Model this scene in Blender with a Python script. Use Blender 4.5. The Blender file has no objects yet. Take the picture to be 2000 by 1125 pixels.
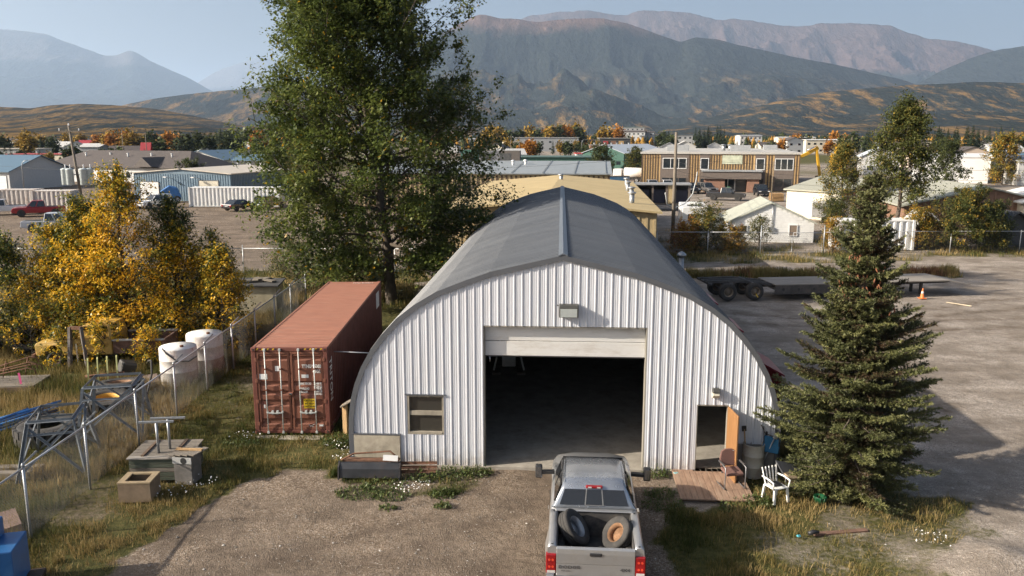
import bpy, math, random
import numpy as np
from mathutils import Vector, Matrix, Euler

SC = bpy.context.scene
COL = SC.collection
R = math.radians
random.seed(7)
RNG = np.random.default_rng(11)

# ------------------------------------------------------------------ camera, light, exposure
cam_data = bpy.data.cameras.new('camera')
cam_data.sensor_width = 36.0
cam_data.lens = 28.8
cam_data.clip_start = 0.3
cam_data.clip_end = 90000.0
cam = bpy.data.objects.new('camera', cam_data)
COL.objects.link(cam)
cam.location = (0.0, 0.0, 9.6)
cam.rotation_euler = (R(90) - 0.184, 0, 0)
SC.camera = cam

SUN_EL, SUN_ROT = R(25.6), R(257.0)
world = bpy.data.worlds.new('World')
SC.world = world
world.use_nodes = True
_wn = world.node_tree.nodes
_sky = _wn.new('ShaderNodeTexSky')
_sky.sky_type = 'NISHITA'
_sky.sun_disc = False
_sky.sun_elevation = SUN_EL
_sky.sun_rotation = SUN_ROT
_sky.altitude = 500
_sky.air_density = .85
_sky.dust_density = 8.5
_sky.ozone_density = 1.0
world.node_tree.links.new(_sky.outputs[0], _wn['Background'].inputs[0])
_wn['Background'].inputs[1].default_value = 0.075

sun_data = bpy.data.lights.new('sun', 'SUN')
sun_data.energy = 5.0
sun_data.angle = R(0.53)
sun_data.color = (1.0, 0.90, 0.76)
sun = bpy.data.objects.new('sun', sun_data)
COL.objects.link(sun)
_sd = Vector((math.sin(SUN_ROT) * math.cos(SUN_EL), math.cos(SUN_ROT) * math.cos(SUN_EL), math.sin(SUN_EL)))
sun.rotation_euler = _sd.to_track_quat('Z', 'Y').to_euler()
sun.location = _sd * 60

SC.view_settings.view_transform = 'Standard'
SC.view_settings.look = 'None'
SC.view_settings.gamma = 1.0
SC.view_settings.exposure = 1.06
SC.view_settings.use_curve_mapping = False
SC.render.engine = 'CYCLES'
SC.cycles.use_denoising = True
SC.cycles.max_bounces = 6
SC.cycles.diffuse_bounces = 3
SC.cycles.glossy_bounces = 2
SC.cycles.transmission_bounces = 3
SC.cycles.volume_bounces = 1
SC.cycles.transparent_max_bounces = 8
SC.cycles.sample_clamp_indirect = 6.0
# ------------------------------------------------------------------ helpers
def tag(o, label=None, cat=None, group=None, kind=None):
    if label: o['label'] = label
    if cat: o['category'] = cat
    if group: o['group'] = group
    if kind: o['kind'] = kind
    return o

def empty(name, loc=(0, 0, 0), rz=0.0, label=None, cat=None, group=None):
    o = bpy.data.objects.new(name, None)
    o.empty_display_size = 0.2
    COL.objects.link(o)
    o.location = loc
    o.rotation_euler = (0, 0, rz)
    return tag(o, label, cat, group)

def link(name, me, mat=None, parent=None, loc=None, rot=None):
    o = bpy.data.objects.new(name, me)
    COL.objects.link(o)
    if mat is not None and len(me.materials) == 0:
        me.materials.append(mat)
    if parent: o.parent = parent
    if loc is not None: o.location = loc
    if rot is not None: o.rotation_euler = rot
    return o

def kids(o): return [c for c in ALLKIDS.get(o.name, [])]

def copy_tree(o, parent=None):
    c = o.copy()
    COL.objects.link(c)
    if parent is not None: c.parent = parent
    for ch in list(o.children):
        copy_tree(ch, c)
    return c

def np_mesh(name, V, F, tint=None, smooth=False, mats=None, midx=None):
    """V (n,3), F (m,k) arrays -> mesh; tint: per-vertex float attribute."""
    me = bpy.data.meshes.new(name)
    V = np.ascontiguousarray(V, dtype=np.float32); F = np.ascontiguousarray(F, dtype=np.int32)
    m, k = F.shape
    me.vertices.add(len(V)); me.vertices.foreach_set('co', V.ravel())
    me.loops.add(m * k); me.loops.foreach_set('vertex_index', F.ravel())
    me.polygons.add(m)
    me.polygons.foreach_set('loop_start', np.arange(0, m * k, k, dtype=np.int32))
    me.polygons.foreach_set('loop_total', np.full(m, k, dtype=np.int32))
    if smooth: me.polygons.foreach_set('use_smooth', np.ones(m, dtype=bool))
    if mats:
        for q in mats: me.materials.append(q)
    if midx is not None: me.polygons.foreach_set('material_index', midx.astype(np.int32))
    me.update(calc_edges=True)
    if tint is not None:
        for an, av in (tint.items() if isinstance(tint, dict) else (('tint', tint),)):
            a = me.attributes.new(an, 'FLOAT', 'POINT')
            a.data.foreach_set('value', np.ascontiguousarray(av, dtype=np.float32))
    return me

class MB:
    """collects simple solids into one mesh"""
    def __init__(s): s.v = []; s.f = []; s.sm = []
    def add(s, vs, fs, smooth=False):
        b = len(s.v); s.v += [tuple(p) for p in vs]
        for q in fs: s.f.append([b + i for i in q]); s.sm.append(smooth)
        return s
    def bb(s, x0, x1, y0, y1, z0, z1):
        vs = [(x0, y0, z0), (x1, y0, z0), (x1, y1, z0), (x0, y1, z0), (x0, y0, z1), (x1, y0, z1), (x1, y1, z1), (x0, y1, z1)]
        return s.add(vs, [(0, 3, 2, 1), (4, 5, 6, 7), (0, 1, 5, 4), (1, 2, 6, 5), (2, 3, 7, 6), (3, 0, 4, 7)])
    def box(s, c, d, rot=(0, 0, 0)):
        m = Euler(rot).to_matrix(); c = Vector(c); h = [k / 2 for k in d]
        vs = [c + m @ Vector((a * h[0], b * h[1], e * h[2])) for e in (-1, 1) for a, b in ((-1, -1), (1, -1), (1, 1), (-1, 1))]
        return s.add(vs, [(0, 3, 2, 1), (4, 5, 6, 7), (0, 1, 5, 4), (1, 2, 6, 5), (2, 3, 7, 6), (3, 0, 4, 7)])
    def beam(s, p, q, w, h=None, up=(0, 0, 1)):
        h = h or w; p = Vector(p); q = Vector(q); d = (q - p).normalized(); u = Vector(up)
        if abs(d.dot(u)) > .98: u = Vector((0, 1, 0))
        a = d.cross(u).normalized() * (w / 2); b = a.cross(d).normalized() * (h / 2)
        vs = [e + i * a + j * b for e in (p, q) for i, j in ((-1, -1), (1, -1), (1, 1), (-1, 1))]
        return s.add(vs, [(0, 1, 2, 3), (7, 6, 5, 4), (0, 4, 5, 1), (1, 5, 6, 2), (2, 6, 7, 3), (3, 7, 4, 0)])
    def angle(s, p, q, w, t=.008, up=(0, 0, 1), flip=1):
        """L-section steel angle"""
        p = Vector(p); q = Vector(q); d = (q - p).normalized(); u = Vector(up)
        if abs(d.dot(u)) > .98: u = Vector((0, 1, 0))
        a = d.cross(u).normalized() * flip; b = a.cross(d).normalized() * flip
        pr = [(0, 0), (w, 0), (w, t), (t, t), (t, w), (0, w)]
        vs = [e + x * a + y * b for e in (p, q) for x, y in pr]
        return s.add(vs, [(0, 1, 2, 3, 4, 5), (11, 10, 9, 8, 7, 6)] + [(i, i + 6, (i + 1) % 6 + 6, (i + 1) % 6) for i in range(6)])
    def tube(s, pts, r, n=8, caps=True, smooth=True, closed=False):
        pts = [Vector(p) for p in pts]; m = len(pts)
        rs = r if isinstance(r, (list, tuple)) else [r] * m
        vs = []; u = None
        for i, p in enumerate(pts):
            d = (pts[(i + 1) % m if closed else min(i + 1, m - 1)] - pts[(i - 1) % m if closed else max(i - 1, 0)]).normalized()
            if u is None:
                u = d.orthogonal().normalized()
            else:
                u = (u - d * u.dot(d)).normalized()
            w = d.cross(u)
            for k in range(n):
                a = 2 * math.pi * k / n
                vs.append(p + rs[i] * (math.cos(a) * u + math.sin(a) * w))
        fs = []
        for i in range(m if closed else m - 1):
            j = (i + 1) % m
            for k in range(n):
                fs.append((i * n + k, i * n + (k + 1) % n, j * n + (k + 1) % n, j * n + k))
        s.add(vs, fs, smooth)
        if caps and not closed:
            b = len(s.v) - len(vs)
            s.f.append([b + k for k in range(n)][::-1]); s.sm.append(False)
            s.f.append([b + (m - 1) * n + k for k in range(n)]); s.sm.append(False)
        return s
    def lathe(s, prof, n=24, c=(0, 0, 0), rot=(0, 0, 0), smooth=True, arc=1.0):
        """prof: (radius, height) pairs about local z"""
        m = Euler(rot).to_matrix(); c = Vector(c); vs = []
        for r, h in prof:
            for k in range(n):
                a = 2 * math.pi * k / n
                vs.append(c + m @ Vector((r * math.cos(a), r * math.sin(a), h)))
        fs = [(i * n + k, i * n + (k + 1) % n, (i + 1) * n + (k + 1) % n, (i + 1) * n + k) for i in range(len(prof) - 1) for k in range(n)]
        s.add(vs, fs, smooth)
        b = len(s.v) - len(vs)
        if prof[0][0] > 1e-4: s.f.append([b + k for k in range(n)][::-1]); s.sm.append(False)
        if prof[-1][0] > 1e-4: s.f.append([b + (len(prof) - 1) * n + k for k in range(n)]); s.sm.append(False)
        return s
    def prism(s, poly, a, b, axis='x', smooth=False):
        """extrude a 2-D polygon from a to b along an axis; poly in the other two coordinates (x:(y,z) y:(x,z) z:(x,y))"""
        def P(q, t):
            return {'x': (t, q[0], q[1]), 'y': (q[0], t, q[1]), 'z': (q[0], q[1], t)}[axis]
        n = len(poly); vs = [P(q, a) for q in poly] + [P(q, b) for q in poly]
        fs = [tuple(range(n)), tuple(range(2 * n - 1, n - 1, -1))] + [(i + n, (i + 1) % n + n, (i + 1) % n, i) for i in range(n)]
        return s.add(vs, fs, smooth)
    def quad(s, *p): return s.add(p, [tuple(range(len(p)))])
    def mesh(s, name, fix=True):
        me = bpy.data.meshes.new(name)
        me.from_pydata(s.v, [], s.f)
        me.polygons.foreach_set('use_smooth', s.sm)
        if fix:
            import bmesh
            bm = bmesh.new(); bm.from_mesh(me)
            bmesh.ops.recalc_face_normals(bm, faces=bm.faces)
            bm.to_mesh(me); bm.free()
        me.update()
        return me
    def build(s, name, mat, parent=None, loc=None, rot=None, bev=0, seg=1):
        me = s.mesh(name)
        o = link(name, me, mat, parent, loc, rot)
        if bev:
            md = o.modifiers.new('bevel', 'BEVEL'); md.width = bev; md.segments = seg; md.limit_method = 'ANGLE'; md.angle_limit = R(40)
        return o

def text_mesh(txt, size, extrude=.0015, align='LEFT', space=1.0, bold=0.0):
    cu = bpy.data.curves.new('txt', 'FONT')
    cu.body = txt; cu.size = size; cu.extrude = extrude; cu.align_x = align; cu.space_character = space; cu.resolution_u = 2; cu.offset = bold
    t = bpy.data.objects.new('txt', cu); COL.objects.link(t)
    dg = bpy.context.evaluated_depsgraph_get()
    me = bpy.data.meshes.new_from_object(t.evaluated_get(dg))
    bpy.data.objects.remove(t); bpy.data.curves.remove(cu)
    me.name = 'lettering'
    return me

def lettering(txt, size, mat, parent, loc, rot=(R(90), 0, 0), align='LEFT', sx=1.0, space=1.0, bold=0.0, name='lettering'):
    o = link(name, text_mesh(txt, size, align=align, space=space, bold=bold), mat, parent, loc, rot)
    o.scale = (sx, 1, 1)
    return o

# ------------------------------------------------------------------ materials
MATS = {}
def nodes_of(m):
    m.use_nodes = True
    nt = m.node_tree
    return nt, nt.nodes, nt.links, nt.nodes['Principled BSDF']

def rgb(h):
    """0-255 display colour -> linear"""
    return tuple(((c / 255) / 12.92 if c / 255 <= .04045 else ((c / 255 + .055) / 1.055) ** 2.4) for c in h)

def mat(name, col, rough=.6, metal=0.0, var=.18, scale=3.0, bump=0.0, bscale=40.0, spec=.5, dirt=None, dirt_amt=.5, dirt_scale=1.2, detail=6.0,
        stretch=(1, 1, 1), emit=0.0, coat=0.0, alpha=1.0):
    if name in MATS: return MATS[name]
    m = bpy.data.materials.new(name)
    nt, N, L, P = nodes_of(m)
    P.inputs['Roughness'].default_value = rough
    P.inputs['Metallic'].default_value = metal
    P.inputs['Specular IOR Level'].default_value = spec
    if coat: P.inputs['Coat Weight'].default_value = coat; P.inputs['Coat Roughness'].default_value = .08
    tc = N.new('ShaderNodeTexCoord'); mp = N.new('ShaderNodeMapping'); mp.inputs['Scale'].default_value = stretch
    L.new(tc.outputs['Object'], mp.inputs['Vector'])
    nz = N.new('ShaderNodeTexNoise'); nz.inputs['Scale'].default_value = scale; nz.inputs['Detail'].default_value = detail; nz.inputs['Roughness'].default_value = .65
    L.new(mp.outputs[0], nz.inputs['Vector'])
    cr = N.new('ShaderNodeValToRGB')
    lo = tuple(max(0, c * (1 - var)) for c in col[:3]); hi = tuple(min(1, c * (1 + var)) for c in col[:3])
    cr.color_ramp.elements[0].position = .3; cr.color_ramp.elements[1].position = .7
    cr.color_ramp.elements[0].color = (*lo, 1); cr.color_ramp.elements[1].color = (*hi, 1)
    L.new(nz.outputs['Fac'], cr.inputs[0])
    out = cr.outputs[0]
    if dirt:
        n2 = N.new('ShaderNodeTexNoise'); n2.inputs['Scale'].default_value = dirt_scale; n2.inputs['Detail'].default_value = 9; n2.inputs['Roughness'].default_value = .75
        L.new(mp.outputs[0], n2.inputs['Vector'])
        r2 = N.new('ShaderNodeMapRange'); r2.inputs[1].default_value = .5; r2.inputs[2].default_value = .72; r2.inputs[4].default_value = dirt_amt
        L.new(n2.outputs['Fac'], r2.inputs[0])
        mx = N.new('ShaderNodeMix'); mx.data_type = 'RGBA'
        L.new(r2.outputs[0], mx.inputs[0]); L.new(out, mx.inputs[6]); mx.inputs[7].default_value = (*dirt, 1)
        out = mx.outputs[2]
        rr = N.new('ShaderNodeMapRange'); rr.inputs[3].default_value = rough; rr.inputs[4].default_value = min(1, rough + .35)
        L.new(r2.outputs[0], rr.inputs[0]); L.new(rr.outputs[0], P.inputs['Roughness'])
    L.new(out, P.inputs['Base Color'])
    if bump:
        n3 = N.new('ShaderNodeTexNoise'); n3.inputs['Scale'].default_value = bscale; n3.inputs['Detail'].default_value = 5
        L.new(mp.outputs[0], n3.inputs['Vector'])
        bp = N.new('ShaderNodeBump'); bp.inputs['Strength'].default_value = bump; bp.inputs['Distance'].default_value = .02
        L.new(n3.outputs['Fac'], bp.inputs['Height']); L.new(bp.outputs[0], P.inputs['Normal'])
    if emit:
        L.new(out, P.inputs['Emission Color']); P.inputs['Emission Strength'].default_value = emit
    MATS[name] = m
    return m

def ramp_mat(name, stops, attr='tint', rough=.6, spec=.3, trans=0.0, var=.0):
    """colour by a per-vertex attribute (leaf tint); trans: share of light let through (thin leaves)"""
    if name in MATS: return MATS[name]
    m = bpy.data.materials.new(name)
    nt, N, L, P = nodes_of(m)
    a = N.new('ShaderNodeAttribute'); a.attribute_name = attr
    cr = N.new('ShaderNodeValToRGB')
    els = cr.color_ramp.elements
    while len(els) < len(stops): els.new(.5)
    for e, (p, c) in zip(els, stops): e.position = p; e.color = (*c, 1)
    L.new(a.outputs['Fac'], cr.inputs[0])
    L.new(cr.outputs[0], P.inputs['Base Color'])
    P.inputs['Roughness'].default_value = rough
    P.inputs['Specular IOR Level'].default_value = spec
    if trans:
        t = N.new('ShaderNodeBsdfTranslucent'); L.new(cr.outputs[0], t.inputs['Color'])
        mx = N.new('ShaderNodeMixShader'); mx.inputs[0].default_value = trans
        L.new(P.outputs[0], mx.inputs[1]); L.new(t.outputs[0], mx.inputs[2])
        L.new(mx.outputs[0], N['Material Output'].inputs[0])
    MATS[name] = m
    return m

def glass(name='dark_glass', col=(.02, .025, .03), rough=.06):
    return mat(name, col, rough=rough, spec=.8, var=.05)

# numpy value noise for shaping terrain and scattering
def _hash(ix, iy, seed):
    h = (ix.astype(np.int64) * 374761393 + iy.astype(np.int64) * 668265263 + seed * 974711) & 0x7fffffff
    h = ((h ^ (h >> 13)) * 1274126177) & 0x7fffffff
    return ((h ^ (h >> 16)) & 0xffff) / 65535.0
def vnoise(x, y, seed=0):
    x = np.asarray(x, float); y = np.asarray(y, float)
    ix = np.floor(x).astype(np.int64); iy = np.floor(y).astype(np.int64); fx = x - ix; fy = y - iy
    fx = fx * fx * (3 - 2 * fx); fy = fy * fy * (3 - 2 * fy)
    a = _hash(ix, iy, seed); b = _hash(ix + 1, iy, seed); c = _hash(ix, iy + 1, seed); d = _hash(ix + 1, iy + 1, seed)
    return (a * (1 - fx) + b * fx) * (1 - fy) + (c * (1 - fx) + d * fx) * fy
def fbm(x, y, o=5, seed=0, gain=.5):
    t = 0; a = 1; s = 0
    for i in range(o):
        t = t + a * vnoise(x * 2 ** i + 13.7 * i, y * 2 ** i - 7.3 * i, seed + i); s += a; a *= gain
    return t / s
def ridged(x, y, o=5, seed=0, gain=.5):
    t = 0; a = 1; s = 0
    for i in range(o):
        t = t + a * (1 - np.abs(2 * vnoise(x * 2 ** i + 3.7 * i, y * 2 ** i - 5.3 * i, seed + i) - 1)); s += a; a *= gain
    return t / s
def inpoly(x, y, poly):
    x = np.asarray(x, float); y = np.asarray(y, float); r = np.zeros(x.shape, bool); n = len(poly)
    for i in range(n):
        x0, y0 = poly[i]; x1, y1 = poly[(i + 1) % n]
        c = ((y0 > y) != (y1 > y))
        with np.errstate(divide='ignore', invalid='ignore'):
            r ^= c & (x < (x1 - x0) * (y - y0) / (y1 - y0 + 1e-12) + x0)
    return r
# ------------------------------------------------------------------ ground
def axis_coords(lo, hi, step, far, n):
    mid = np.arange(lo, hi + step / 2, step)
    g = np.geomspace(step, far, n)
    return np.concatenate([lo - np.cumsum(np.diff(np.concatenate([[0], g])))[::-1], mid, hi + np.cumsum(np.diff(np.concatenate([[0], g])))])

VERGE = [(-11.6, 10), (-9.4, 15.5), (-9.1, 17.2), (-8.9, 18.6), (-8.4, 20.3), (-7.3, 21.4), (-6.3, 22.6), (-4.9, 22.4), (-4.7, 24.5), (-5.2, 40), (-6, 58), (-40, 58), (-40, 10)]
VERGE2 = [(-4.9, 23), (-4.9, 21.9), (-3.4, 20.9), (-1.6, 21.3), (-0.7, 22.4), (-0.7, 22.9)]
RIGHTG = [(3.3, 10), (3.6, 17), (3.9, 19.8), (4.4, 20.4), (6.5, 20.5), (8.4, 24.0), (10.6, 22.4), (11.2, 20.9), (12.2, 20.2), (12.0, 18.9), (10.3, 18.1), (9.5, 16), (9, 10)]
SIDEG = [(7.6, 22.6), (9.0, 23), (10.4, 34), (9.8, 38), (8.6, 40), (7.7, 24)]
BACKG = [(13.0, 62.5), (24.2, 62.2), (42, 65.5), (60, 66), (60, 72), (12, 78), (8, 62)]
BACKS = [(12, 55.3), (22.5, 55.6), (22.8, 57.5), (12, 57.6)]
BACKS2 = [(27.0, 55.7), (31.5, 55.7), (30.6, 58.2), (27.4, 58.2)]
LEFTF = [(-60, 54), (-6, 54), (-6, 59), (-60, 59)]
def warp(x, y):
    return x + (fbm(x * .6, y * .6, 4, 5) - .5) * 2.2, y + (fbm(x * .6 + 40, y * .6, 4, 9) - .5) * 2.2
def grass_weight(x, y):
    wx, wy = warp(x, y)
    n = fbm(x * .45, y * .45, 5, 21)
    g = np.zeros(np.shape(x))
    def put(poly, base, k=1.6):
        nonlocal g
        g = np.maximum(g, inpoly(wx, wy, poly) * np.clip(base + (n - .5) * k, 0, 1))
    put(VERGE, .78); put(VERGE2, .5); put(RIGHTG, .62); put(SIDEG, .8); put(BACKG, .42); put(BACKS, .75); put(BACKS2, .75); put(LEFTF, .7)
    far = np.clip((np.asarray(y) - 190) / 60, 0, 1) * np.clip((fbm(x * .02, y * .02, 3, 3) - .42) * 5, 0, 1)
    return np.maximum(g, far)

gx = axis_coords(-34, 44, .3, 42000, 46)
gy = axis_coords(9, 66, .3, 60000, 50)
GX, GY = np.meshgrid(gx, gy)
near = (GX > -40) & (GX < 50) & (GY > 5) & (GY < 75)
GZ = np.where(near, -.05 * fbm(GX * .5, GY * .5, 4, 31) - .03 * fbm(GX * 2.1, GY * 2.1, 2, 33), -.06)
# low heap of dumped gravel by the dry grass
heap = .50 * np.exp(-(((GX - 10.9) / 1.5) ** 2 + ((GY - 16.9) / 1.0) ** 2)) * (.6 + .8 * fbm(GX * 2, GY * 2, 3, 44))
GZ = GZ + heap
# wheel ruts pressed into the yard
TRACKS = [[(-8.5, 13.0), (-5.0, 16.2), (-2.2, 18.0), (.2, 20.2), (.9, 23.0)], [(-9.0, 14.4), (-5.4, 17.4), (-2.8, 19.3), (-.5, 21.2), (.0, 23.0)], [(.85, 8), (.95, 15), (1.3, 19), (1.5, 23)], [(2.5, 8), (2.65, 15), (3.0, 19), (3.1, 23)],
          [(-6, 12.5), (-1.5, 15.2), (.6, 18.8), (.9, 22.5)], [(-4.4, 12), (-.6, 14.2), (2.2, 18.6), (2.5, 22.5)], [(60, 52), (34, 44), (20, 42), (12, 44)], [(60, 50), (34, 42), (20, 40), (12, 42)], [(13, 28), (15, 36), (20, 44), (34, 50), (60, 56)], [(15, 27), (17, 35), (22, 43), (35, 48), (60, 54)]]
def track_weight(x, y):
    x = x + (fbm(x * .5, y * .5, 3, 12) - .5) * .9; y = y + (fbm(x * .5 + 9, y * .5, 3, 15) - .5) * .9
    w = np.zeros(np.shape(x))
    for pl in TRACKS:
        for (a, b), (c, d) in zip(pl[:-1], pl[1:]):
            t = np.clip(((x - a) * (c - a) + (y - b) * (d - b)) / ((c - a) ** 2 + (d - b) ** 2), 0, 1)
            w = np.maximum(w, np.exp(-(((x - a - t * (c - a)) ** 2 + (y - b - t * (d - b)) ** 2) / .075)))
    return w
gt = np.where(near, track_weight(GX, GY), 0)
GZ = GZ - .025 * gt
gg = grass_weight(GX, GY)
nx_, ny_ = len(gx), len(gy)
idx = np.arange(nx_ * ny_).reshape(ny_, nx_)
F = np.stack([idx[:-1, :-1], idx[:-1, 1:], idx[1:, 1:], idx[1:, :-1]], -1).reshape(-1, 4)
leftfar = np.clip((-GX - 4) / 10, 0, 1) * np.clip((GY - 57) / 5, 0, 1)
ground_me = np_mesh('ground', np.stack([GX, GY, GZ], -1).reshape(-1, 3), F,
                    tint={'grass': gg.ravel(), 'track': gt.ravel(), 'warm': np.clip(leftfar + 1.0 * (GX < 4.5) * (GY < 26), 0, 1).ravel()}, smooth=True)

def ground_material():
    m = bpy.data.materials.new('gravel_and_soil')
    nt, N, L, P = nodes_of(m)
    P.inputs['Roughness'].default_value = .95; P.inputs['Specular IOR Level'].default_value = .15
    geo = N.new('ShaderNodeNewGeometry')
    def noise(scale, det=6, rough=.6, stretch=None):
        n = N.new('ShaderNodeTexNoise'); n.inputs['Scale'].default_value = scale; n.inputs['Detail'].default_value = det; n.inputs['Roughness'].default_value = rough
        if stretch:
            mp = N.new('ShaderNodeMapping'); mp.inputs['Scale'].default_value = stretch; mp.inputs['Rotation'].default_value = (0, 0, R(12)); L.new(geo.outputs['Position'], mp.inputs[0]); L.new(mp.outputs[0], n.inputs['Vector'])
        else: L.new(geo.outputs['Position'], n.inputs['Vector'])
        return n.outputs['Fac']
    def ramp(src, *st):
        c = N.new('ShaderNodeValToRGB'); e = c.color_ramp.elements
        while len(e) < len(st): e.new(.5)
        for k, (p, col) in zip(e, st): k.position = p; k.color = (*col, 1)
        L.new(src, c.inputs[0]); return c.outputs[0]
    def mix(f, a, b, mode='MIX'):
        x = N.new('ShaderNodeMix'); x.data_type = 'RGBA'; x.blend_type = mode
        if isinstance(f, float): x.inputs[0].default_value = f
        else: L.new(f, x.inputs[0])
        for s, v in ((6, a), (7, b)):
            if isinstance(v, tuple): x.inputs[s].default_value = (*v, 1)
            else: L.new(v, x.inputs[s])
        return x.outputs[2]
    def attr(n):
        a = N.new('ShaderNodeAttribute'); a.attribute_name = n; return a.outputs['Fac']
    vor = N.new('ShaderNodeTexVoronoi'); vor.inputs['Scale'].default_value = 32; L.new(geo.outputs['Position'], vor.inputs['Vector'])
    sep = N.new('ShaderNodeSeparateColor'); L.new(vor.outputs['Color'], sep.inputs[0])
    grey = ramp(sep.outputs[0], (0, (.235, .20, .165)), (.5, (.33, .288, .245)), (1, (.45, .405, .36)))
    warmc = ramp(sep.outputs[0], (0, (.128, .094, .066)), (.5, (.195, .150, .110)), (1, (.37, .31, .25)))
    stone = mix(attr('warm'), grey, warmc)
    soil = ramp(noise(9), (.3, (.125, .097, .073)), (.7, (.20, .16, .124)))
    big = ramp(noise(.38, 7, .68), (.42, (0, 0, 0)), (.56, (1, 1, 1)))
    base = mix(big, stone, mix(attr('warm'), (.235, .20, .165), soil))
    tk_ = N.new('ShaderNodeMath'); tk_.operation = 'MULTIPLY'; L.new(attr('track'), tk_.inputs[0]); L.new(ramp(noise(1.7, 6, .7), (.36, (.15, .15, .15)), (.6, (1, 1, 1))), tk_.inputs[1])
    base = mix(tk_.outputs[0], base, ramp(noise(14, 5, .7), (.3, (.105, .080, .060)), (.7, (.165, .130, .100))))
    # wheel tracks and scraped drifts
    tr = ramp(noise(.8, 7, .72, (.6, 1.25, 1)), (.38, (.72, .70, .68)), (.62, (1.14, 1.13, 1.12)))
    base = mix(.85, base, tr, 'MULTIPLY')
    fine = ramp(noise(38, 3, .7), (.3, (.7, .7, .7)), (.72, (1.25, 1.25, 1.25)))
    base = mix(.8, base, fine, 'MULTIPLY')
    gcol = ramp(noise(5.5, 6, .7), (.25, (.030, .036, .011)), (.5, (.075, .073, .024)), (.75, (.15, .118, .045)))
    gm = N.new('ShaderNodeMath'); gm.operation = 'MULTIPLY_ADD'
    L.new(noise(7, 5, .7), gm.inputs[0]); gm.inputs[1].default_value = 1.1; 
    g2 = N.new('ShaderNodeMath'); g2.operation = 'SUBTRACT'; L.new(attr('grass'), g2.inputs[0]); g2.inputs[1].default_value = .82
    L.new(g2.outputs[0], gm.inputs[2])
    mr = N.new('ShaderNodeMapRange'); mr.inputs[1].default_value = -.1; mr.inputs[2].default_value = .35; L.new(gm.outputs[0], mr.inputs[0])
    col = mix(mr.outputs[0], base, gcol)
    L.new(col, P.inputs['Base Color'])
    b1 = N.new('ShaderNodeBump'); b1.inputs['Strength'].default_value = .55; b1.inputs['Distance'].default_value = .03; L.new(vor.outputs['Distance'], b1.inputs['Height'])
    b2 = N.new('ShaderNodeBump'); b2.inputs['Strength'].default_value = .7; b2.inputs['Distance'].default_value = .12; L.new(noise(2.6, 7, .7), b2.inputs['Height']); L.new(b1.outputs[0], b2.inputs['Normal'])
    L.new(b2.outputs[0], P.inputs['Normal'])
    return m
ground = link('ground', ground_me, ground_material())
tag(ground, kind='structure')

# ------------------------------------------------------------------ mountains and hills
def mountain_material(name, green, gold, rock, treeline, gold_lo, gold_amt, tex, goldscale=.0022, rockmix=1.0, gold_top=600):
    m = bpy.data.materials.new(name)
    nt, N, L, P = nodes_of(m)
    P.inputs['Roughness'].default_value = 1.0; P.inputs['Specular IOR Level'].default_value = 0.0
    geo = N.new('ShaderNodeNewGeometry')
    mp0 = N.new('ShaderNodeMapping'); mp0.inputs['Scale'].default_value = (1, .15, 1.0); L.new(geo.outputs['Position'], mp0.inputs[0])
    sep = N.new('ShaderNodeSeparateXYZ'); L.new(geo.outputs['Position'], sep.inputs[0])
    def noise(scale, det=6, rough=.6):
        n = N.new('ShaderNodeTexNoise'); n.inputs['Scale'].default_value = scale; n.inputs['Detail'].default_value = det; n.inputs['Roughness'].default_value = rough
        L.new(mp0.outputs[0], n.inputs['Vector']); return n.outputs['Fac']
    def rng(src, a, b, c=0., d=1.):
        r = N.new('ShaderNodeMapRange'); r.inputs[1].default_value = a; r.inputs[2].default_value = b; r.inputs[3].default_value = c; r.inputs[4].default_value = d
        L.new(src, r.inputs[0]); return r.outputs[0]
    def mul(a, b):
        r = N.new('ShaderNodeMath'); r.operation = 'MULTIPLY'
        for i, v in enumerate((a, b)):
            if isinstance(v, float): r.inputs[i].default_value = v
            else: L.new(v, r.inputs[i])
        return r.outputs[0]
    def mix(f, a, b):
        x = N.new('ShaderNodeMix'); x.data_type = 'RGBA'; L.new(f, x.inputs[0])
        for s, v in ((6, a), (7, b)):
            if isinstance(v, tuple): x.inputs[s].default_value = (*v, 1)
            else: L.new(v, x.inputs[s])
        return x.outputs[2]
    speck = noise(tex, 3, .8)
    gr = mix(rng(speck, .32, .68), tuple(c * .45 for c in green), tuple(c * 1.5 for c in green))
    gd = mix(rng(speck, .32, .68), tuple(c * .45 for c in gold), tuple(c * 1.35 for c in gold))
    patch = noise(goldscale, 9, .74)
    hi = rng(sep.outputs[2], gold_lo, gold_top, 1., 0.)
    gf = mul(rng(patch, .56 - .16 * gold_amt, .64 - .10 * gold_amt), hi)
    c = mix(gf, gr, gd)
    z2 = N.new('ShaderNodeMath'); z2.operation = 'MULTIPLY_ADD'; L.new(noise(.0016, 8, .7), z2.inputs[0]); z2.inputs[1].default_value = 520; L.new(sep.outputs[2], z2.inputs[2])
    rf = mul(rng(z2.outputs[0], treeline + 200, treeline + 330), rockmix)
    rk = mix(rng(noise(.008, 6, .75), .35, .65), tuple(q * .72 for q in rock), tuple(q * 1.3 for q in rock))
    L.new(mix(rf, c, rk), P.inputs['Base Color'])
    b = N.new('ShaderNodeBump'); b.inputs['Strength'].default_value = 1.0; b.inputs['Distance'].default_value = 1.6 / tex * .45; L.new(speck, b.inputs['Height']); L.new(b.outputs[0], P.inputs['Normal'])
    return m

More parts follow.
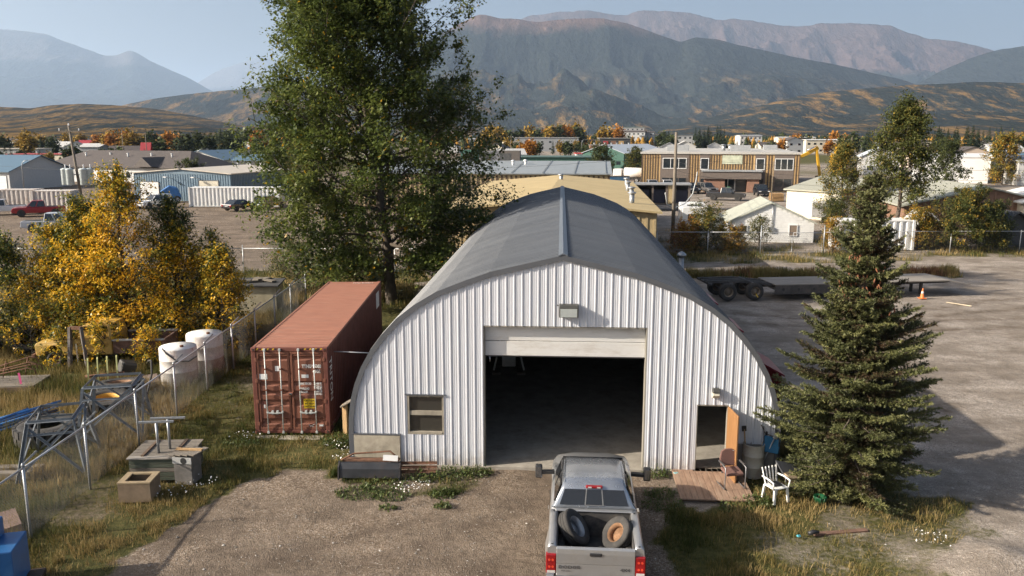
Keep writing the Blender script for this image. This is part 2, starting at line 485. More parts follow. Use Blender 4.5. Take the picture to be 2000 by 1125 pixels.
CAMH, FOC, PITCH = 9.6, 1600.0, 0.184
def skyline(pts, dist):
    """bearing and height of a skyline surveyed as picture columns/rows, for a range at the given distance"""
    out = []
    for px, py in pts:
        a = (px - 1000) / FOC; b = (562.5 - py) / FOC
        d = np.array([a, math.cos(PITCH) + b * math.sin(PITCH), -math.sin(PITCH) + b * math.cos(PITCH)])
        az = math.atan2(d[0], d[1]); out.append((az, CAMH + dist * d[2] / math.hypot(d[0], d[1])))
    return np.array(out)

def mountain(name, pts, dist, foot, nx, nt, matl, rough=.30, seed=1, spur=900.0, power=1.25, jag=.02):
    s = skyline(pts, dist)
    az = np.linspace(s[0, 0], s[-1, 0], nx)
    h = np.interp(az, s[:, 0], s[:, 1])
    h = np.convolve(np.pad(h, 3, 'edge'), np.array([1, 2, 3, 4, 3, 2, 1]) / 16, 'valid')
    t = np.concatenate([np.linspace(0, 1, nt), 1 + np.linspace(0, 1, nt // 3)[1:] * .7])
    A, T = np.meshgrid(az, t)
    H = np.interp(A, az, h)
    rad = foot + (dist - foot) * T
    X = np.sin(A) * rad; Y = np.cos(A) * rad
    up = np.clip(T, 0, 1); dn = np.clip((T - 1) / .7, 0, 1)
    S = up ** power * (1 - dn) ** 1.4
    win = np.clip(up * 4, 0, 1) * np.clip((1 - up) * 3.2, 0, 1)
    rdg = ridged(X / spur + 50, Y / (spur * 1.6) + 20, 6, seed, .52)
    Z = H * S * (1 - rough * win * (1 - rdg) * 1.7) - rough * .22 * H * win * (fbm(X / spur * 3, Y / spur * 3, 4, seed + 9) - .3)
    Z = Z + H * jag * (fbm(X / spur * 6, Y / spur * 6, 4, seed + 4) - .5) * np.clip(up * 3 - 2, 0, 1) * (1 - dn)
    Z = np.maximum(Z, 0) - 6 * (1 - np.clip(up * 8, 0, 1)) - 60 * dn
    i = np.arange(X.size).reshape(X.shape)
    F = np.stack([i[:-1, :-1], i[:-1, 1:], i[1:, 1:], i[1:, :-1]], -1).reshape(-1, 4)
    o = link(name, np_mesh(name, np.stack([X, Y, Z], -1).reshape(-1, 3), F, smooth=True), matl)
    return tag(o, kind='structure')

GREEN = (.020, .024, .021); GOLD = (.18, .11, .04); ROCK = (.105, .068, .055)
mountain('mountain_main', [(300, 250), (420, 236), (520, 215), (620, 175), (700, 140), (800, 95), (860, 68), (900, 45), (925, 31), (940, 27), (955, 31), (975, 37), (1010, 37), (1050, 43), (1080, 40), (1120, 36), (1180, 35), (1230, 47), (1280, 66), (1330, 82), (1360, 72), (1400, 76), (1440, 88), (1500, 100), (1560, 112), (1620, 124), (1700, 141), (1760, 155), (1850, 185), (1950, 225), (2060, 258)],
         8500, 3600, 560, 190, mountain_material('slope_main', GREEN, GOLD, ROCK, 1000, 60, .30, .035, .0055, gold_top=620), rough=.62, seed=3, spur=1150, power=1.15)
mountain('mountain_back', [(900, 90), (980, 50), (1040, 29), (1080, 24), (1150, 20), (1200, 28), (1225, 30), (1240, 22), (1255, 19), (1330, 23), (1360, 27), (1400, 39), (1440, 37), (1500, 46), (1560, 53), (1600, 46), (1660, 45), (1740, 49), (1770, 62), (1810, 76), (1870, 80), (1910, 90), (1960, 105), (2060, 130)],
         15000, 10500, 420, 120, mountain_material('slope_back', GREEN, GOLD, (.075, .052, .048), 900, 60, .1, .02), rough=.5, seed=8, spur=900, power=.85)
mountain('mountain_shoulder', [(1600, 240), (1700, 205), (1780, 170), (1840, 138), (1900, 112), (1950, 97), (2000, 90), (2100, 84), (2250, 70)],
         11000, 8800, 180, 70, mountain_material('slope_shoulder', GREEN, GOLD, ROCK, 1500, 60, .3, .03), rough=.3, seed=12, spur=1300)
mountain('hill_right', [(1240, 262), (1330, 243), (1400, 226), (1470, 209), (1540, 192), (1600, 182), (1700, 172), (1800, 165), (1900, 160), (2000, 163), (2100, 166), (2250, 180)],
         4300, 2300, 300, 90, mountain_material('slope_hill_right', GREEN, GOLD, ROCK, 4000, 200, .34, .09, .013, gold_top=900), rough=.5, seed=17, spur=520, power=1.0, jag=.04)
mountain('mountain_left', [(-260, 60), (-100, 50), (0, 57), (60, 62), (90, 66), (140, 86), (180, 100), (205, 109), (228, 109), (245, 101), (255, 98), (268, 103), (290, 117), (330, 135), (370, 153), (410, 176), (470, 205), (560, 240)],
         21000, 14500, 260, 90, mountain_material('slope_left', GREEN, GOLD, (.09, .08, .075), 1500, 100, .2, .02), rough=.3, seed=22, spur=2200)
mountain('mountain_left_back', [(330, 215), (380, 165), (420, 140), (450, 128), (490, 116), (520, 112), (570, 128), (640, 160), (760, 190)],
         30000, 24000, 120, 60, mountain_material('slope_left_back', GREEN, GOLD, (.1, .09, .085), 1500, 100, .1, .02), rough=.25, seed=25, spur=2600)
mountain('hill_left_back', [(60, 250), (150, 226), (230, 208), (280, 196), (330, 188), (400, 180), (470, 174), (560, 164), (640, 172), (720, 200), (840, 245)],
         6200, 3900, 260, 80, mountain_material('slope_hill_back', GREEN, GOLD, ROCK, 4000, 200, .4, .06, .009, gold_top=900), rough=.45, seed=29, spur=620, jag=.04)
mountain('hill_left', [(-300, 214), (-100, 213), (0, 209), (60, 211), (100, 206), (160, 203), (230, 206), (300, 212), (360, 222), (420, 235), (480, 246), (580, 262)],
         3000, 1150, 300, 110, mountain_material('slope_hill_left', GREEN, (.165, .10, .034), ROCK, 4000, 200, .62, .14, .018, gold_top=900), rough=.42, seed=33, spur=300, power=1.0, jag=.05)

# ------------------------------------------------------------------ haze: the autumn smoke in the valley air
hz = MB().bb(-42000, 42000, -9000, 47000, -2.2, 2600)
haze_mat = bpy.data.materials.new('smoky_air')
haze_mat.use_nodes = True
_hn = haze_mat.node_tree
_hn.nodes.remove(_hn.nodes['Principled BSDF'])
_pv = _hn.nodes.new('ShaderNodeVolumePrincipled')
_pv.inputs['Color'].default_value = (.56, .74, 1.0, 1)
_pv.inputs['Density'].default_value = 3.9e-5
_pv.inputs['Anisotropy'].default_value = .25
_hn.links.new(_pv.outputs[0], _hn.nodes['Material Output'].inputs['Volume'])
haze = hz.build('haze', haze_mat)
tag(haze, 'thin blue smoke haze filling the valley air', 'haze', kind='stuff')
# ------------------------------------------------------------------ palette
WHITE_STEEL = mat('white_painted_steel', (.56, .575, .61), rough=.42, var=.05, scale=1.5, dirt=(.42, .38, .33), dirt_amt=.22, dirt_scale=1.6, stretch=(2.5, 1, .35))
ROOF_STEEL = mat('charcoal_roof_steel', (.082, .090, .102), rough=.42, var=.10, scale=.9, dirt=(.13, .135, .14), dirt_amt=.35, dirt_scale=.45, stretch=(.45, 1.6, .45))
TRIM_STEEL = mat('dark_trim_steel', (.085, .09, .10), rough=.45, var=.1)
RIDGE_STEEL = mat('blue_grey_ridge_steel', (.115, .13, .15), rough=.4, var=.1)
CONCRETE = mat('weathered_concrete', (.36, .32, .25), rough=.9, var=.2, scale=4, bump=.4, bscale=30, dirt=(.12, .10, .08), dirt_amt=.5, dirt_scale=3)
GREY_CONC = mat('grey_concrete_slab', (.30, .275, .235), rough=.85, var=.2, scale=2, bump=.25, bscale=50, dirt=(.10, .085, .07), dirt_amt=.6, dirt_scale=1.2)
DARK_WOOD = mat('brown_weathered_wood', (.15, .10, .065), rough=.85, var=.3, scale=3, stretch=(1, 8, 8), bump=.3)
GREY_WOOD = mat('grey_weathered_wood', (.185, .16, .13), rough=.9, var=.3, scale=3, stretch=(1, 9, 9), bump=.4)
TAN_WOOD = mat('fresh_tan_wood', (.42, .27, .13), rough=.75, var=.2, scale=3, stretch=(8, 8, 1), bump=.2)
STAIN_WOOD = mat('stained_red_brown_deck_wood', (.27, .175, .12), rough=.85, var=.28, scale=2, stretch=(8, 1, 8), bump=.3, dirt=(.42, .34, .26), dirt_amt=.55, dirt_scale=1.1)
GALV = mat('galvanised_steel', (.33, .345, .36), rough=.42, metal=.55, var=.15, scale=12)
DGALV = mat('dull_galvanised_steel', (.19, .21, .23), rough=.55, metal=.35, var=.2, scale=9)
RUST = mat('rusty_iron', (.13, .062, .035), rough=.9, var=.4, scale=9, bump=.5)
BLACK_STEEL = mat('black_steel', (.022, .022, .025), rough=.5, var=.3, dirt=(.10, .06, .04), dirt_amt=.5, dirt_scale=5)
RUBBER = mat('dusty_rubber', (.035, .033, .031), rough=.85, var=.3, scale=5, dirt=(.12, .105, .09), dirt_amt=.45, dirt_scale=4)
CHROME = mat('chrome', (.7, .7, .72), rough=.12, metal=1, var=.04)
GLASS = glass()
WGLASS = glass('dusty_window_glass', (.035, .033, .028), .22)
WHITE = mat('white_paint', (.72, .72, .70), rough=.5, var=.06, dirt=(.4, .37, .32), dirt_amt=.3)
CLEANWHITE = mat('plain_white', (.62, .62, .61), rough=.5, var=.03)
BLACK = mat('matte_black', (.018, .018, .019), rough=.6, var=.2)

# mud splashed up the foot of the cladding and faint runs below the fixings
def stain(m, top, col):
    nt, N, L, P = nodes_of(m); src = P.inputs['Base Color'].links[0].from_socket
    tc = N.new('ShaderNodeTexCoord'); sp = N.new('ShaderNodeSeparateXYZ'); L.new(tc.outputs['Object'], sp.inputs[0])
    n = N.new('ShaderNodeTexNoise'); n.inputs['Scale'].default_value = 5; n.inputs['Detail'].default_value = 8; L.new(tc.outputs['Object'], n.inputs['Vector'])
    ad = N.new('ShaderNodeMath'); ad.operation = 'MULTIPLY_ADD'; L.new(n.outputs['Fac'], ad.inputs[0]); ad.inputs[1].default_value = .9; L.new(sp.outputs[2], ad.inputs[2])
    mr = N.new('ShaderNodeMapRange'); mr.inputs[1].default_value = .35; mr.inputs[2].default_value = .45 + top; mr.inputs[3].default_value = .75; mr.inputs[4].default_value = 0; L.new(ad.outputs[0], mr.inputs[0])
    mx = N.new('ShaderNodeMix'); mx.data_type = 'RGBA'; L.new(mr.outputs[0], mx.inputs[0]); L.new(src, mx.inputs[6]); mx.inputs[7].default_value = (*col, 1)
    L.new(mx.outputs[2], P.inputs['Base Color'])
stain(WHITE_STEEL, .5, (.30, .25, .20))
def sheet_variation(m, amt, world=False):
    """sheets of one wall or roof weather a little differently"""
    nt, N, L, P = nodes_of(m); src = P.inputs['Base Color'].links[0].from_socket
    oi = N.new('ShaderNodeObjectInfo'); mr = N.new('ShaderNodeMapRange'); mr.inputs[3].default_value = 1 - amt; mr.inputs[4].default_value = 1 + amt; L.new(oi.outputs['Random'], mr.inputs[0])
    mx = N.new('ShaderNodeMix'); mx.data_type = 'RGBA'; mx.blend_type = 'MULTIPLY'; mx.inputs[0].default_value = 1
    L.new(src, mx.inputs[6]); L.new(mr.outputs[0], mx.inputs[7]); L.new(mx.outputs[2], P.inputs['Base Color'])
    if world:
        geo = N.new('ShaderNodeNewGeometry')
        for n in N:
            if n.type == 'MAPPING': L.new(geo.outputs['Position'], n.inputs['Vector'])
sheet_variation(ROOF_STEEL, .07, True); sheet_variation(WHITE_STEEL, .025)
# ------------------------------------------------------------------ the arched steel shed
QW = [(0, 6.28), (.7, 6.115), (1.4, 5.95), (2.05, 5.79), (2.8, 5.52), (3.55, 5.22), (4.2, 4.83), (4.72, 4.42), (5.15, 3.95), (5.5, 3.48), (5.78, 2.98), (5.98, 2.48), (6.11, 2.0), (6.18, 1.5), (6.2, .96), (6.2, 0.0)]
QX = np.array([p[0] for p in QW]); QZ = np.array([p[1] for p in QW])
def arch_z(x): return float(np.interp(abs(x), QX[:15], QZ[:15]))
QLEN = 31.6
quonset = empty('arched_shed', (1.43, 22.62, 0), R(-3.4), 'white-fronted arched steel shed with dark roof and open garage door', 'shed')
# openings in the front wall (x0, x1, z0, z1)
GAR = (-2.26, 2.40, 0, 4.28); MAN = (3.86, 4.76, 0, 2.05); WIN = (-4.50, -3.42, .98, 2.18)
STUBL = (-6.2, -4.72, .95); STUBR = (4.80, 6.2, .90)
def wall_ranges(x):
    lo = .02
    if x < STUBL[1]: lo = STUBL[2]
    if x > STUBR[0]: lo = STUBR[2]
    hi = arch_z(x) - .05
    rs = [(lo, hi)]
    for (a, b, c, d) in (GAR, MAN, WIN):
        if a < x < b:
            n = []
            for (p, q) in rs:
                if c > p + .03: n.append((p, min(c, q)))
                if d < q: n.append((max(d, p), q))
            rs = n
    return rs
PITCHR = .2286
def rib(u):
    """front offset of the sheet at rib phase u in metres: broad pan, one tall rib, two low stiffeners"""
    return u
rib_pts = [(0, 0), (.012, -.019), (.040, -.019), (.056, 0), (.105, 0), (.112, -.004), (.122, -.004), (.129, 0), (.165, 0), (.172, -.004), (.182, -.004), (.189, 0)]
edges = sorted({GAR[0], GAR[1], MAN[0], MAN[1], WIN[0], WIN[1], STUBL[1], STUBR[0]})
npan = 14
pw = 12.4 / npan
xs_all = []
k = 0
x = -6.2
while x < 6.2:
    for (u, o) in rib_pts:
        if x + u < 6.2: xs_all.append((x + u, o))
    x += PITCHR
xs_all.append((6.2, 0.0))
pos = np.array([p[0] for p in xs_all]); off = np.array([p[1] for p in xs_all])
for e in edges:
    if np.min(np.abs(pos - e)) > 1e-4:
        o = float(np.interp(e, pos, off)); pos = np.append(pos, e); off = np.append(off, o); s = np.argsort(pos); pos = pos[s]; off = off[s]
bound = [-6.2 + i * PITCHR * 4 for i in range(14)] + [6.2]
for pi in range(14):
    a, b = bound[pi], bound[pi + 1]
    mb = MB()
    ids = [i for i in range(len(pos) - 1) if pos[i] >= a - 1e-6 and pos[i + 1] <= b + 1e-6]
    lap = -.0025 if pi % 2 else 0.0
    for i in ids:
        x0, x1 = pos[i], pos[i + 1]
        for (z0, z1) in wall_ranges((x0 + x1) / 2):
            t0 = min(z1, arch_z(x0) - .05) if z1 > arch_z((x0 + x1) / 2) - .2 else z1
            t1 = min(z1, arch_z(x1) - .05) if z1 > arch_z((x0 + x1) / 2) - .2 else z1
            if z1 > arch_z((x0 + x1) / 2) - .2: t0, t1 = arch_z(x0) - .05, arch_z(x1) - .05
            if max(t0, t1) - z0 < .02: continue
            mb.quad((x0, off[i] + lap, z0), (x1, off[i + 1] + lap, z0), (x1, off[i + 1] + lap, max(t1, z0 + .001)), (x0, off[i] + lap, max(t0, z0 + .001)))
    if mb.v: mb.build('wall_panel', WHITE_STEEL, quonset)

# arch sheets of the roof: ribs run from ridge to footing
def arch_pts(side):
    P = [(side * a, z) for a, z in QW[:15]]
    out = []
    for (p, q) in zip(P[:-1], P[1:]):
        out.append(p)
        m = ((p[0] + q[0]) / 2, (p[1] + q[1]) / 2)
        out.append(m)
    out.append(P[-1]); out.append((side * 6.2, .02))
    return out
RP = [(0, 0), (.09, 0), (.125, .055), (.185, .055), (.22, 0), (.29, 0)]
def roof_sheet(side, w=.92, cap=.05):
    ap = arch_pts(side); ys = []; os_ = []
    n = int(round(w / .3067))
    for k in range(n):
        for (u, o) in RP: ys.append(k * .3067 + u); os_.append(o)
    ys.append(n * .3067); os_.append(0)
    nrm = []
    for i in range(len(ap)):
        p = ap[max(i - 1, 0)]; q = ap[min(i + 1, len(ap) - 1)]
        d = Vector((q[0] - p[0], q[1] - p[1])).normalized(); nn = Vector((-d.y, d.x)) * (1 if side < 0 else 1)
        if nn.x * side < 0 and i > 2: nn = -nn
        if i <= 2 and nn.y < 0: nn = -nn
        nrm.append(nn)
    V = [(ap[i][0] + nrm[i].x * o, y, ap[i][1] + nrm[i].y * o) for y, o in zip(ys, os_) for i in range(len(ap))]
    m = len(ap)
    Fc = [(j * m + i, j * m + i + 1, (j + 1) * m + i + 1, (j + 1) * m + i) for j in range(len(ys) - 1) for i in range(m - 1)]
    me = bpy.data.meshes.new('roof_sheet'); me.from_pydata(V, [], Fc)
    me.materials.append(ROOF_STEEL); me.update()
    return me
sheets = {s: roof_sheet(s) for s in (-1, 1)}
ns = int(QLEN / .92)
for s in (-1, 1):
    for i in range(ns):
        link('roof_sheet', sheets[s], None, quonset, (0, -.022 + i * .92, .004 * (i % 2)))
QEND = -.022 + ns * .92
# gable trim following the arch, ridge cap, back wall, slab
def arch_strip(y0, y1, inner, outer, lo=.02):
    mb = MB(); ap = [p for p in arch_pts(-1)][::-1] + arch_pts(1)[1:]
    V = []
    n = len(ap)
    for i in range(n):
        p = ap[max(i - 1, 0)]; q = ap[min(i + 1, n - 1)]
        d = Vector((q[0] - p[0], q[1] - p[1])).normalized(); nn = Vector((-d.y, d.x))
        for (o, y) in ((inner, y0), (outer, y0), (outer, y1), (inner, y1)):
            V.append((ap[i][0] + nn.x * o, y, ap[i][1] + nn.y * o))
    Fc = [(4 * i + a, 4 * i + (a + 1) % 4, 4 * (i + 1) + (a + 1) % 4, 4 * (i + 1) + a) for i in range(n - 1) for a in range(4)]
    Fc += [(0, 1, 2, 3), (4 * (n - 1) + 3, 4 * (n - 1) + 2, 4 * (n - 1) + 1, 4 * (n - 1))]
    return mb.add(V, Fc)
arch_strip(-.062, -.024, -.10, .045).build('gable_trim', TRIM_STEEL, quonset)
arch_strip(QEND + .003, QEND + .05, -.1, .045).build('gable_trim', TRIM_STEEL, quonset)
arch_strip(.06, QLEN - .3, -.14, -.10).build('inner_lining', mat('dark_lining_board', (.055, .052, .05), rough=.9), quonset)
rc = MB()
for s in (-1, 1):
    rc.add([(0, -.075, 6.385), (s * .13, -.075, 6.33), (s * .13, QEND + .06, 6.33), (0, QEND + .06, 6.385), (0, -.075, 6.35), (s * .13, -.075, 6.295), (s * .13, QEND + .06, 6.295), (0, QEND + .06, 6.35)],
           [(0, 1, 2, 3), (4, 5, 6, 7), (0, 1, 5, 4), (1, 2, 6, 5), (2, 3, 7, 6)])
rc.build('ridge_cap', RIDGE_STEEL, quonset)
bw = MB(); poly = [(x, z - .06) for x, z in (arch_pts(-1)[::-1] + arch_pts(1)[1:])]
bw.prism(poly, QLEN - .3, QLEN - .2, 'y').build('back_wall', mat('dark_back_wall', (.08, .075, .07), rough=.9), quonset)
MB().bb(-6.05, 6.05, -.04, QLEN - .35, -.14, .035).build('floor_slab', GREY_CONC, quonset)
MB().bb(STUBL[0] - .02, STUBL[1], -.06, .32, -.05, STUBL[2] - .004).build('footing_stub', CONCRETE, quonset, bev=.015)
MB().bb(STUBR[0], STUBR[1] + .02, -.02, .32, -.05, STUBR[2] - .004).build('footing_stub', mat('grey_footing', (.20, .19, .175), rough=.9, var=.2, bump=.3), quonset, bev=.015)
MB().bb(STUBL[0], STUBL[1] + .01, -.07, .02, STUBL[2] + .0, STUBL[2] + .035).build('sill_flashing', TRIM_STEEL, quonset)
# garage door: jambs, header, two raised panels
JAMB = mat('tan_door_jamb', (.24, .225, .19), rough=.7, var=.15)
j = MB().bb(GAR[0] - .05, GAR[0] + .035, .001, .34, .04, GAR[3]); j.build('door_jamb', JAMB, quonset)
j = MB().bb(GAR[1] - .035, GAR[1] + .05, .001, .34, .04, GAR[3]); j.build('door_jamb', JAMB, quonset)
MB().bb(GAR[0] + .036, GAR[1] - .036, .004, .34, GAR[3] - .04, GAR[3] + .06).build('door_header', JAMB, quonset)
OHD = mat('white_overhead_door', (.62, .61, .585), rough=.55, var=.06, dirt=(.26, .21, .15), dirt_amt=.55, dirt_scale=1.5, stretch=(.5, 1, 2))
od = MB().bb(GAR[0] + .04, GAR[1] - .04, .20, .25, 3.80, 4.235).build('overhead_door', OHD, quonset, bev=.006)
MB().bb(GAR[0] + .04, GAR[1] - .04, .18, .23, 3.36, 3.785).build('door_section', OHD, od, bev=.006)
MB().bb(GAR[0] + .04, GAR[1] - .04, .185, .225, 3.325, 3.357).build('bottom_seal', BLACK, od)
MB().tube([(GAR[0] + .18, .17, 3.33), (GAR[0] + .18, .15, 3.18)], .012, 6).build('door_pull', CHROME, od)
# side door, swung open outwards
MB().bb(MAN[0] - .03, MAN[0] + .03, .001, .16, .04, MAN[3]).build('door_jamb', JAMB, quonset)
MB().bb(MAN[1] - .03, MAN[1] + .03, .001, .16, .04, MAN[3]).build('door_jamb', JAMB, quonset)
MB().bb(MAN[0] + .031, MAN[1] - .031, .001, .16, MAN[3] - .04, MAN[3] + .03).build('door_header', JAMB, quonset)
MB().bb(MAN[0] - .05, MAN[1] + .05, -.10, .2, .03, .075).build('threshold', GREY_WOOD, quonset)
dl = empty('side_door', (MAN[1] - .02, -.05, 0)); dl.parent = quonset; dl.rotation_euler = (0, 0, R(-83))
ORW = mat('orange_varnished_plywood', (.25, .125, .05), rough=.55, var=.22, scale=2.2, stretch=(9, 9, .8), bump=.15)
MB().bb(.0, .86, -.02, .025, .06, 2.03).build('door_leaf', ORW, dl, bev=.006)
for z in (.25, 1.0, 1.8): MB().bb(.05, .81, .027, .045, z - .06, z + .06).build('door_rail', ORW, dl)
MB().tube([(.80, -.02, 1.02), (.80, -.08, 1.02), (.72, -.08, 1.02)], .012, 6).build('door_handle', CHROME, dl)
# window with two lights
wf = empty('window', (0, 0, 0)); wf.parent = quonset
WF = mat('weathered_window_frame', (.27, .24, .19), rough=.8, var=.25, bump=.2)
x0, x1, z0, z1 = WIN
m_ = MB().bb(x0, x0 + .06, .0, .14, z0, z1); m_.bb(x1 - .06, x1, .0, .14, z0, z1); m_.bb(x0 + .061, x1 - .061, .0, .14, z1 - .06, z1); m_.bb(x0 + .061, x1 - .061, -.012, .14, z0, z0 + .075)
m_.build('window_frame', WF, wf)
MB().bb(x0 + .062, x1 - .062, .02, .13, 1.56, 1.69).build('window_rail', WF, wf)
MB().bb(x0 + .063, x1 - .063, .09, .10, z0 + .076, 1.559).build('window_pane', WGLASS, wf)
MB().bb(x0 + .063, x1 - .063, .07, .08, 1.691, z1 - .061).build('window_pane', WGLASS, wf)
MB().bb(x0 - .05, x1 + .06, -.055, .0, z1 + .0, z1 + .03).build('drip_flashing', TRIM_STEEL, wf)
# lamps on the front wall
HOUS = mat('dark_bronze_lamp_housing', (.055, .055, .05), rough=.5)
LENS = mat('frosted_lamp_lens', (.50, .54, .52), rough=.25, var=.08, spec=.7)
lp = empty('wall_lamp', (.17, -.03, 4.76)); lp.parent = quonset
m_ = MB(); m_.prism([(0, .19), (-.22, .19), (-.24, .11), (-.17, -.18), (0, -.18)], -.27, .27, 'x'); m_.build('lamp_housing', HOUS, lp, bev=.01)
MB().prism([(-.236, .085), (-.248, .085), (-.186, -.165), (-.174, -.165)], -.235, .235, 'x').build('lamp_lens', LENS, lp)
MB().tube([(-.29, -.02, .13), (-.33, -.02, .15)], .02, 6).build('photocell', BLACK, lp)
lp2 = empty('wall_lamp', (4.36, -.03, 2.42)); lp2.parent = quonset
m_ = MB(); m_.prism([(0, .15), (-.13, .15), (-.17, .05), (-.12, .02), (0, .02)], -.10, .10, 'x'); m_.build('lamp_housing', HOUS, lp2, bev=.008)
MB().prism([(0, .018), (-.13, .018), (-.15, -.05), (-.07, -.14), (0, -.14)], -.095, .095, 'x').build('lamp_lens', mat('cream_lamp_lens', (.5, .47, .38), rough=.4), lp2, bev=.008)
# dark red hooded vents along the right flank
REDH = mat('dark_red_hood', (.16, .012, .02), rough=.4, var=.15)
for yy in (2.0, 7.5, 12.4):
    h = empty('side_hood', (0, yy, 0)); h.parent = quonset
    m_ = MB(); m_.prism([(5.65, 3.1), (6.50, 2.62), (6.50, 1.7), (6.16, 1.6)], -.9, .9, 'y'); m_.build('hood_shell', REDH, h, bev=.02)
    MB().prism([(5.62, 3.17), (6.56, 2.655), (6.56, 2.60), (5.62, 3.11)], -.96, .96, 'y').build('hood_lid', mat('red_hood_lid', (.21, .02, .035), rough=.35, var=.1), h)
    h.parent = quonset
# work machine inside
jk = empty('jack_stand_machine', (-.13, 32.5, .02), R(0), 'pale tool cart on splayed legs inside the dark garage', 'machine')
MB().bb(-.28, .28, -.2, .2, .3, 1.0).build('cabinet', mat('pale_machine_paint', (.55, .55, .52), rough=.6), jk, bev=.03)
for s in (-1, 1):
    MB().beam((s * .3, 0, 1.6), (s * .62, 0, .1), .07, .07).build('leg', mat('pale_machine_paint', (.55, .55, .52)), jk)
    MB().bb(s * .5 - .16, s * .5 + .16, -.35, .35, 0, .09).build('foot', GREY_WOOD, jk)
MB().bb(-.34, .34, -.04, .04, 1.4, 2.1).build('mast', BLACK_STEEL, jk)
# ------------------------------------------------------------------ shipping container
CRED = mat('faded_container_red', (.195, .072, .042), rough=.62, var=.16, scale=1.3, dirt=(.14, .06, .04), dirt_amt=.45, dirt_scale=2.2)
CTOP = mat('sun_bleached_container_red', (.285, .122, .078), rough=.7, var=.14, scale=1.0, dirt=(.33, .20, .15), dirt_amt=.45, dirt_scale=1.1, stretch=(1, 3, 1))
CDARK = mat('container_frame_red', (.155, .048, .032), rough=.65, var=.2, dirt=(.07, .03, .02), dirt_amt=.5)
YEL = mat('caution_yellow', (.70, .46, .015), rough=.5, var=.08)
LETW = mat('white_lettering', (.74, .72, .68), rough=.6, var=.06, dirt=(.4, .2, .15), dirt_amt=.35, dirt_scale=7)
LETB = mat('black_lettering', (.012, .012, .012), rough=.6)
BAR = mat('galvanised_lock_bar', (.50, .52, .50), rough=.5, metal=.25, var=.15)
CX, CY = -5.93, 25.45
W, LEN, HC = 2.44, 12.19, 2.9
cont = empty('shipping_container', (CX - W / 2, CY, .02), R(.9), 'rust red forty foot shipping container with white lettered doors', 'container')
hw = W / 2
# corrugated sides and roof
def corr_side(x, sgn):
    mb = MB(); n = int((LEN - .3) / .28); V = []; ys = []
    for k in range(n):
        for (u, o) in ((0, 0), (.07, 0), (.14, .036), (.21, .036)): ys.append((.15 + k * .28 + u, o))
    ys.append((LEN - .15, 0))
    for y, o in ys:
        V += [(x - sgn * o, y, .17), (x - sgn * o, y, HC - .10)]
    return mb.add(V, [(2 * i, 2 * i + 2, 2 * i + 3, 2 * i + 1) for i in range(len(ys) - 1)])
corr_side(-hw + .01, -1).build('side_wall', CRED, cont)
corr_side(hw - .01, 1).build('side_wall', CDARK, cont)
def corr_roof():
    mb = MB(); ys = []; n = int((LEN - .9) / .215); V = []
    ys.append((.1, 0)); ys.append((.45, 0))
    for k in range(n):
        for (u, o) in ((0, 0), (.09, 0), (.11, -.022), (.195, -.022)): ys.append((.45 + k * .215 + u + .004, o))
    ys.append((LEN - .1, 0))
    for y, o in ys: V += [(-hw + .09, y, HC - .014 + o), (hw - .09, y, HC - .014 + o)]
    return mb.add(V, [(2 * i, 2 * i + 1, 2 * i + 3, 2 * i + 2) for i in range(len(ys) - 1)])
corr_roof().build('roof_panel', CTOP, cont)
MB().bb(-hw + .05, hw - .05, .06, LEN - .06, .10, .16).build('floor', CDARK, cont)
for s in (-1, 1):
    MB().bb(s * hw - .045 * s - .045, s * hw - .045 * s + .045, .12, LEN - .12, HC - .1, HC - .004).build('top_rail', CTOP, cont, bev=.012)
    MB().bb(s * hw - .04 * s - .04, s * hw - .04 * s + .04, .12, LEN - .12, .02, .165).build('bottom_rail', CDARK, cont)
    for y in (.06, LEN - .06):
        MB().bb(s * hw - .07 * s - .07, s * hw - .07 * s + .07, y - .06, y + .06, .12, HC - .12).build('corner_post', CDARK, cont, bev=.01)
        for z in (.06, HC - .06):
            MB().bb(s * (hw - .08) - .082, s * (hw - .08) + .082, y - .082, y + .082, z - .061, z + .061).build('corner_casting', CDARK, cont, bev=.015)
            MB().lathe([(.028, 0), (.028, .004)], 10, (s * (hw - .08), y - .084 if y < 1 else y + .081, z), (R(90), 0, 0)).build('casting_hole', BLACK, cont)
MB().bb(-hw + .165, hw - .165, .004, .12, HC - .13, HC - .006).build('door_header', CDARK, cont, bev=.01)
MB().bb(-hw + .165, hw - .165, .004, .12, .02, .13).build('door_sill', CDARK, cont, bev=.01)
MB().bb(-hw + .05, hw - .05, LEN - .06, LEN - .02, .1, HC - .05).build('end_wall', CRED, cont)
# hazard stripes on the header edge
for s in (-1, 1):
    for i in range(8):
        xx = s * (hw - .2 - i * .085)
        MB().add([(xx - .035, -.001, HC - .075), (xx + .01, -.001, HC - .075), (xx + .04, -.001, HC - .025), (xx - .005, -.001, HC - .025)], [(0, 1, 2, 3)]).build('hazard_stripe', YEL if i % 2 == 0 else BLACK, cont)
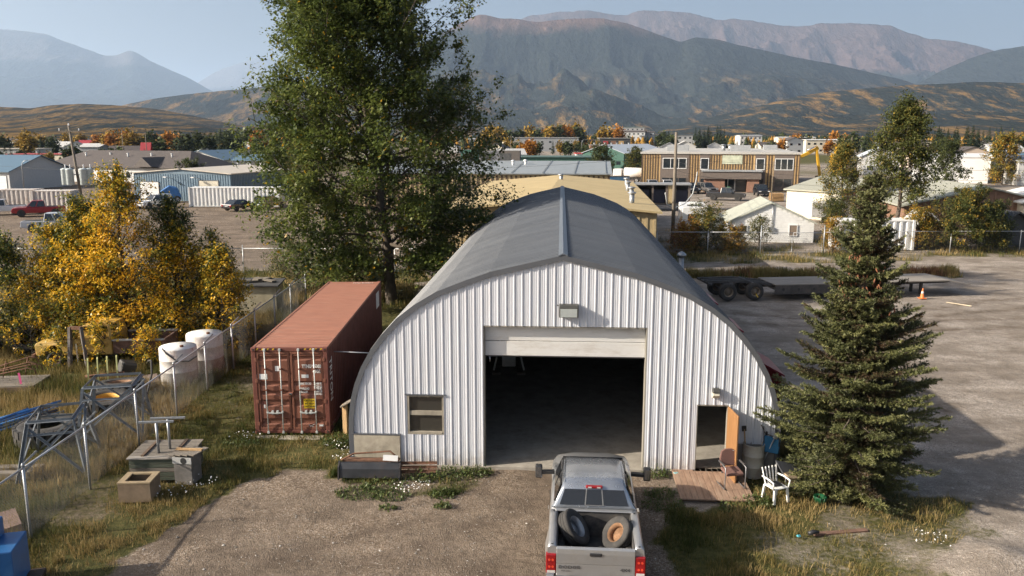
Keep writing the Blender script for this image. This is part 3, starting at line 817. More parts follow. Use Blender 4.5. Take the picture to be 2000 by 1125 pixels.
# doors with pressed panels
zb, zt = .14, HC - .14
for s in (-1, 1):
    x0, x1 = (-hw + .15, -.012) if s < 0 else (.012, hw - .15)
    d = empty('cargo_door', (0, 0, 0)); d.parent = cont
    zs = [(zb, .03)]; 
    # alternating pressed-in and flat bands as on corrugated container doors
    bands = [(.18, .50), (.80, 1.12), (1.30, 1.42), (1.52, 1.64), (1.76, 2.06), (2.40, 2.62)]
    mb = MB(); prof = [(zb, .03)]
    for (a, b) in [(.30, .52), (.92, 1.16), (1.30, 1.46), (1.60, 1.78), (2.46, 2.62)]:
        prof += [(a, .03), (a + .045, .075), (b - .045, .075), (b, .03)]
    prof += [(zt, .03)]
    xi0, xi1 = x0 + .07, x1 - .07
    V = []
    for z, o in prof: V += [(xi0, o, z), (xi1, o, z)]
    mb.add(V, [(2 * i, 2 * i + 1, 2 * i + 3, 2 * i + 2) for i in range(len(prof) - 1)])
    mb.build('door_panel', CRED, d)
    fr = MB().bb(x0, xi0, .012, .09, zb, zt); fr.bb(xi1, x1, .012, .09, zb, zt); fr.bb(xi0, xi1, .014, .085, zb, zb + .08); fr.bb(xi0, xi1, .014, .085, zt - .08, zt)
    fr.build('door_frame', CRED, d, bev=.006)
    for f in (.27, .73):
        xb = x0 + (x1 - x0) * f
        MB().tube([(xb, -.035, .05), (xb, -.035, HC - .05)], .019, 8).build('lock_bar', BAR, d)
        for z in (.055, HC - .075): MB().bb(xb - .035, xb + .035, -.058, .003, z - .03, z + .05).build('cam_keeper', BAR, d, bev=.006)
        for z in (.75, 1.5, 2.2): MB().bb(xb - .03, xb + .03, -.058, .03, z - .025, z + .025).build('bar_guide', CRED if z > 1 else BAR, d, bev=.005)
        MB().beam((xb, -.06, .74), (xb + (.26 if f < .5 else -.26), -.06, .72), .04, .02, (0, 1, 0)).build('bar_handle', BAR, d)
        MB().bb(xb + (.13 if f < .5 else -.2), xb + (.2 if f < .5 else -.13), -.055, .03, .68, .80).build('handle_catch', BAR, d, bev=.006)
    for z in (.35, 1.1, 1.8, 2.5):
        xe = x0 - .02 if s < 0 else x1 + .02
        MB().bb(xe - .04, xe + .04, -.012, .012, z - .06, z + .06).build('hinge', CRED, d, bev=.005)
MB().bb(-.10, .07, -.05, .01, 1.30, 1.42).build('lock_box', CRED, cont, bev=.01)
MB().bb(-.05, .03, -.075, -.051, 1.33, 1.39).build('padlock', CHROME, cont, bev=.008)
def plate(x, z, w, h, m, name='placard', y=.024): return MB().bb(x - w / 2, x + w / 2, y, y + .004, z - h / 2, z + h / 2).build(name, m, cont)
plate(-.93, 1.93, .36, .18, WHITE); plate(-.42, 2.2, .13, .17, WHITE); plate(.47, 1.94, .23, .11, WHITE); plate(.95, .27, .18, .06, WHITE)
plate(-.92, .98, .20, .24, CDARK); plate(-.88, .93, .05, .12, CLEANWHITE, y=.02)
plate(.57, 1.02, .37, .32, YEL)
LY = .0135
for t, x, z, sz in (('TTNU', .38, 2.22, .155), ('953039', .72, 2.22, .155), ('7', 1.10, 2.22, .155), ('45G1', .72, 2.05, .155)):
    lettering(t, sz, LETW, cont, (x, .0095 if x > 1.05 else .024, z), sx=.74, bold=.006)
for t, x, z in (('MAX GROSS', .30, 1.66), ('30.480 KG', .74, 1.66), ('67.200 LB', .74, 1.56), ('PAYLOAD', .30, 1.49), ('26.580 KG', .74, 1.49), ('58.600 LB', .74, 1.40), ('CU.CAP.', .30, 1.38), ('2,694 CU.FT', .74, 1.31)):
    lettering(t, .098, LETW, cont, (x, .024, z), sx=.66, bold=.005)
for t, z in (('CAUTION', 1.09), ("9'6\" HIGH", .99), ('CONTAINER', .89)):
    lettering(t, .085, LETB, cont, (.57, .0225, z), align='CENTER', sx=.85, bold=.002)
lettering('TRITON', .105, LETB, cont, (-1.05, .024, 2.25), sx=.7)
for k, (a, b) in enumerate((((.52, .30), (.70, .20)), ((.52, .20), (.70, .32)))):
    MB().beam((a[0], .022, a[1]), (b[0], .022, b[1]), .012, .004, (0, 1, 0)).build('chalk_mark', LETW, cont)
# owner's name down the side wall and the panel at the far end
lettering('TRITON', .50, LETW, cont, (hw - .004, .30, 2.45), rot=(R(90), R(90), R(90)), sx=.80, bold=.006)
MB().bb(hw - .006, hw + .0, LEN - 1.6, LEN - .75, 1.9, 2.6).build('side_placard', LETW, cont)
lettering('TTNU 953039 7', .17, LETW, cont, (.0, LEN - .5, HC - .008), rot=(0, 0, 0), sx=.8, bold=.002)
# paving slabs in front of the doors
for i, (x, y, w, h, r) in enumerate(((-7.95, 25.28, .7, .22, 2), (-7.15, 25.2, .78, .34, -2), (-6.42, 25.2, .6, .34, 3))):
    tag(MB().bb(-w / 2, w / 2, -h / 2, h / 2, -.05, -.005).build('paving_slab', CONCRETE, None, (x, y, .0), (0, 0, R(r)), bev=.012),
        ['flat concrete slab under the left door of the red container', 'flat concrete slab under the middle of the red container doors', 'short concrete slab under the right door of the red container'][i], 'slab', 'slabs at the container doors')
# steel rod from the container to the shed, and the leaning post with a capped board
tag(MB().tube([(-5.86, 26.1, 2.62), (-4.35, 26.0, 2.58)], .022, 6).build('tie_rod', GALV), 'thin pale steel rod bridging the red container and the arched shed', 'rod')
pt = empty('signpost', (-5.45, 25.55, 0), R(-20), 'short wooden post with a tilted board beside the red container', 'post')
MB().bb(-.08, .08, -.05, .05, 0, 1.0).build('post', TAN_WOOD, pt, bev=.006)
MB().box((.16, -.04, 1.10), (.62, .22, .045), (R(14), R(-32), 0)).build('board', GREY_WOOD, pt, bev=.006)

# ------------------------------------------------------------------ tyres
def tyre_mesh(r=.42, w=.27, rim=.26, n=36, knob=0):
    mb = MB(); h = w / 2
    mb.lathe([(rim, -h * .80), (rim + .03, -h * .95), (r * .80, -h), (r * .95, -h * .93), (r, -h * .72), (r * 1.004, -h * .3), (r * .985, -h * .27), (r * .985, -h * .2), (r * 1.004, -h * .17), (r * 1.004, h * .17), (r * .985, h * .2), (r * .985, h * .27), (r * 1.004, h * .3), (r, h * .72), (r * .95, h * .93), (r * .80, h), (rim + .03, h * .95), (rim, h * .80)], n)
    mb.f = [f for f in mb.f if len(f) == 4]; mb.sm = [True] * len(mb.f)
    # inner wall so the casing has thickness
    mb.lathe([(rim, -h * .80), (r * .9, -h * .7), (r * .9, h * .7), (rim, h * .80)], n); mb.f = [f for f in mb.f if len(f) == 4]; mb.sm = [True] * len(mb.f)
    if knob:
        for k in range(knob):
            a = 2 * math.pi * k / knob
            for s in (-1, 1):
                aa = a + (math.pi / knob if s > 0 else 0)
                mb.box((math.cos(aa) * r * 1.005, math.sin(aa) * r * 1.005, s * h * .5), (r * .10, r * .24, h * .95), (0, 0, aa))
    return mb
def rim_mesh(rim=.26, w=.2, dish=.06, n=28):
    return MB().lathe([(rim + .012, -w / 2), (rim - .02, -w / 2 + .02), (rim - .05, -w / 2 + .05), (rim - .05, w / 2 - .07), (rim - .02, w / 2 - .02), (rim + .012, w / 2)], n)
def disc_mesh(rim, z, n=24, holes=5):
    mb = MB().lathe([(0.001, z + .03), (rim * .3, z + .03), (rim * .36, z), (rim * .95, z - .01), (rim * .95, z - .02), (.001, z - .02)], n)
    return mb
def add_wheel(parent, loc, r, w, rot, rimm=None, hub=True, rf=.6):
    wh = empty('wheel', loc); wh.parent = parent; wh.rotation_euler = rot
    tyre_mesh(r, w, r * rf, 28).build('tyre', RUBBER, wh)
    mb = rim_mesh(r * rf, w * .85); mb.f = [f for f in mb.f if len(f) == 4]; mb.sm = [True] * len(mb.f)
    mb.build('rim', rimm or GALV, wh)
    if hub: disc_mesh(r * rf, w * .18).build('hub', rimm or GALV, wh)
    return wh

# ------------------------------------------------------------------ silver pickup in front of the shed
SILVER = mat('dusty_silver_paint', (.40, .405, .41), rough=.32, metal=.65, var=.06, scale=1.4, dirt=(.30, .26, .21), dirt_amt=.45, dirt_scale=1.6, coat=.4)
SILV2 = mat('silver_roof_paint', (.34, .365, .40), rough=.26, metal=.7, var=.05, dirt=(.36, .36, .36), dirt_amt=.15, dirt_scale=2, coat=.5)
REDL = mat('red_lamp_lens', (.23, .006, .008), rough=.18, var=.2, spec=.7)
REDB = mat('bright_red_lens', (.60, .05, .025), rough=.15)
PLAS = mat('black_plastic', (.02, .02, .021), rough=.45)
LINER = mat('worn_bed_liner', (.045, .043, .042), rough=.85, var=.4, scale=5, dirt=(.15, .12, .09), dirt_amt=.6, dirt_scale=2.5)
tk = empty('silver_pickup', (1.70, 15.36, 0), R(-4.4), 'dusty silver crew pickup with two tyres in its bed facing the shed', 'pickup')
# local frame: +y forward, tailgate at y=0
def loft(secs, close=True):
    """secs: list of rings (equal counts) -> skinned mesh"""
    mb = MB(); n = len(secs[0]); V = [p for s in secs for p in s]
    Fc = [(i * n + k, i * n + (k + 1) % n, (i + 1) * n + (k + 1) % n, (i + 1) * n + k) for i in range(len(secs) - 1) for k in range(n if close else n - 1)]
    return mb.add(V, Fc, True)
# bed: outer sides with rounded top rails and flares, as profiles in x-z swept along y
def bed_side(s):
    ys = [0.02, .25, .48, .62, .80, 1.0, 1.18, 1.34, 1.50, 1.72]
    secs = []
    for y in ys:
        fl = .055 * max(0, 1 - ((y - .82) / .5) ** 2)
        zc = .60 + (.32 * max(0, 1 - ((y - .82) / .44) ** 2) ** .5 if abs(y - .82) < .44 else 0)
        o = 1.0
        secs.append([(s * .80, y, 1.34), (s * .82, y, 1.385), (s * .93, y, 1.385), (s * .975, y, 1.345), (s * (o - .015), y, 1.18), (s * (o + fl * .6), y, 1.08), (s * (o + fl), y, 1.0), (s * (o + fl), y, zc + .05), (s * (o + fl - .05), y, zc), (s * .88, y, zc + .05), (s * .80, y, .9)])
    mb = loft(secs)
    n = 11
    mb.f += [list(range(n)), [9 * n + k for k in range(n)]]; mb.sm += [False, False]
    return mb
for s in (-1, 1): bed_side(s).build('bed_side', SILVER, tk)
MB().bb(-.80, .80, .02, 1.70, .70, .76).build('bed_floor', LINER, tk)
for s in (-1, 1):
    MB().bb(s * .72 - .085, s * .72 + .085, .40, 1.24, .761, 1.04).build('wheel_housing', LINER, tk, bev=.04)
    MB().bb(s * .79 - .008, s * .79 + .008, .03, 1.69, .762, 1.335).build('bed_liner_wall', LINER, tk)
MB().bb(-.80, .80, 1.66, 1.72, .76, 1.36).build('bed_front_wall', LINER, tk)
MB().bb(-.86, .86, 1.63, 1.74, 1.36, 1.40).build('bed_front_rail', SILVER, tk, bev=.015)
# tailgate
tg = empty('tailgate', (0, 0, 0)); tg.parent = tk
sec = [(-.005, .735), (-.035, .76), (-.03, 1.02), (-.035, 1.04), (-.04, 1.25), (-.03, 1.345), (.0, 1.375), (.045, 1.375), (.06, 1.34), (.06, .735)]
MB().prism(sec, -.795, .795, 'x').build('gate_panel', SILVER, tg, bev=.008)
MB().bb(-.125, .125, -.062, -.03, 1.215, 1.285).build('gate_handle', PLAS, tg, bev=.02, seg=2)
lettering('DODGE', .085, mat('dull_chrome_badge', (.16, .16, .165), rough=.35, metal=.6), tg, (-.755, -.041, .93), sx=1.45, bold=.004)
lettering('RAM 2500', .035, mat('dull_chrome_badge', (.16, .16, .165)), tg, (-.70, -.041, .865), sx=1.2)
lettering('4X4', .085, mat('dull_chrome_badge', (.16, .16, .165)), tg, (.50, -.041, .905), sx=1.35, bold=.004)
for s in (-1, 1):
    tl = empty('tail_lamp', (0, 0, 0)); tl.parent = tk
    MB().bb(s * .905 - .105, s * .905 + .105, -.03, .10, .80, 1.22).build('lamp_body', REDL, tl, bev=.02, seg=2)
    for (dx, dz) in ((-.035, .30), (.035, .30), (-.035, .15), (.035, .15)):
        MB().lathe([(.028, 0), (.028, .004)], 10, (s * .905 + dx, -.031, .80 + dz), (R(90), 0, 0)).build('bulb', REDB, tl)
    MB().bb(s * .905 - .085, s * .905 + .085, -.034, -.029, .815, .87).build('reverse_lens', mat('clear_lens', (.5, .47, .45), rough=.15), tl)
    MB().lathe([(.022, 0), (.026, .006)], 8, (s * .885, .10, 1.384)).build('stake_pocket', BLACK, tk)
    MB().lathe([(.022, 0), (.026, .006)], 8, (s * .885, 1.60, 1.384)).build('stake_pocket', BLACK, tk)
# bumper
MB().prism([(-.16, .50), (-.20, .56), (-.20, .66), (-.15, .70), (.02, .70), (.02, .50)], -1.0, 1.0, 'x').build('rear_bumper', CHROME, tk, bev=.02, seg=2)
MB().bb(-.55, .55, -.155, .015, .701, .72).build('bumper_step', PLAS, tk)
lpz = empty('licence_plate', (-.08, 0, 0)); lpz.parent = tk
MB().bb(-.155, .155, -.212, -.205, .55, .70).build('plate', CLEANWHITE, lpz)
lettering('BRITISH COLUMBIA', .026, mat('blue_lettering', (.02, .05, .25)), lpz, (0, -.214, .665), align='CENTER')
# cab
Z0 = 1.40
def ring(y, zt, wt, zs, ws, zb, wb):
    return [(-wb, y, zb), (-ws, y, zs), (-wt - .06, y, zt - .10), (-wt, y, zt - .03), (-wt * .6, y, zt), (wt * .6, y, zt), (wt, y, zt - .03), (wt + .06, y, zt - .10), (ws, y, zs), (wb, y, zb)]
# lower cab body
lowc = []
for (y, w_, zt) in ((1.76, .985, 1.36), (2.0, 1.0, 1.38), (3.6, 1.0, 1.38), (4.2, .99, 1.36), (4.6, .985, 1.30)):
    lowc.append([(-w_ + .06, y, .46), (-w_, y, .60), (-w_ - .01, y, 1.0), (-w_ + .02, y, 1.25), (-w_ + .08, y, zt), (w_ - .08, y, zt), (w_ - .02, y, 1.25), (w_ + .01, y, 1.0), (w_, y, .60), (w_ - .06, y, .46)])
mb = loft(lowc); mb.f += [list(range(10)), [40 + k for k in range(10)]]; mb.sm += [False, False]
mb.build('cab_body', SILVER, tk)
cab = []
for (y, zt, wt, ws) in ((1.78, 1.42, .84, .90), (1.92, 1.80, .70, .80), (2.02, 1.90, .66, .76), (2.3, 1.935, .66, .77), (2.9, 1.94, .66, .78), (3.35, 1.915, .65, .78), (3.55, 1.87, .65, .79), (4.15, 1.42, .74, .88)):
    zs = 1.40
    cab.append([(-.90, y, 1.37), (-ws - .05, y, zs + (zt - zs) * .25), (-wt - .05, y, zt - (zt - zs) * .12), (-wt + .03, y, zt - (zt - zs) * .015), (-wt * .55, y, zt), (wt * .55, y, zt), (wt - .03, y, zt - (zt - zs) * .015), (wt + .05, y, zt - (zt - zs) * .12), (ws + .05, y, zs + (zt - zs) * .25), (.90, y, 1.37)])
mb = loft(cab); mb.f += [list(range(10)), [70 + k for k in range(10)]]; mb.sm += [False, False]
mb.build('cab_roof', SILV2, tk)
# rear glass set proud of the back of the cab, in three lights
def gp(u, v):
    """point on the rear window plane: u -1..1 across, v 0..1 up"""
    y = 1.785 + .135 * v; z = 1.44 + .355 * v; w_ = .80 - .125 * v
    return (u * w_, y - .012, z)
def rearq(u0, u1, name, m, d=.0):
    a, b, c, e = gp(u0, .06), gp(u1, .06), gp(u1, .96), gp(u0, .96)
    mb = MB(); P4 = [Vector(p) + Vector((0, -d, 0)) for p in (a, b, c, e)]; Q4 = [p + Vector((0, .01, 0)) for p in P4]
    mb.add(P4 + Q4, [(0, 1, 2, 3), (7, 6, 5, 4), (0, 4, 5, 1), (1, 5, 6, 2), (2, 6, 7, 3), (3, 7, 4, 0)])
    return mb.build(name, m, tk)
CABGLASS = glass('tinted_cab_glass', (.012, .012, .013), .05)
rearq(-.97, -.27, 'rear_window', CABGLASS); rearq(-.235, .235, 'rear_window', CABGLASS); rearq(.27, .97, 'rear_window', CABGLASS)
for u in (-.252, .252): rearq(u - .016, u + .016, 'window_slider_frame', mat('grey_slider_frame', (.14, .14, .14), rough=.5), .004)
MB().beam(Vector(gp(-.24, .06)) + Vector((0, -.005, 0)), Vector(gp(.24, .06)) + Vector((0, -.005, 0)), .02, .012).build('window_slider_frame', mat('grey_slider_frame', (.14, .14, .14)), tk)
bl = MB().bb(-.19, .19, 1.875, 1.96, 1.815, 1.875); bl.build('brake_lamp', REDL, tk, bev=.02, seg=2)
for s in (-1, 1): MB().bb(s * .1 - .04, s * .1 + .04, 1.868, 1.878, 1.83, 1.86).build('cargo_lens', mat('clear_lens', (.5, .47, .45)), tk)
# side windows, pillars' dark seams, mirrors, handles
for s in (-1, 1):
    for (ya, yb) in ((1.98, 2.72), (2.80, 3.62)):
        mb = MB()
        q = [(s * .905, ya + .02, 1.44), (s * .905, yb, 1.44), (s * .765, yb - .12 if yb > 3 else yb, 1.83), (s * .765, ya + .08, 1.83)]
        mb.add(q + [(a - s * .03, b, c) for a, b, c in q], [(0, 1, 2, 3), (7, 6, 5, 4), (0, 4, 5, 1), (1, 5, 6, 2), (2, 6, 7, 3), (3, 7, 4, 0)]); mb.build('side_window', CABGLASS, tk)
    MB().tube([(s * .70, 2.02, 1.915), (s * .715, 2.7, 1.935), (s * .70, 3.4, 1.915)], .012, 5).build('drip_rail', BLACK, tk)
    mr = empty('tow_mirror', (0, 0, 0)); mr.parent = tk
    MB().beam((s * .93, 3.50, 1.50), (s * 1.26, 3.46, 1.50), .13, .07).build('mirror_arm', PLAS, mr)
    MB().bb(s * 1.31 - .085, s * 1.31 + .085, 3.39, 3.52, 1.36, 1.70).build('mirror_shell', PLAS, mr, bev=.035, seg=2)
    MB().bb(s * 1.31 - .065, s * 1.31 + .065, 3.381, 3.389, 1.40, 1.66).build('mirror_glass', mat('mirror_glass', (.25, .27, .3), rough=.08, metal=.9, var=.05), mr, bev=.003)
    for y in (2.15, 2.95): MB().bb(s * 1.01 - .02, s * 1.01 + .03 * s + .0, y, y + .18, 1.12, 1.17).build('door_handle', CHROME, tk)
    for y in (2.76,): MB().bb(s * 1.003 - .006, s * 1.003 + .006, y, y + .012, .62, 1.36).build('door_seam', BLACK, tk)
MB().quad((-.72, 3.66, 1.82), (.72, 3.66, 1.82), (.80, 4.16, 1.45), (-.80, 4.16, 1.45)).build('windscreen', CABGLASS, tk, loc=(0, .02, .02))
# bonnet and nose
hd = []
for (y, zt, w_, zb) in ((4.05, 1.40, .90, .55), (4.5, 1.39, .92, .55), (5.1, 1.34, .92, .5), (5.45, 1.24, .90, .5), (5.6, 1.05, .86, .45)):
    hd.append([(-w_ - .08, y, zb), (-w_ - .10, y, 1.0 if zt > 1.06 else .9), (-w_ + .02, y, zt - .08), (-w_ * .5, y, zt), (w_ * .5, y, zt), (w_ - .02, y, zt - .08), (w_ + .10, y, 1.0 if zt > 1.06 else .9), (w_ + .08, y, zb)])
mb = loft(hd); mb.f += [list(range(8)), [32 + k for k in range(8)]]; mb.sm += [False, False]
mb.build('bonnet', SILVER, tk)
MB().bb(-.95, .95, 5.55, 5.75, .45, .75).build('front_bumper', CHROME, tk, bev=.03)
MB().bb(-.85, .85, .3, 5.3, .36, .50).build('chassis', BLACK, tk)
for s in (-1, 1):
    for y in (.82, 4.65): add_wheel(tk, (s * .86, y, .40), .40, .27, (0, R(90) * s, 0))
# two loose tyres and rubbish in the bed
def loose_tyre(loc, rot, label, rimcol=None, r=.40, w=.26, knob=0, rim=None, tw=True, group=None, on=None):
    t = empty('loose_tyre', loc, 0, label, 'tyre', group); t.rotation_euler = rot
    rim = rim or r * .58
    tyre_mesh(r, w, rim, 36, knob).build('casing', RUBBER, t)
    if rimcol:
        mb = rim_mesh(rim, w * .85); mb.f = [f for f in mb.f if len(f) == 4]; mb.sm = [True] * len(mb.f); mb.build('rim', rimcol, t)
        disc_mesh(rim, -w * .12).build('rim_disc', rimcol, t)
    return t
tkm = Matrix.Translation((1.70, 15.36, 0)) @ Matrix.Rotation(R(-4.4), 4, 'Z')
def intk(x, y, z): return tuple(tkm @ Vector((x, y, z)))
loose_tyre(intk(-.44, 1.22, 1.18), (R(6), R(52), R(-12)), 'worn tyre with grey rim leaning inside the left of the pickup bed', GALV, .42, .25, group='tyres in the pickup bed')
loose_tyre(intk(.50, 1.06, 1.16), (R(8), R(-50), R(16)), 'worn tyre with rusty tan rim leaning inside the right of the pickup bed', mat('rusty_tan_rim', (.21, .115, .06), rough=.8, var=.4, scale=8), .38, .23, group='tyres in the pickup bed')
tag(MB().box((0, 0, 0), (.42, .2, .1), (0, 0, .3)).box((.1, .12, .04), (.2, .12, .12), (0, .2, .9)).build('rubber_mat', RUBBER, None, intk(.02, .75, .83), bev=.02), 'black folded rubber mat on the floor of the pickup bed', 'mat')
rb = MB()
rr = random.Random(4)
for i in range(14): rb.box((rr.uniform(-.25, .25), rr.uniform(-.15, .15), .02 + rr.uniform(0, .05)), (rr.uniform(.04, .14), rr.uniform(.03, .1), rr.uniform(.02, .06)), (rr.uniform(-.4, .4), rr.uniform(-.4, .4), rr.uniform(0, 3)))
tag(rb.build('scrap_litter', mat('tan_scrap_litter', (.36, .26, .16), rough=.9, var=.5, scale=9), None, intk(.38, .28, .77)), 'tan scraps and litter behind the right tyre in the truck bed', 'litter', kind='stuff')
tag(MB().box((0, 0, 0), (.16, .09, .05), (0, .2, .4)).build('white_rag', CLEANWHITE, None, intk(.36, .14, .81), bev=.02), 'crumpled white rag by the tailgate inside the truck bed', 'rag')
tag(MB().tube([(0, 0, 0), (.15, .1, .08), (.3, .05, .06), (.45, .12, .09), (.5, .0, .05)], .018, 6).build('tow_chain', BLACK_STEEL, None, intk(-.02, .2, .80)), 'dark tow strap coiled on the pickup bed floor', 'strap')
# ------------------------------------------------------------------ trees
BARK = mat('grey_brown_bark', (.10, .08, .062), rough=.95, var=.35, scale=5, stretch=(3, 3, .6), bump=.6, bscale=14)
PALEBARK = mat('dark_poplar_bark', (.085, .075, .06), rough=.95, var=.35, scale=6, bump=.4)
LEAF_DARK = ramp_mat('cottonwood_leaf', [(0, (.040, .058, .015)), (.45, (.090, .120, .028)), (.82, (.16, .185, .046)), (.95, (.21, .21, .055)), (1, (.46, .27, .02))], rough=.38, spec=.5, trans=.40)
LEAF_GOLD = ramp_mat('golden_poplar_leaf', [(0, (.055, .08, .02)), (.32, (.13, .15, .032)), (.52, (.40, .31, .035)), (.78, (.72, .45, .03)), (1, (.80, .47, .04))], rough=.45, spec=.4, trans=.35)
LEAF_AUT = ramp_mat('autumn_shrub_leaf', [(0, (.045, .058, .018)), (.4, (.10, .11, .03)), (.62, (.25, .19, .04)), (.82, (.46, .26, .03)), (1, (.34, .13, .035))], rough=.5, spec=.3, trans=.3)
NEEDLE = ramp_mat('spruce_needle', [(0, (.070, .040, .022)), (.14, (.055, .047, .022)), (.25, (.052, .056, .020)), (.7, (.095, .105, .038)), (1, (.17, .168, .062))], rough=.55, spec=.35)
CONIF = ramp_mat('far_conifer_needle', [(0, (.014, .022, .011)), (.5, (.028, .042, .020)), (1, (.062, .075, .030))], rough=.7, spec=.2)

def basis(d):
    d = d / np.linalg.norm(d, axis=-1, keepdims=True)
    h = np.where(np.abs(d[..., 2:3]) < .9, np.array([0, 0, 1.]), np.array([1., 0, 0]))
    u = np.cross(d, h); u /= np.linalg.norm(u, axis=-1, keepdims=True)
    return d, u, np.cross(d, u)

def leaf_mesh(pos, size, tint, rng, droop=.35, aspect=.72):
    """one folded kite per leaf, random facing with the tip hanging outwards and down"""
    n = len(pos)
    d = rng.normal(size=(n, 3)); d[:, 2] -= droop * 1.5
    d, u, w = basis(d)
    s = (size * rng.uniform(.65, 1.25, n))[:, None]
    a = pos; tip = pos + d * s; mid = pos + d * s * .42
    fold = w * s * .10
    l = mid + u * s * aspect * .5 + fold; r = mid - u * s * aspect * .5 + fold
    V = np.stack([a, r, tip, l], 1).reshape(-1, 3)
    F = np.arange(4 * n).reshape(n, 4)
    return V, F, np.repeat(tint, 4)

def skeleton(rng, H, env, t0=.18, n1=26, lean=(0, 0), r0=.3, up=.45, top=.93, twig=1.0, nsec=7, wob=.25, low=.1):
    """trunk and limbs: returns tube paths and twig anchor points"""
    tubes = []; anchors = []
    nz = 10
    tr = [np.array([lean[0] * (k / nz) ** 1.3 + wob * H * .02 * rng.normal() * (k > 0), lean[1] * (k / nz) ** 1.3 + wob * H * .02 * rng.normal() * (k > 0), H * top * k / nz]) for k in range(nz + 1)]
    tubes.append((tr, [r0 * (1 - .93 * (k / nz)) ** .9 + .012 for k in range(nz + 1)]))
    T = np.array(tr)
    def on_trunk(t): 
        q = t * nz; i = min(int(q), nz - 1); return T[i] + (T[i + 1] - T[i]) * (q - i)
    ga = rng.uniform(0, 6)
    for i in range(n1):
        t = t0 + (1 - t0) * ((i + rng.uniform(0, .8)) / n1) ** .9
        t = min(t, .99)
        p = on_trunk(t); ga += 2.4 + rng.uniform(-.5, .5)
        Rr = env((p[2]) / H) * rng.uniform(.72, 1.08)
        if Rr < .15: continue
        el = up * (low + (1.5 - low) * t) + rng.uniform(-.14, .14)
        L = Rr / max(.35, math.cos(el))
        dirn = np.array([math.cos(ga) * math.cos(el), math.sin(ga) * math.cos(el), math.sin(el)])
        pts = [p]; d = dirn.copy(); m = 6
        for k in range(m):
            d = d + np.array([0, 0, .06]) + rng.normal(size=3) * .11; d /= np.linalg.norm(d)
            pts.append(pts[-1] + d * L / m)
        rb = r0 * .34 * (1 - t * .75) + .012
        tubes.append((pts, [rb * (1 - .88 * k / m) + .004 for k in range(m + 1)]))
        for j in range(nsec):
            s = .28 + .72 * (j + rng.uniform(0, .9)) / nsec; s = min(s, .999)
            q = s * m; a = min(int(q), m - 1); b = pts[a] + (pts[a + 1] - pts[a]) * (q - a)
            sd = (pts[a + 1] - pts[a]); sd /= np.linalg.norm(sd)
            sd = sd * .75 + rng.normal(size=3) * .55 + np.array([0, 0, .18]); sd /= np.linalg.norm(sd)
            SL = L * rng.uniform(.22, .42) * (1.12 - .5 * s) + .35 * twig
            e = b + sd * SL * .55 + rng.normal(size=3) * .05 * SL; f = b + sd * SL + np.array([0, 0, -.04 * SL])
            tubes.append(([b, e, f], [rb * .42 * (1 - .6 * s) + .004, rb * .25 * (1 - .6 * s) + .003, .003]))
            for k in range(6):
                w = rng.uniform(.15, 1.0); c = b + sd * SL * w
                td = sd * .6 + rng.normal(size=3) * .75; td /= np.linalg.norm(td)
                tl = twig * rng.uniform(.3, .75)
                anchors.append((c, td, tl, s, p[2] / H))
    return tubes, anchors

def tree_object(name, seed, H, env, loc, leafmat, bark, nleaf, lsize, tintf, label=None, cat='tree', group=None, gap=.22, rz=0, leaf_droop=.35, crown='crown', tubemin=0.0, fill=None, fill_lo=.06, **kw):
    rng = np.random.default_rng(seed)
    tubes, anchors = skeleton(rng, H, env, **kw)
    o = empty(name, loc, rz, label, cat, group)
    mb = MB()
    for pts, rs in tubes:
        if max(rs) >= tubemin: mb.tube([tuple(p) for p in pts], [float(r) for r in rs], 7 if max(rs) > .08 else 4, caps=False)
    me = mb.mesh('trunk', fix=False)
    link('trunk', me, bark, o)
    A = np.array([a[0] for a in anchors]); D = np.array([a[1] for a in anchors]); TL = np.array([a[2] for a in anchors])
    keep = rng.random(len(A)) > gap
    A, D, TL = A[keep], D[keep], TL[keep]
    cl = rng.random(len(A))
    i = rng.integers(0, len(A), nleaf)
    pos = A[i] + D[i] * (TL[i] * rng.random(nleaf))[:, None] + rng.normal(size=(nleaf, 3)) * .11 * kw.get('twig', 1.0)
    clk = cl[i]
    if fill:      # leaf clumps spread through the crown's volume, thicker towards the outside
        nc, nl, cr_ = fill; lean = kw.get('lean', (0, 0))
        t = rng.uniform(fill_lo, .98, nc); e = np.array([env(q) for q in t]) * np.sqrt(rng.uniform(.18, 1.0, nc)); a = rng.uniform(0, 6.283, nc)
        c = np.stack([lean[0] * t ** 1.3 + e * np.cos(a), lean[1] * t ** 1.3 + e * np.sin(a), H * t], -1)
        q = rng.integers(0, nc, nl); off = rng.normal(size=(nl, 3)) * cr_ * np.array([1, 1, .8]); out = (c - np.array([0, 0, H * .35]))[q]; out /= np.linalg.norm(out, axis=1, keepdims=True)
        off += out * (rng.exponential(.55, nl) * cr_)[:, None] + np.array([0, 0, .3]) * (rng.exponential(.5, nl) * cr_)[:, None]
        pos = np.concatenate([pos, c[q] + off]); pos[:, 2] = np.maximum(pos[:, 2], .15); clk = np.concatenate([clk, rng.random(nc)[q]])
    tint = tintf(pos, clk, rng)
    V, F, T = leaf_mesh(pos, lsize, tint, rng, leaf_droop)
    link(crown, np_mesh('crown', V, F, np.clip(T, 0, 1)), leafmat, o)
    return o

def env_pts(*p):
    xs = [a for a, _ in p]; ys = [b for _, b in p]
    return lambda t: float(np.interp(t, xs, ys))

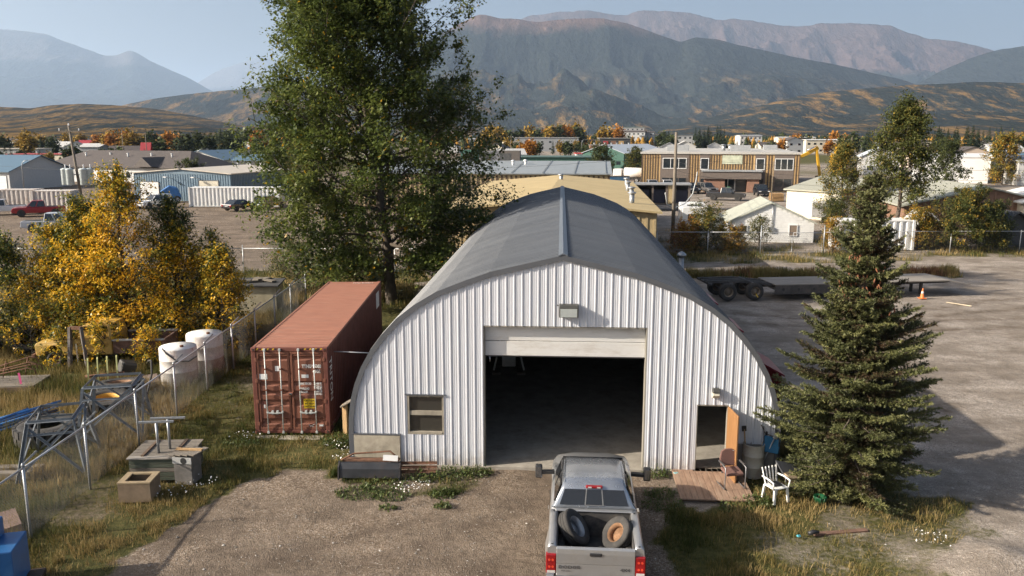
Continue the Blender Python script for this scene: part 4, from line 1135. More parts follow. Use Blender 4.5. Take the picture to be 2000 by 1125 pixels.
# the tall cottonwood behind the container
def tint_cotton(pos, cl, rng):
    n = len(pos)
    t = .18 + .60 * cl + rng.normal(size=n) * .14
    t = np.where(rng.random(n) < .010, 1.0, np.minimum(t, .9))
    spot = (np.abs(pos[:, 0] - .6) < 1.0) & (pos[:, 2] < 5) & (pos[:, 1] < -3) & (rng.random(n) < .16)
    return np.where(spot, 1.0, t)
tree_object('cottonwood_tree', 5, 18.6, env_pts((.08, 4.4), (.2, 6.2), (.35, 6.9), (.5, 6.9), (.65, 5.7), (.8, 3.9), (.92, 1.9), (1, .3)), (-7.0, 46.8, -.05), LEAF_DARK, BARK, 90000, .21, tint_cotton,
            'tall dark green leafy tree behind the red container and shed', 'tree', t0=.10, n1=84, lean=(-2.1, .3), r0=.34, up=.55, twig=1.15, nsec=9, gap=.10, low=-.35, fill=(330, 70000, .40), fill_lo=.10)

# golden poplar thicket around the old yellow truck
def tint_gold(bias, top_green=.5):
    def f(pos, cl, rng):
        h = pos[:, 2] / max(pos[:, 2].max(), .1)
        t = bias - .12 + (cl - .5) * .95 - top_green * np.clip(h - .55, 0, 1) + rng.normal(size=len(pos)) * .12
        return t
    return f
poplars = [  # x, y, height, bias, label
    (-17.6, 36.6, 7.7, .80, 'tallest golden poplar above the old yellow truck', 2.3),
    (-19.6, 37.2, 6.5, .52, 'green and gold poplar left of the tallest golden one', 2.0),
    (-15.6, 37.4, 6.4, .30, 'mostly green poplar right of the tallest golden one', 1.7),
    (-21.0, 37.4, 5.2, .74, 'bushy golden poplar behind the leaning loader tyre', 2.1),
    (-19.0, 36.9, 5.6, .82, 'low bright golden poplar hanging over the yellow bonnet', 2.0),
    (-15.2, 36.9, 5.2, .78, 'golden poplar behind the white tanks', 1.8),
    (-13.6, 37.2, 4.9, .52, 'thin olive poplar right of the white tanks', 1.3),
    (-13.0, 36.0, 4.4, .72, 'small golden poplar against the chain link fence', 1.25),
    (-22.9, 36.6, 4.6, .30, 'olive green poplar clump at the left picture edge', 1.9),
    (-24.0, 34.6, 3.6, .40, 'low green and yellow sapling over the half buried tyre', 1.4)]
for i, (x, y, h, b, lab, wid) in enumerate(poplars):
    tree_object('poplar_tree', 40 + i, h, env_pts((.02, wid * .75), (.15, wid * 1.15), (.35, wid * 1.1), (.6, wid * .75), (.85, wid * .35), (1, .12)), (x, y, -.04), LEAF_GOLD, PALEBARK, int(4200 * h * wid / 7), .125, tint_gold(b), lab, 'tree', 'golden poplars by the old truck',
                t0=.03, n1=int(22 + h * 3), r0=.05 + h * .006, up=.75, twig=.62, nsec=6, gap=.2, top=.98, low=-.1, fill=(int(26 * h * wid / 4), int(3800 * h * wid / 7), .24), fill_lo=.08)
for i, (x, y, h, b, wid, lab) in enumerate(((-17.2, 33.6, 1.5, .7, .9, 'low golden shrub growing against the yellow truck door'), (-15.3, 33.4, 1.3, .8, .6, 'small golden shrub beside the white tank'), (-19.0, 33.5, 1.2, .6, .8, 'low golden shrub in front of the yellow bonnet'), (-20.9, 34.6, 1.9, .72, 1.1, 'golden shrub between the leaning tyre and the yellow truck'))):
    tree_object('shrub', 70 + i, h, env_pts((0, wid), (.5, wid), (1, .25)), (x, y, -.04), LEAF_GOLD, PALEBARK, 1500, .11, tint_gold(b), lab, 'shrub', 'golden poplars by the old truck', t0=.05, n1=16, r0=.03, up=.7, twig=.45, nsec=4)

# ------------------------------------------------------------------ spruce beside the shed
def spruce(name, seed, H, env, loc, label, group=None, dens=1.0, npm=145, level=.20, cones=True, brown=.14, mat_=None, nscale=1.35):
    rng = np.random.default_rng(seed)
    o = empty(name, loc, 0, label, 'tree', group)
    mb = MB()
    mb.tube([(0, 0, 0), (.03, 0, H * .3), (0, .03, H * .65), (0, 0, H)], [H * .018, H * .013, H * .007, .008], 8, caps=False)
    segs = []   # branchlet start, direction, length, tint
    z = H * .03; cone_pos = []
    while z < H * .985:
        t = z / H; Rm = env(t); nb = int(max(4, (11 if t < .6 else 8) * dens)); ga = rng.uniform(0, 6)
        for k in range(nb):
            a = ga + 2 * math.pi * k / nb + rng.uniform(-.25, .25); L = Rm * rng.uniform(.5, 1.18)
            if rng.random() < .10: L *= .6
            if L < .06: continue
            zb = z + rng.uniform(-.12, .12); m = max(3, int(L / .22)); el = -.28 + .75 * t + rng.uniform(-.12, .12)
            p = np.array([0, 0, zb]); pts = [p]
            for q in range(m):
                e = el + .55 * (q / m) ** 1.5
                p = p + np.array([math.cos(a) * math.cos(e), math.sin(a) * math.cos(e), math.sin(e)]) * L / m + rng.normal(size=3) * .014
                pts.append(p)
            mb.tube([tuple(x) for x in pts], [.012 + .012 * L * (1 - q / m) for q in range(m + 1)], 4, caps=False)
            bt = rng.uniform(.35, .9)
            dead = rng.random() < brown
            nsp = max(4, int(L / .075))
            for q in range(nsp):
                s = .12 + .88 * q / nsp; u = s * m; i = min(int(u), m - 1); b = pts[i] + (pts[i + 1] - pts[i]) * (u - i)
                dv = pts[i + 1] - pts[i]; dv /= np.linalg.norm(dv); side = np.cross(dv, [0, 0, 1.]); side /= np.linalg.norm(side)
                for sg in (-1, 1):
                    d = dv * rng.uniform(.55, .85) + side * sg * rng.uniform(.5, .85) + np.array([0, 0, rng.uniform(-.30, .25)])
                    l = (.12 + .34 * (1 - s) * min(1, L) + .10 * rng.random()) * (1 if t < .8 else .75)
                    tt = bt + rng.normal() * .1
                    if s < .35 or dead: tt = rng.uniform(.0, .2) if (rng.random() < .55 or dead) else tt * .55
                    segs.append((b, d, l, tt))
            segs.append((pts[-1] - dv * .1, dv, .2, bt + .15))
            if t > .68 and cones and rng.random() < .6:
                for _ in range(rng.integers(1, 5)): cone_pos.append(pts[-1] * .82 + np.array([0, 0, zb]) * .0 + rng.normal(size=3) * .10 + np.array([0, 0, .18 * zb * 0 - .04]))
        z += level * (1.0 if t < .7 else .8) * rng.uniform(.8, 1.15)
    link('trunk', mb.mesh('trunk', fix=False), mat('grey_spruce_bark', (.13, .105, .085), rough=.95, var=.3, scale=7, bump=.5), o)
    B = np.array([s[0] for s in segs]); D = np.array([s[1] for s in segs]); Ls = np.array([s[2] for s in segs]); TT = np.array([s[3] for s in segs])
    D, U, Wv = basis(D)
    nn = np.maximum(4, (Ls * npm).astype(int)); idx = np.repeat(np.arange(len(B)), nn)
    n = len(idx); w = rng.random(n)
    base = B[idx] + D[idx] * (Ls[idx] * w)[:, None]
    ang = rng.uniform(0, 2 * math.pi, n)
    rad = U[idx] * np.cos(ang)[:, None] + Wv[idx] * np.sin(ang)[:, None]
    nd = D[idx] * .75 + rad * .85; nd /= np.linalg.norm(nd, axis=1, keepdims=True)
    ln = rng.uniform(.035, .062, n)[:, None] * nscale
    sd = np.cross(nd, rng.normal(size=(n, 3))); sd /= np.linalg.norm(sd, axis=1, keepdims=True)
    wd = .0085 * nscale
    V = np.stack([base - sd * wd, base + sd * wd, base + nd * ln], 1).reshape(-1, 3)
    F = np.arange(3 * n).reshape(n, 3)
    tint = np.repeat(np.clip(TT[idx] + rng.normal(size=n) * .08 + .1 * (w - .5), 0, 1), 3)
    link('needles', np_mesh('needles', V, F, tint), mat_ or NEEDLE, o)
    if cones and cone_pos:
        cb = MB()
        for c in cone_pos: cb.lathe([(.004, .07), (.02, .045), (.022, .0), (.012, -.045), (.002, -.06)], 5, tuple(c), (rng.uniform(-.4, .4), rng.uniform(-.4, .4), 0))
        tag(link('cones', cb.mesh('cones', fix=False), mat('russet_cone', (.19, .075, .035), rough=.85, var=.35, scale=20), o), kind='stuff')
    return o
spruce('spruce_tree', 3, 8.75, env_pts((0, 1.5), (.06, 1.85), (.2, 2.15), (.35, 2.05), (.45, 1.75), (.55, 1.3), (.65, 1.1), (.76, .8), (.88, .5), (.96, .2), (1, .03)), (9.18, 21.0, -.03), 'large dark spruce with russet cones right of the shed')

# ------------------------------------------------------------------ mid-distance trees
def tint_mix(b, s=.5):
    return lambda pos, cl, rng: b + (cl - .5) * s + rng.normal(size=len(pos)) * .1
def bush_env(w): return env_pts((0, w * .7), (.25, w), (.55, w * .95), (.8, w * .6), (1, w * .15))
mids = [
    ('aspen_tree', (35.7, 75.6), 12.2, env_pts((.1, 1.6), (.3, 2.3), (.5, 2.6), (.7, 2.0), (.9, 1.0), (1, .2)), LEAF_AUT, .30, .35, 15000, .22, 'tall leafy green tree rising behind the spruce top'),
    ('larch_tree', (36.3, 90.5), 8.6, env_pts((0, 2.6), (.3, 2.5), (.6, 1.7), (.85, .8), (1, .1)), LEAF_AUT, .42, .5, 9000, .20, 'yellowing pointed tree in front of the pale red barn'),
    ('bush_tree', (38.6, 69.2), 4.1, bush_env(2.9), LEAF_AUT, .30, .7, 15000, .15, 'big rounded green bush with yellow patches by the far fence'),
    ('bush_tree', (41.6, 70.8), 3.4, bush_env(1.8), LEAF_AUT, .16, .3, 7000, .15, 'dark green bush in front of the small dark shed'),
    ('autumn_bush', (35.0, 70.2), 3.0, bush_env(1.7), LEAF_AUT, .58, .5, 6000, .13, 'orange brown bush right of the white container'),
    ('autumn_bush', (26.9, 68.2), 2.6, bush_env(1.0), LEAF_AUT, .72, .4, 3500, .12, 'orange bush left of the white container'),
    ('autumn_bush', (16.6, 69.5), 2.9, bush_env(2.0), LEAF_AUT, .40, .6, 8000, .13, 'green shrub in front of the white camper'),
    ('autumn_bush', (14.6, 68.6), 2.0, bush_env(1.4), LEAF_AUT, .85, .5, 5000, .12, 'russet shrub at the foot of the wooden pole'),
    ('autumn_bush', (18.6, 68.4), 1.7, bush_env(1.3), LEAF_AUT, .68, .6, 4000, .12, 'low orange shrub beside the gate of the far fence'),
    ('autumn_bush', (22.0, 72.5), 2.3, bush_env(1.1), LEAF_AUT, .34, .4, 2200, .12, 'thin olive shrub against the white house wall'),
    ('autumn_bush', (30.6, 77.0), 3.6, bush_env(1.4), LEAF_AUT, .22, .4, 4200, .13, 'green saplings between the house and the white container'),
    ('autumn_bush', (-13.4, 50.5), 2.6, bush_env(1.9), LEAF_AUT, .30, .5, 4500, .12, 'low olive shrubs under the tall green tree'),
    ('autumn_bush', (-9.0, 48.6), 2.6, bush_env(1.7), LEAF_AUT, .36, .5, 4000, .12, 'yellow green undergrowth behind the red container'),
    ('poplar_row_tree', (98.0, 165.0), 9.2, env_pts((.05, 2.2), (.3, 3.2), (.6, 3.0), (.85, 1.6), (1, .3)), LEAF_AUT, .58, .5, 5500, .36, 'orange brown poplar right of the bright white metal building'),
    ('dark_tree', (83.0, 158.0), 7.2, bush_env(4.0), LEAF_AUT, .12, .3, 5000, .36, 'dark green tree left of the bright white metal building'),
    ('yellow_tree', (81.0, 205.0), 6.4, bush_env(2.2), LEAF_GOLD, .80, .3, 2600, .42, 'yellow tree beside the excavator arm'),
    ('dark_tree', (19.5, 182.0), 6.4, bush_env(3.6), LEAF_AUT, .10, .25, 3500, .36, 'dark green tree behind the grey flat roof'),
    ('dark_tree', (30.5, 205.0), 6.0, bush_env(2.6), LEAF_AUT, .30, .3, 2200, .40, 'pale green tree left of the tan office building'),
    ('dark_tree', (-59.0, 152.0), 4.2, bush_env(3.0), LEAF_AUT, .14, .3, 2600, .36, 'green tree behind the blue warehouse'),
    ('dark_tree', (-45.0, 175.0), 6.0, bush_env(3.4), LEAF_AUT, .55, .5, 2600, .40, 'orange green tree beside the blue roofed hall'),
]
for i, (nm, (x, y), h, env, lm, b, sp, nl, ls, lab) in enumerate(mids):
    tree_object(nm, 100 + i, h, env, (x, y, -.05), lm, BARK, nl, ls, tint_mix(b, sp), lab, 'bush' if 'bush' in nm else 'tree', None, t0=.06 if 'bush' in nm else (.30 if 'aspen' in nm else .12), n1=34, r0=.02 + h * .016, low=-.1, up=.6, twig=.3 + h * .09, nsec=6, gap=.2, tubemin=.012, fill=(90, nl // 2, .10 + h * .035), fill_lo=.34 if 'aspen' in nm else .12)
# ------------------------------------------------------------------ chain link fences
WIRE = mat('chain_link_wire', (.085, .087, .09), rough=.5, metal=.4, var=.1)
def chain_link(parent, p, q, h, step=.085, r=.0022, z0=.04):
    """diagonal wires of one fence bay from p to q"""
    p = np.array(p, float); q = np.array(q, float); L = np.hypot(*(q - p)); d = (q - p) / L
    V = []; Fc = []
    hh = h - z0
    for sg in (-1, 1):
        k0 = -hh if sg > 0 else 0.0
        s = k0
        while s < L + (hh if sg < 0 else 0):
            a0, b0 = (s, 0.0), (s + sg * hh, hh)
            t0, t1 = 0.0, 1.0
            dx = b0[0] - a0[0]
            lo = (0 - a0[0]) / dx; hi = (L - a0[0]) / dx
            t0 = max(t0, min(lo, hi)); t1 = min(t1, max(lo, hi))
            if t1 > t0 + .01:
                A = np.array([*(p + d * (a0[0] + dx * t0)), z0 + hh * t0]); B = np.array([*(p + d * (a0[0] + dx * t1)), z0 + hh * t1])
                nrm = np.array([-d[1], d[0], 0]); off = nrm * r * sg * .8
                w = np.cross((B - A) / np.linalg.norm(B - A), nrm)
                b = len(V)
                for E_ in (A, B):
                    for k in range(3):
                        an = 2 * math.pi * k / 3
                        V.append(E_ + off + r * (math.cos(an) * nrm + math.sin(an) * w))
                Fc += [(b + k, b + (k + 1) % 3, b + 3 + (k + 1) % 3, b + 3 + k) for k in range(3)]
            s += step
    me = np_mesh('chain_link_mesh', np.array(V), np.array(Fc))
    return link('chain_link_mesh', me, WIRE, parent)
FGALV = mat('bright_fence_steel', (.46, .475, .49), rough=.4, metal=.35, var=.12, scale=9)
def fence(name, pts, h, label, r=.034, rail=.028, step=.085, wr=.0022, arms=True, armdir=(0, 0), extra=.0):
    o = empty(name, (0, 0, 0), 0, label, 'fence')
    for i, (x, y) in enumerate(pts):
        MB().tube([(x, y, -.1), (x, y, h + .02 + extra)], r, 8).build('fence_post', FGALV, o)
        MB().lathe([(r * 1.25, 0), (r * 1.25, .05), (r * .6, .09), (.002, .1)], 8, (x, y, h + .0 + extra)).build('post_cap', GALV, o)
        if arms: MB().beam((x, y, h + .05), (x + armdir[0], y + armdir[1], h + .36), .03, .045).build('barb_arm', GALV, o)
    for (a, b) in zip(pts[:-1], pts[1:]):
        MB().tube([(*a, h - .03), (*b, h - .03)], rail, 6).build('top_rail', FGALV, o)
        chain_link(o, a, b, h - .04, step, wr)
    return o
fpts = [(-11.68, y) for y in (12.6, 15.5, 18.45, 21.3, 24.35, 27.3, 30.2, 33.2, 36.3, 39.4, 42.4, 45.6)]
fence('chain_link_fence', fpts, 1.82, 'galvanised chain link fence running back beside the red container', armdir=(.30, .12), step=.075, wr=.0030)
fence('chain_link_fence', [(-60, 57.6), (-52.5, 57.4), (-45, 57.2), (-37.3, 57.0), (-29.5, 57.0), (-24.2, 57.0), (-18.9, 57.0), (-13.4, 56.9), (-8.2, 56.8), (-3.0, 56.8)], 1.85, 'far chain link fence along the gravel car park', arms=False, step=.14, wr=.004, extra=.12)
fence('chain_link_fence', [(12.0, 67.4), (16.2, 67.3), (20.55, 67.2)], 1.8, 'short chain link fence bay left of the double gate', arms=False, step=.14, wr=.004)
fence('chain_link_fence', [(25.75, 67.2), (30.2, 67.6), (36.6, 67.9), (42.4, 67.9), (47.5, 67.6), (53, 67.5)], 1.8, 'chain link fence in front of the white container and bushes', arms=False, step=.14, wr=.004)
gate = empty('chain_link_gate', (0, 0, 0), 0, 'wide double chain link gate before the white house', 'gate')
for (xa, xb) in ((20.72, 23.12), (23.2, 25.6)):
    m = MB(); m.tube([(xa, 67.2, .12), (xb, 67.2, .12), (xb, 67.2, 1.72), (xa, 67.2, 1.72)], .026, 6, closed=True); m.build('gate_frame', GALV, gate)
    chain_link(gate, (xa, 67.2), (xb, 67.2), 1.7, .14, .004, .12)
for x in (20.55, 25.75): MB().tube([(x, 67.2, -.1), (x, 67.2, 2.35)], .05, 8).build('gate_post', GALV, gate)

# ------------------------------------------------------------------ scrap yard left of the fence
# galvanised lattice trestles (bases of a dismantled mast), built from steel angles
def trestle(loc, rz, w, d, h, top, label):
    o = empty('lattice_trestle', loc, rz, label, 'steel frame', 'galvanised lattice frames in the scrap yard')
    B = [(-w / 2, -d / 2, 0), (w / 2, -d / 2, 0), (w / 2, d / 2, 0), (-w / 2, d / 2, 0)]
    T = [(-w / 2 * top, -d / 2 * top, h), (w / 2 * top, -d / 2 * top, h), (w / 2 * top, d / 2 * top, h), (-w / 2 * top, d / 2 * top, h)]
    for b, t in zip(B, T): MB().angle(b, t, .085, .012).build('leg', DGALV, o)
    for i in range(4):
        j = (i + 1) % 4
        MB().angle(T[i], T[j], .08, .01).build('top_angle', DGALV, o)
        l = lambda p, q, s: tuple(p[k] + (q[k] - p[k]) * s for k in range(3))
        MB().angle(l(B[i], T[i], .08), l(B[j], T[j], .92), .06, .008).build('brace', DGALV, o)
        MB().angle(l(B[j], T[j], .08), l(B[i], T[i], .92), .06, .008, flip=-1).build('brace', DGALV, o)
        if i in (0, 2): MB().angle(l(B[i], T[i], .78), l(B[j], T[j], .78), .06, .008).build('rail', DGALV, o)
    return o
trestle((-13.35, 22.9, 0), R(16), 1.7, 2.2, 1.60, .66, 'nearest grey lattice steel frame beside the fence')
trestle((-12.95, 25.6, 0), R(12), 1.9, 1.8, 1.75, .74, 'farther grey lattice steel frame near the white tanks')
# big tyres
YRIM = mat('yellow_wheel_rim', (.50, .26, .03), rough=.6, var=.25)
loose_tyre((-14.95, 25.1, .26), (0, 0, 0), 'big lugged loader tyre lying flat beside the blue pipes', None, .92, .50, 22, .46, group='tyres in the scrap yard')
loose_tyre((-14.45, 28.0, .24), (R(4), 0, .5), 'lugged tyre with yellow rim lying under the lattice frame', YRIM, .80, .46, 20, .42, group='tyres in the scrap yard')
loose_tyre((-14.75, 29.6, .30), (R(-5), R(4), 1), 'lugged tyre with tan rim lying behind the lattice frame', mat('rusty_tan_rim', (.36, .20, .10)), .78, .48, 20, .42, group='tyres in the scrap yard')
loose_tyre((-21.7, 36.0, .48), (R(28), R(-12), .2), 'smooth loader tyre leaning beside the old yellow truck', None, .86, .50, 0, .46, group='tyres in the scrap yard')
loose_tyre((-23.9, 35.8, .22), (R(5), 0, .2), 'smooth tyre lying at the left picture edge', None, .80, .44, 0, .44, group='tyres in the scrap yard')
# two white rusty tanks
TANKW = mat('white_tank_paint', (.58, .555, .52), rough=.6, var=.12, scale=2, dirt=(.20, .08, .045), dirt_amt=.85, dirt_scale=2.4, stretch=(1, 1, .5))
def tank(loc, r, h, label):
    o = empty('storage_tank', loc, 0, label, 'tank', 'white storage tanks by the fence')
    MB().lathe([(r * .98, 0), (r, .03), (r, h * .36), (r * 1.012, h * .365), (r * 1.012, h * .38), (r, h * .385), (r, h * .68), (r * 1.012, h * .685), (r * 1.012, h * .70), (r, h * .705), (r, h - .02), (r * .985, h)], 36).build('tank_shell', TANKW, o)
    MB().lathe([(r * .97, h + .001), (r * .97, h + .015), (.001, h + .05)], 36).build('tank_lid', WHITE, o)
    MB().lathe([(.07, h + .03), (.07, h + .10), (.05, h + .11)], 12, (r * .35, -r * .3, 0)).build('filler_cap', RUST, o)
    return o
tank((-13.15, 31.25, 0), .70, 1.45, 'nearer white rust streaked tank with a hose by the fence')
tank((-12.75, 33.0, 0), .72, 1.55, 'farther white rust streaked tank behind its twin')
tag(MB().tube([(-13.5, 30.65, 1.52), (-13.3, 30.52, 1.35), (-12.9, 30.5, 1.05), (-12.55, 30.75, .98), (-12.35, 31.1, 1.1)], .028, 6).build('black_hose', RUBBER), 'black hose draped over the nearer white tank', 'hose')
# old yellow pickup half hidden by leaves
YP = mat('faded_yellow_paint', (.46, .30, .075), rough=.55, var=.16, scale=1.6, dirt=(.16, .085, .04), dirt_amt=.6, dirt_scale=2.5)
old = empty('old_yellow_pickup', (-17.3, 34.4, 0), R(94), 'abandoned faded yellow pickup without glass under the golden poplars', 'pickup')
def prism_taper(prof, w0, w1, zsplit):
    """side profile (y,z) extruded across x, narrower above zsplit"""
    mb = MB(); n = len(prof)
    V = [(-(w1 if z > zsplit else w0), y, z) for y, z in prof] + [((w1 if z > zsplit else w0), y, z) for y, z in prof]
    return mb.add(V, [tuple(range(n)), tuple(range(2 * n - 1, n - 1, -1))] + [(i, (i + 1) % n, (i + 1) % n + n, i + n) for i in range(n)])
# local +y is the front (turned to face picture left)
prism_taper([(2.75, .52), (2.78, .95), (2.72, 1.05), (1.35, 1.16), (1.25, 1.16), (-.35, 1.16), (-.35, .5), (1.6, .5), (1.72, .82), (2.0, .92), (2.3, .82), (2.42, .52)], .92, .86, 1.0).build('bonnet_and_cab', YP, old, bev=.03)
cabm = MB()
for s in (-1, 1):
    cabm.beam((s * .80, 1.25, 1.14), (s * .66, .82, 1.68), .08, .08); cabm.beam((s * .82, -.30, 1.14), (s * .68, -.22, 1.68), .12, .10); cabm.beam((s * .81, .45, 1.14), (s * .68, .42, 1.68), .06, .06)
cabm.build('cab_pillars', YP, old)
MB().bb(-.72, .72, -.28, .86, 1.66, 1.74).build('cab_roof', YP, old, bev=.05, seg=2)
MB().bb(-.78, .78, -.33, -.27, 1.0, 1.25).build('cab_back', YP, old)
bedm = MB().bb(-.92, -.82, -2.5, -.42, .55, 1.1); bedm.bb(.82, .92, -2.5, -.42, .55, 1.1); bedm.bb(-.82, .82, -2.5, -2.42, .55, 1.1); bedm.bb(-.82, .82, -2.42, -.42, .55, .62)
bedm.build('bed', mat('rusted_brown_bed', (.12, .065, .045), rough=.9, var=.4, scale=3, dirt=(.35, .33, .3), dirt_amt=.4), old)
MB().bb(-.98, -.80, -2.52, -.40, 1.10, 1.15).build('bed_rail', mat('grey_bed_rail', (.36, .36, .35), rough=.6), old)
MB().bb(.80, .98, -2.52, -.40, 1.10, 1.15).build('bed_rail', mat('grey_bed_rail', (.36, .36, .35)), old)
MB().bb(-.95, .95, 2.78, 2.92, .42, .58).build('bumper', RUST, old, bev=.02)
for s in (-1, 1):
    MB().lathe([(.11, 0), (.10, .03)], 14, (s * .62, 2.78, .85), (R(-90), 0, 0)).build('headlamp', mat('clear_lens', (.5, .47, .45)), old)
    for y in (2.02, -1.5): add_wheel(old, (s * .80, y, .33), .33, .2, (0, R(90) * s, 0), RUST)
MB().lathe([(.001, .06), (.06, .05), (.09, .0)], 12, (.98, .95, 1.28), (0, R(90), 0)).build('wing_mirror', CHROME, old)
# steel fork frame stuck in the grass before the bonnet
fk = empty('steel_fork_frame', (-18.0, 32.9, 0), R(-8), 'upright rusty steel fork frame standing in front of the yellow bonnet', 'steel frame')
for x, l in ((-.32, -.12), (.18, .22)):
    MB().beam((x + l * .9, 0, 0), (x - .15, .3, 1.75), .12, .16).build('fork_arm', mat('rust_blotched_grey_steel', (.11, .10, .095), rough=.8, var=.4, dirt=(.16, .07, .035), dirt_amt=.7, dirt_scale=4), fk)
MB().beam((-.48, .3, 1.72), (.05, .3, 1.72), .14, .12).build('fork_head', RUST, fk)
MB().beam((.0, .0, .0), (-.10, .12, 1.1), .07, .10).build('ram_cylinder', CHROME, fk)
# pale green finned implement and dark roller
fin = empty('green_finned_implement', (-16.6, 30.9, 0), R(25), 'pale yellow green finned farm implement in the long grass', 'implement')
LG = mat('pale_yellow_green_paint', (.42, .42, .17), rough=.6, var=.15, dirt=(.2, .16, .08), dirt_amt=.4)
for k in range(4):
    MB().prism([(-.55, .02), (-.30, .55), (.1, .95), (.30, 1.0), (.12, .85), (-.15, .5), (-.35, .02)], k * .34, k * .34 + .05, 'x').build('fin', LG, fin)
MB().tube([(-.1, -.1, .35), (1.3, -.1, .35)], .06, 8).build('shaft', RUST, fin)
MB().box((1.4, .35, .45), (.6, .5, .5), (.2, .3, .4)).build('gear_housing', mat('oily_dark_iron', (.03, .028, .026), rough=.6), fin, bev=.08, seg=2)
tag(MB().tube([(-13.55, 29.5, 1.35), (-13.3, 29.2, 1.45), (-13.05, 28.6, 1.1), (-13.0, 28.0, .55), (-13.1, 27.6, .08)], .035, 7).build('black_hose', RUBBER), 'thick black hose arching over the farther lattice frame', 'hose')
# timber platform with rail frames on it
pl = empty('plank_platform', (-19.6, 30.4, 0), R(6), 'grey timber platform lying in the grass at the left edge', 'platform')
for k in range(7): MB().bb(-1.4, 1.4, -.72 + k * .21, -.72 + k * .21 + .195, .24, .29).build('plank', GREY_WOOD, pl)
for y in (-.7, 0, .68): MB().bb(-1.4, 1.4, y - .05, y + .05, .02, .239).build('skid', DARK_WOOD, pl)
rl = empty('pipe_rack', (-19.5, 30.5, .3), R(8), 'bent brown pipe rack resting on the grey timber platform', 'rack')
for (z, y) in ((.16, -.35), (.34, -.15), (.52, .0), (.16, .25)):
    MB().tube([(-1.6, y, z * .35), (.9, y, z + .38), (1.15, y, z + .33), (1.2, y, z + .12)], .025, 6).build('rail', RUST, rl)
for x in (-.9, .0, .8): MB().tube([(x, -.35, .2 + x * .1), (x, .0, .75 + x * .16), (x, .25, .25 + x * .1)], .02, 6).build('hoop', RUST, rl)
tag(MB().add([(-.03, 0, 0), (.05, .01, .0), (.10, .0, -.42), (.02, -.01, -.45)], [(0, 1, 2, 3)]).build('pink_ribbon', mat('pink_flagging', (.75, .10, .28), rough=.6), None, (-18.72, 29.95, .75)), 'bright pink flagging ribbon tied to the pipe rack', 'ribbon')
# blue plastic pipes
BLUEP = mat('blue_plastic_pipe', (.055, .22, .52), rough=.4, var=.25, dirt=(.2, .22, .25), dirt_amt=.4)
NAVY = mat('dark_blue_pipe', (.02, .035, .08), rough=.4, var=.3)
rp = random.Random(9)
for k in range(11):
    x0 = -17.5 + rp.uniform(-.5, .4) + (k % 4) * .22; y0 = 25.2 + rp.uniform(-.4, .5); z = .08 + .07 * (k // 4)
    a = R(62 + rp.uniform(-9, 9)); L = rp.uniform(2.0, 3.1)
    tag(MB().tube([(x0, y0, z), (x0 + math.cos(a) * L, y0 + math.sin(a) * L, z + .06)], .045, 8).build('plastic_pipe', BLUEP if k % 3 else NAVY), 'blue plastic pipe in the loose heap by the big tyre' if k % 3 else 'dark navy pipe in the loose heap by the big tyre', 'pipe', 'heap of blue plastic pipes')
tag(MB().box((0, 0, 0), (.9, .55, .04), (R(8), R(-6), R(28))).build('blue_sheet', mat('pale_blue_sheet', (.33, .45, .58), rough=.4), None, (-16.5, 24.2, .2)), 'pale blue plastic sheet on the grass below the pipes', 'sheet')
# timber beams behind the fence
for k, (x, y, l, lab) in enumerate(((-15.2, 22.35, 3.2, 'upper long grey timber beam in the grass behind the fence'), (-15.3, 21.9, 3.2, 'lower long grey timber beam in the grass behind the fence'))):
    tag(MB().bb(-l / 2, l / 2, -.11, .11, 0, .2).build('timber_beam', GREY_WOOD, None, (x, y, 0), (0, 0, R(3)), bev=.012), lab, 'beam', 'timber beams behind the fence')
tag(MB().bb(-.9, .9, -.55, .55, 0, .18).build('brown_board', mat('brown_sheet_board', (.17, .11, .085), rough=.8, var=.25), None, (-13.0, 18.5, .02), (0, R(-6), R(38))), 'brown board leaning low behind the fence near the blue bin', 'board')
tag(MB().box((0, 0, 0), (1.3, .9, .1), (R(6), 0, R(30))).build('steel_plate', mat('brown_rust_plate', (.16, .12, .10), rough=.85, var=.3), None, (-14.6, 31.0, .12)), 'flat brown steel plate lying beside the white tank', 'plate')
# little block hut at the end of the fence
hut = empty('block_hut', (-14.0, 44.6, 0), R(4), 'small pale block hut with junk on its roof by the fence end', 'hut')
MB().bb(-1.1, 1.1, -.9, .9, 0, 1.55).build('wall', mat('pale_yellow_block', (.42, .38, .27), rough=.9, var=.2, bump=.3, dirt=(.2, .17, .12), dirt_amt=.4), hut)
MB().box((0, 0, 1.62), (2.5, 2.1, .08), (.03, .02, 0)).build('roof', mat('tar_paper', (.05, .05, .052), rough=.9, var=.4), hut)
for (x, y, a) in ((-.4, -.2, .3), (.3, .1, -.5), (.1, .4, 1.2)): MB().box((x, y, 1.76), (1.3, .35, .06), (0, .08, a)).build('loose_board', GREY_WOOD, hut)

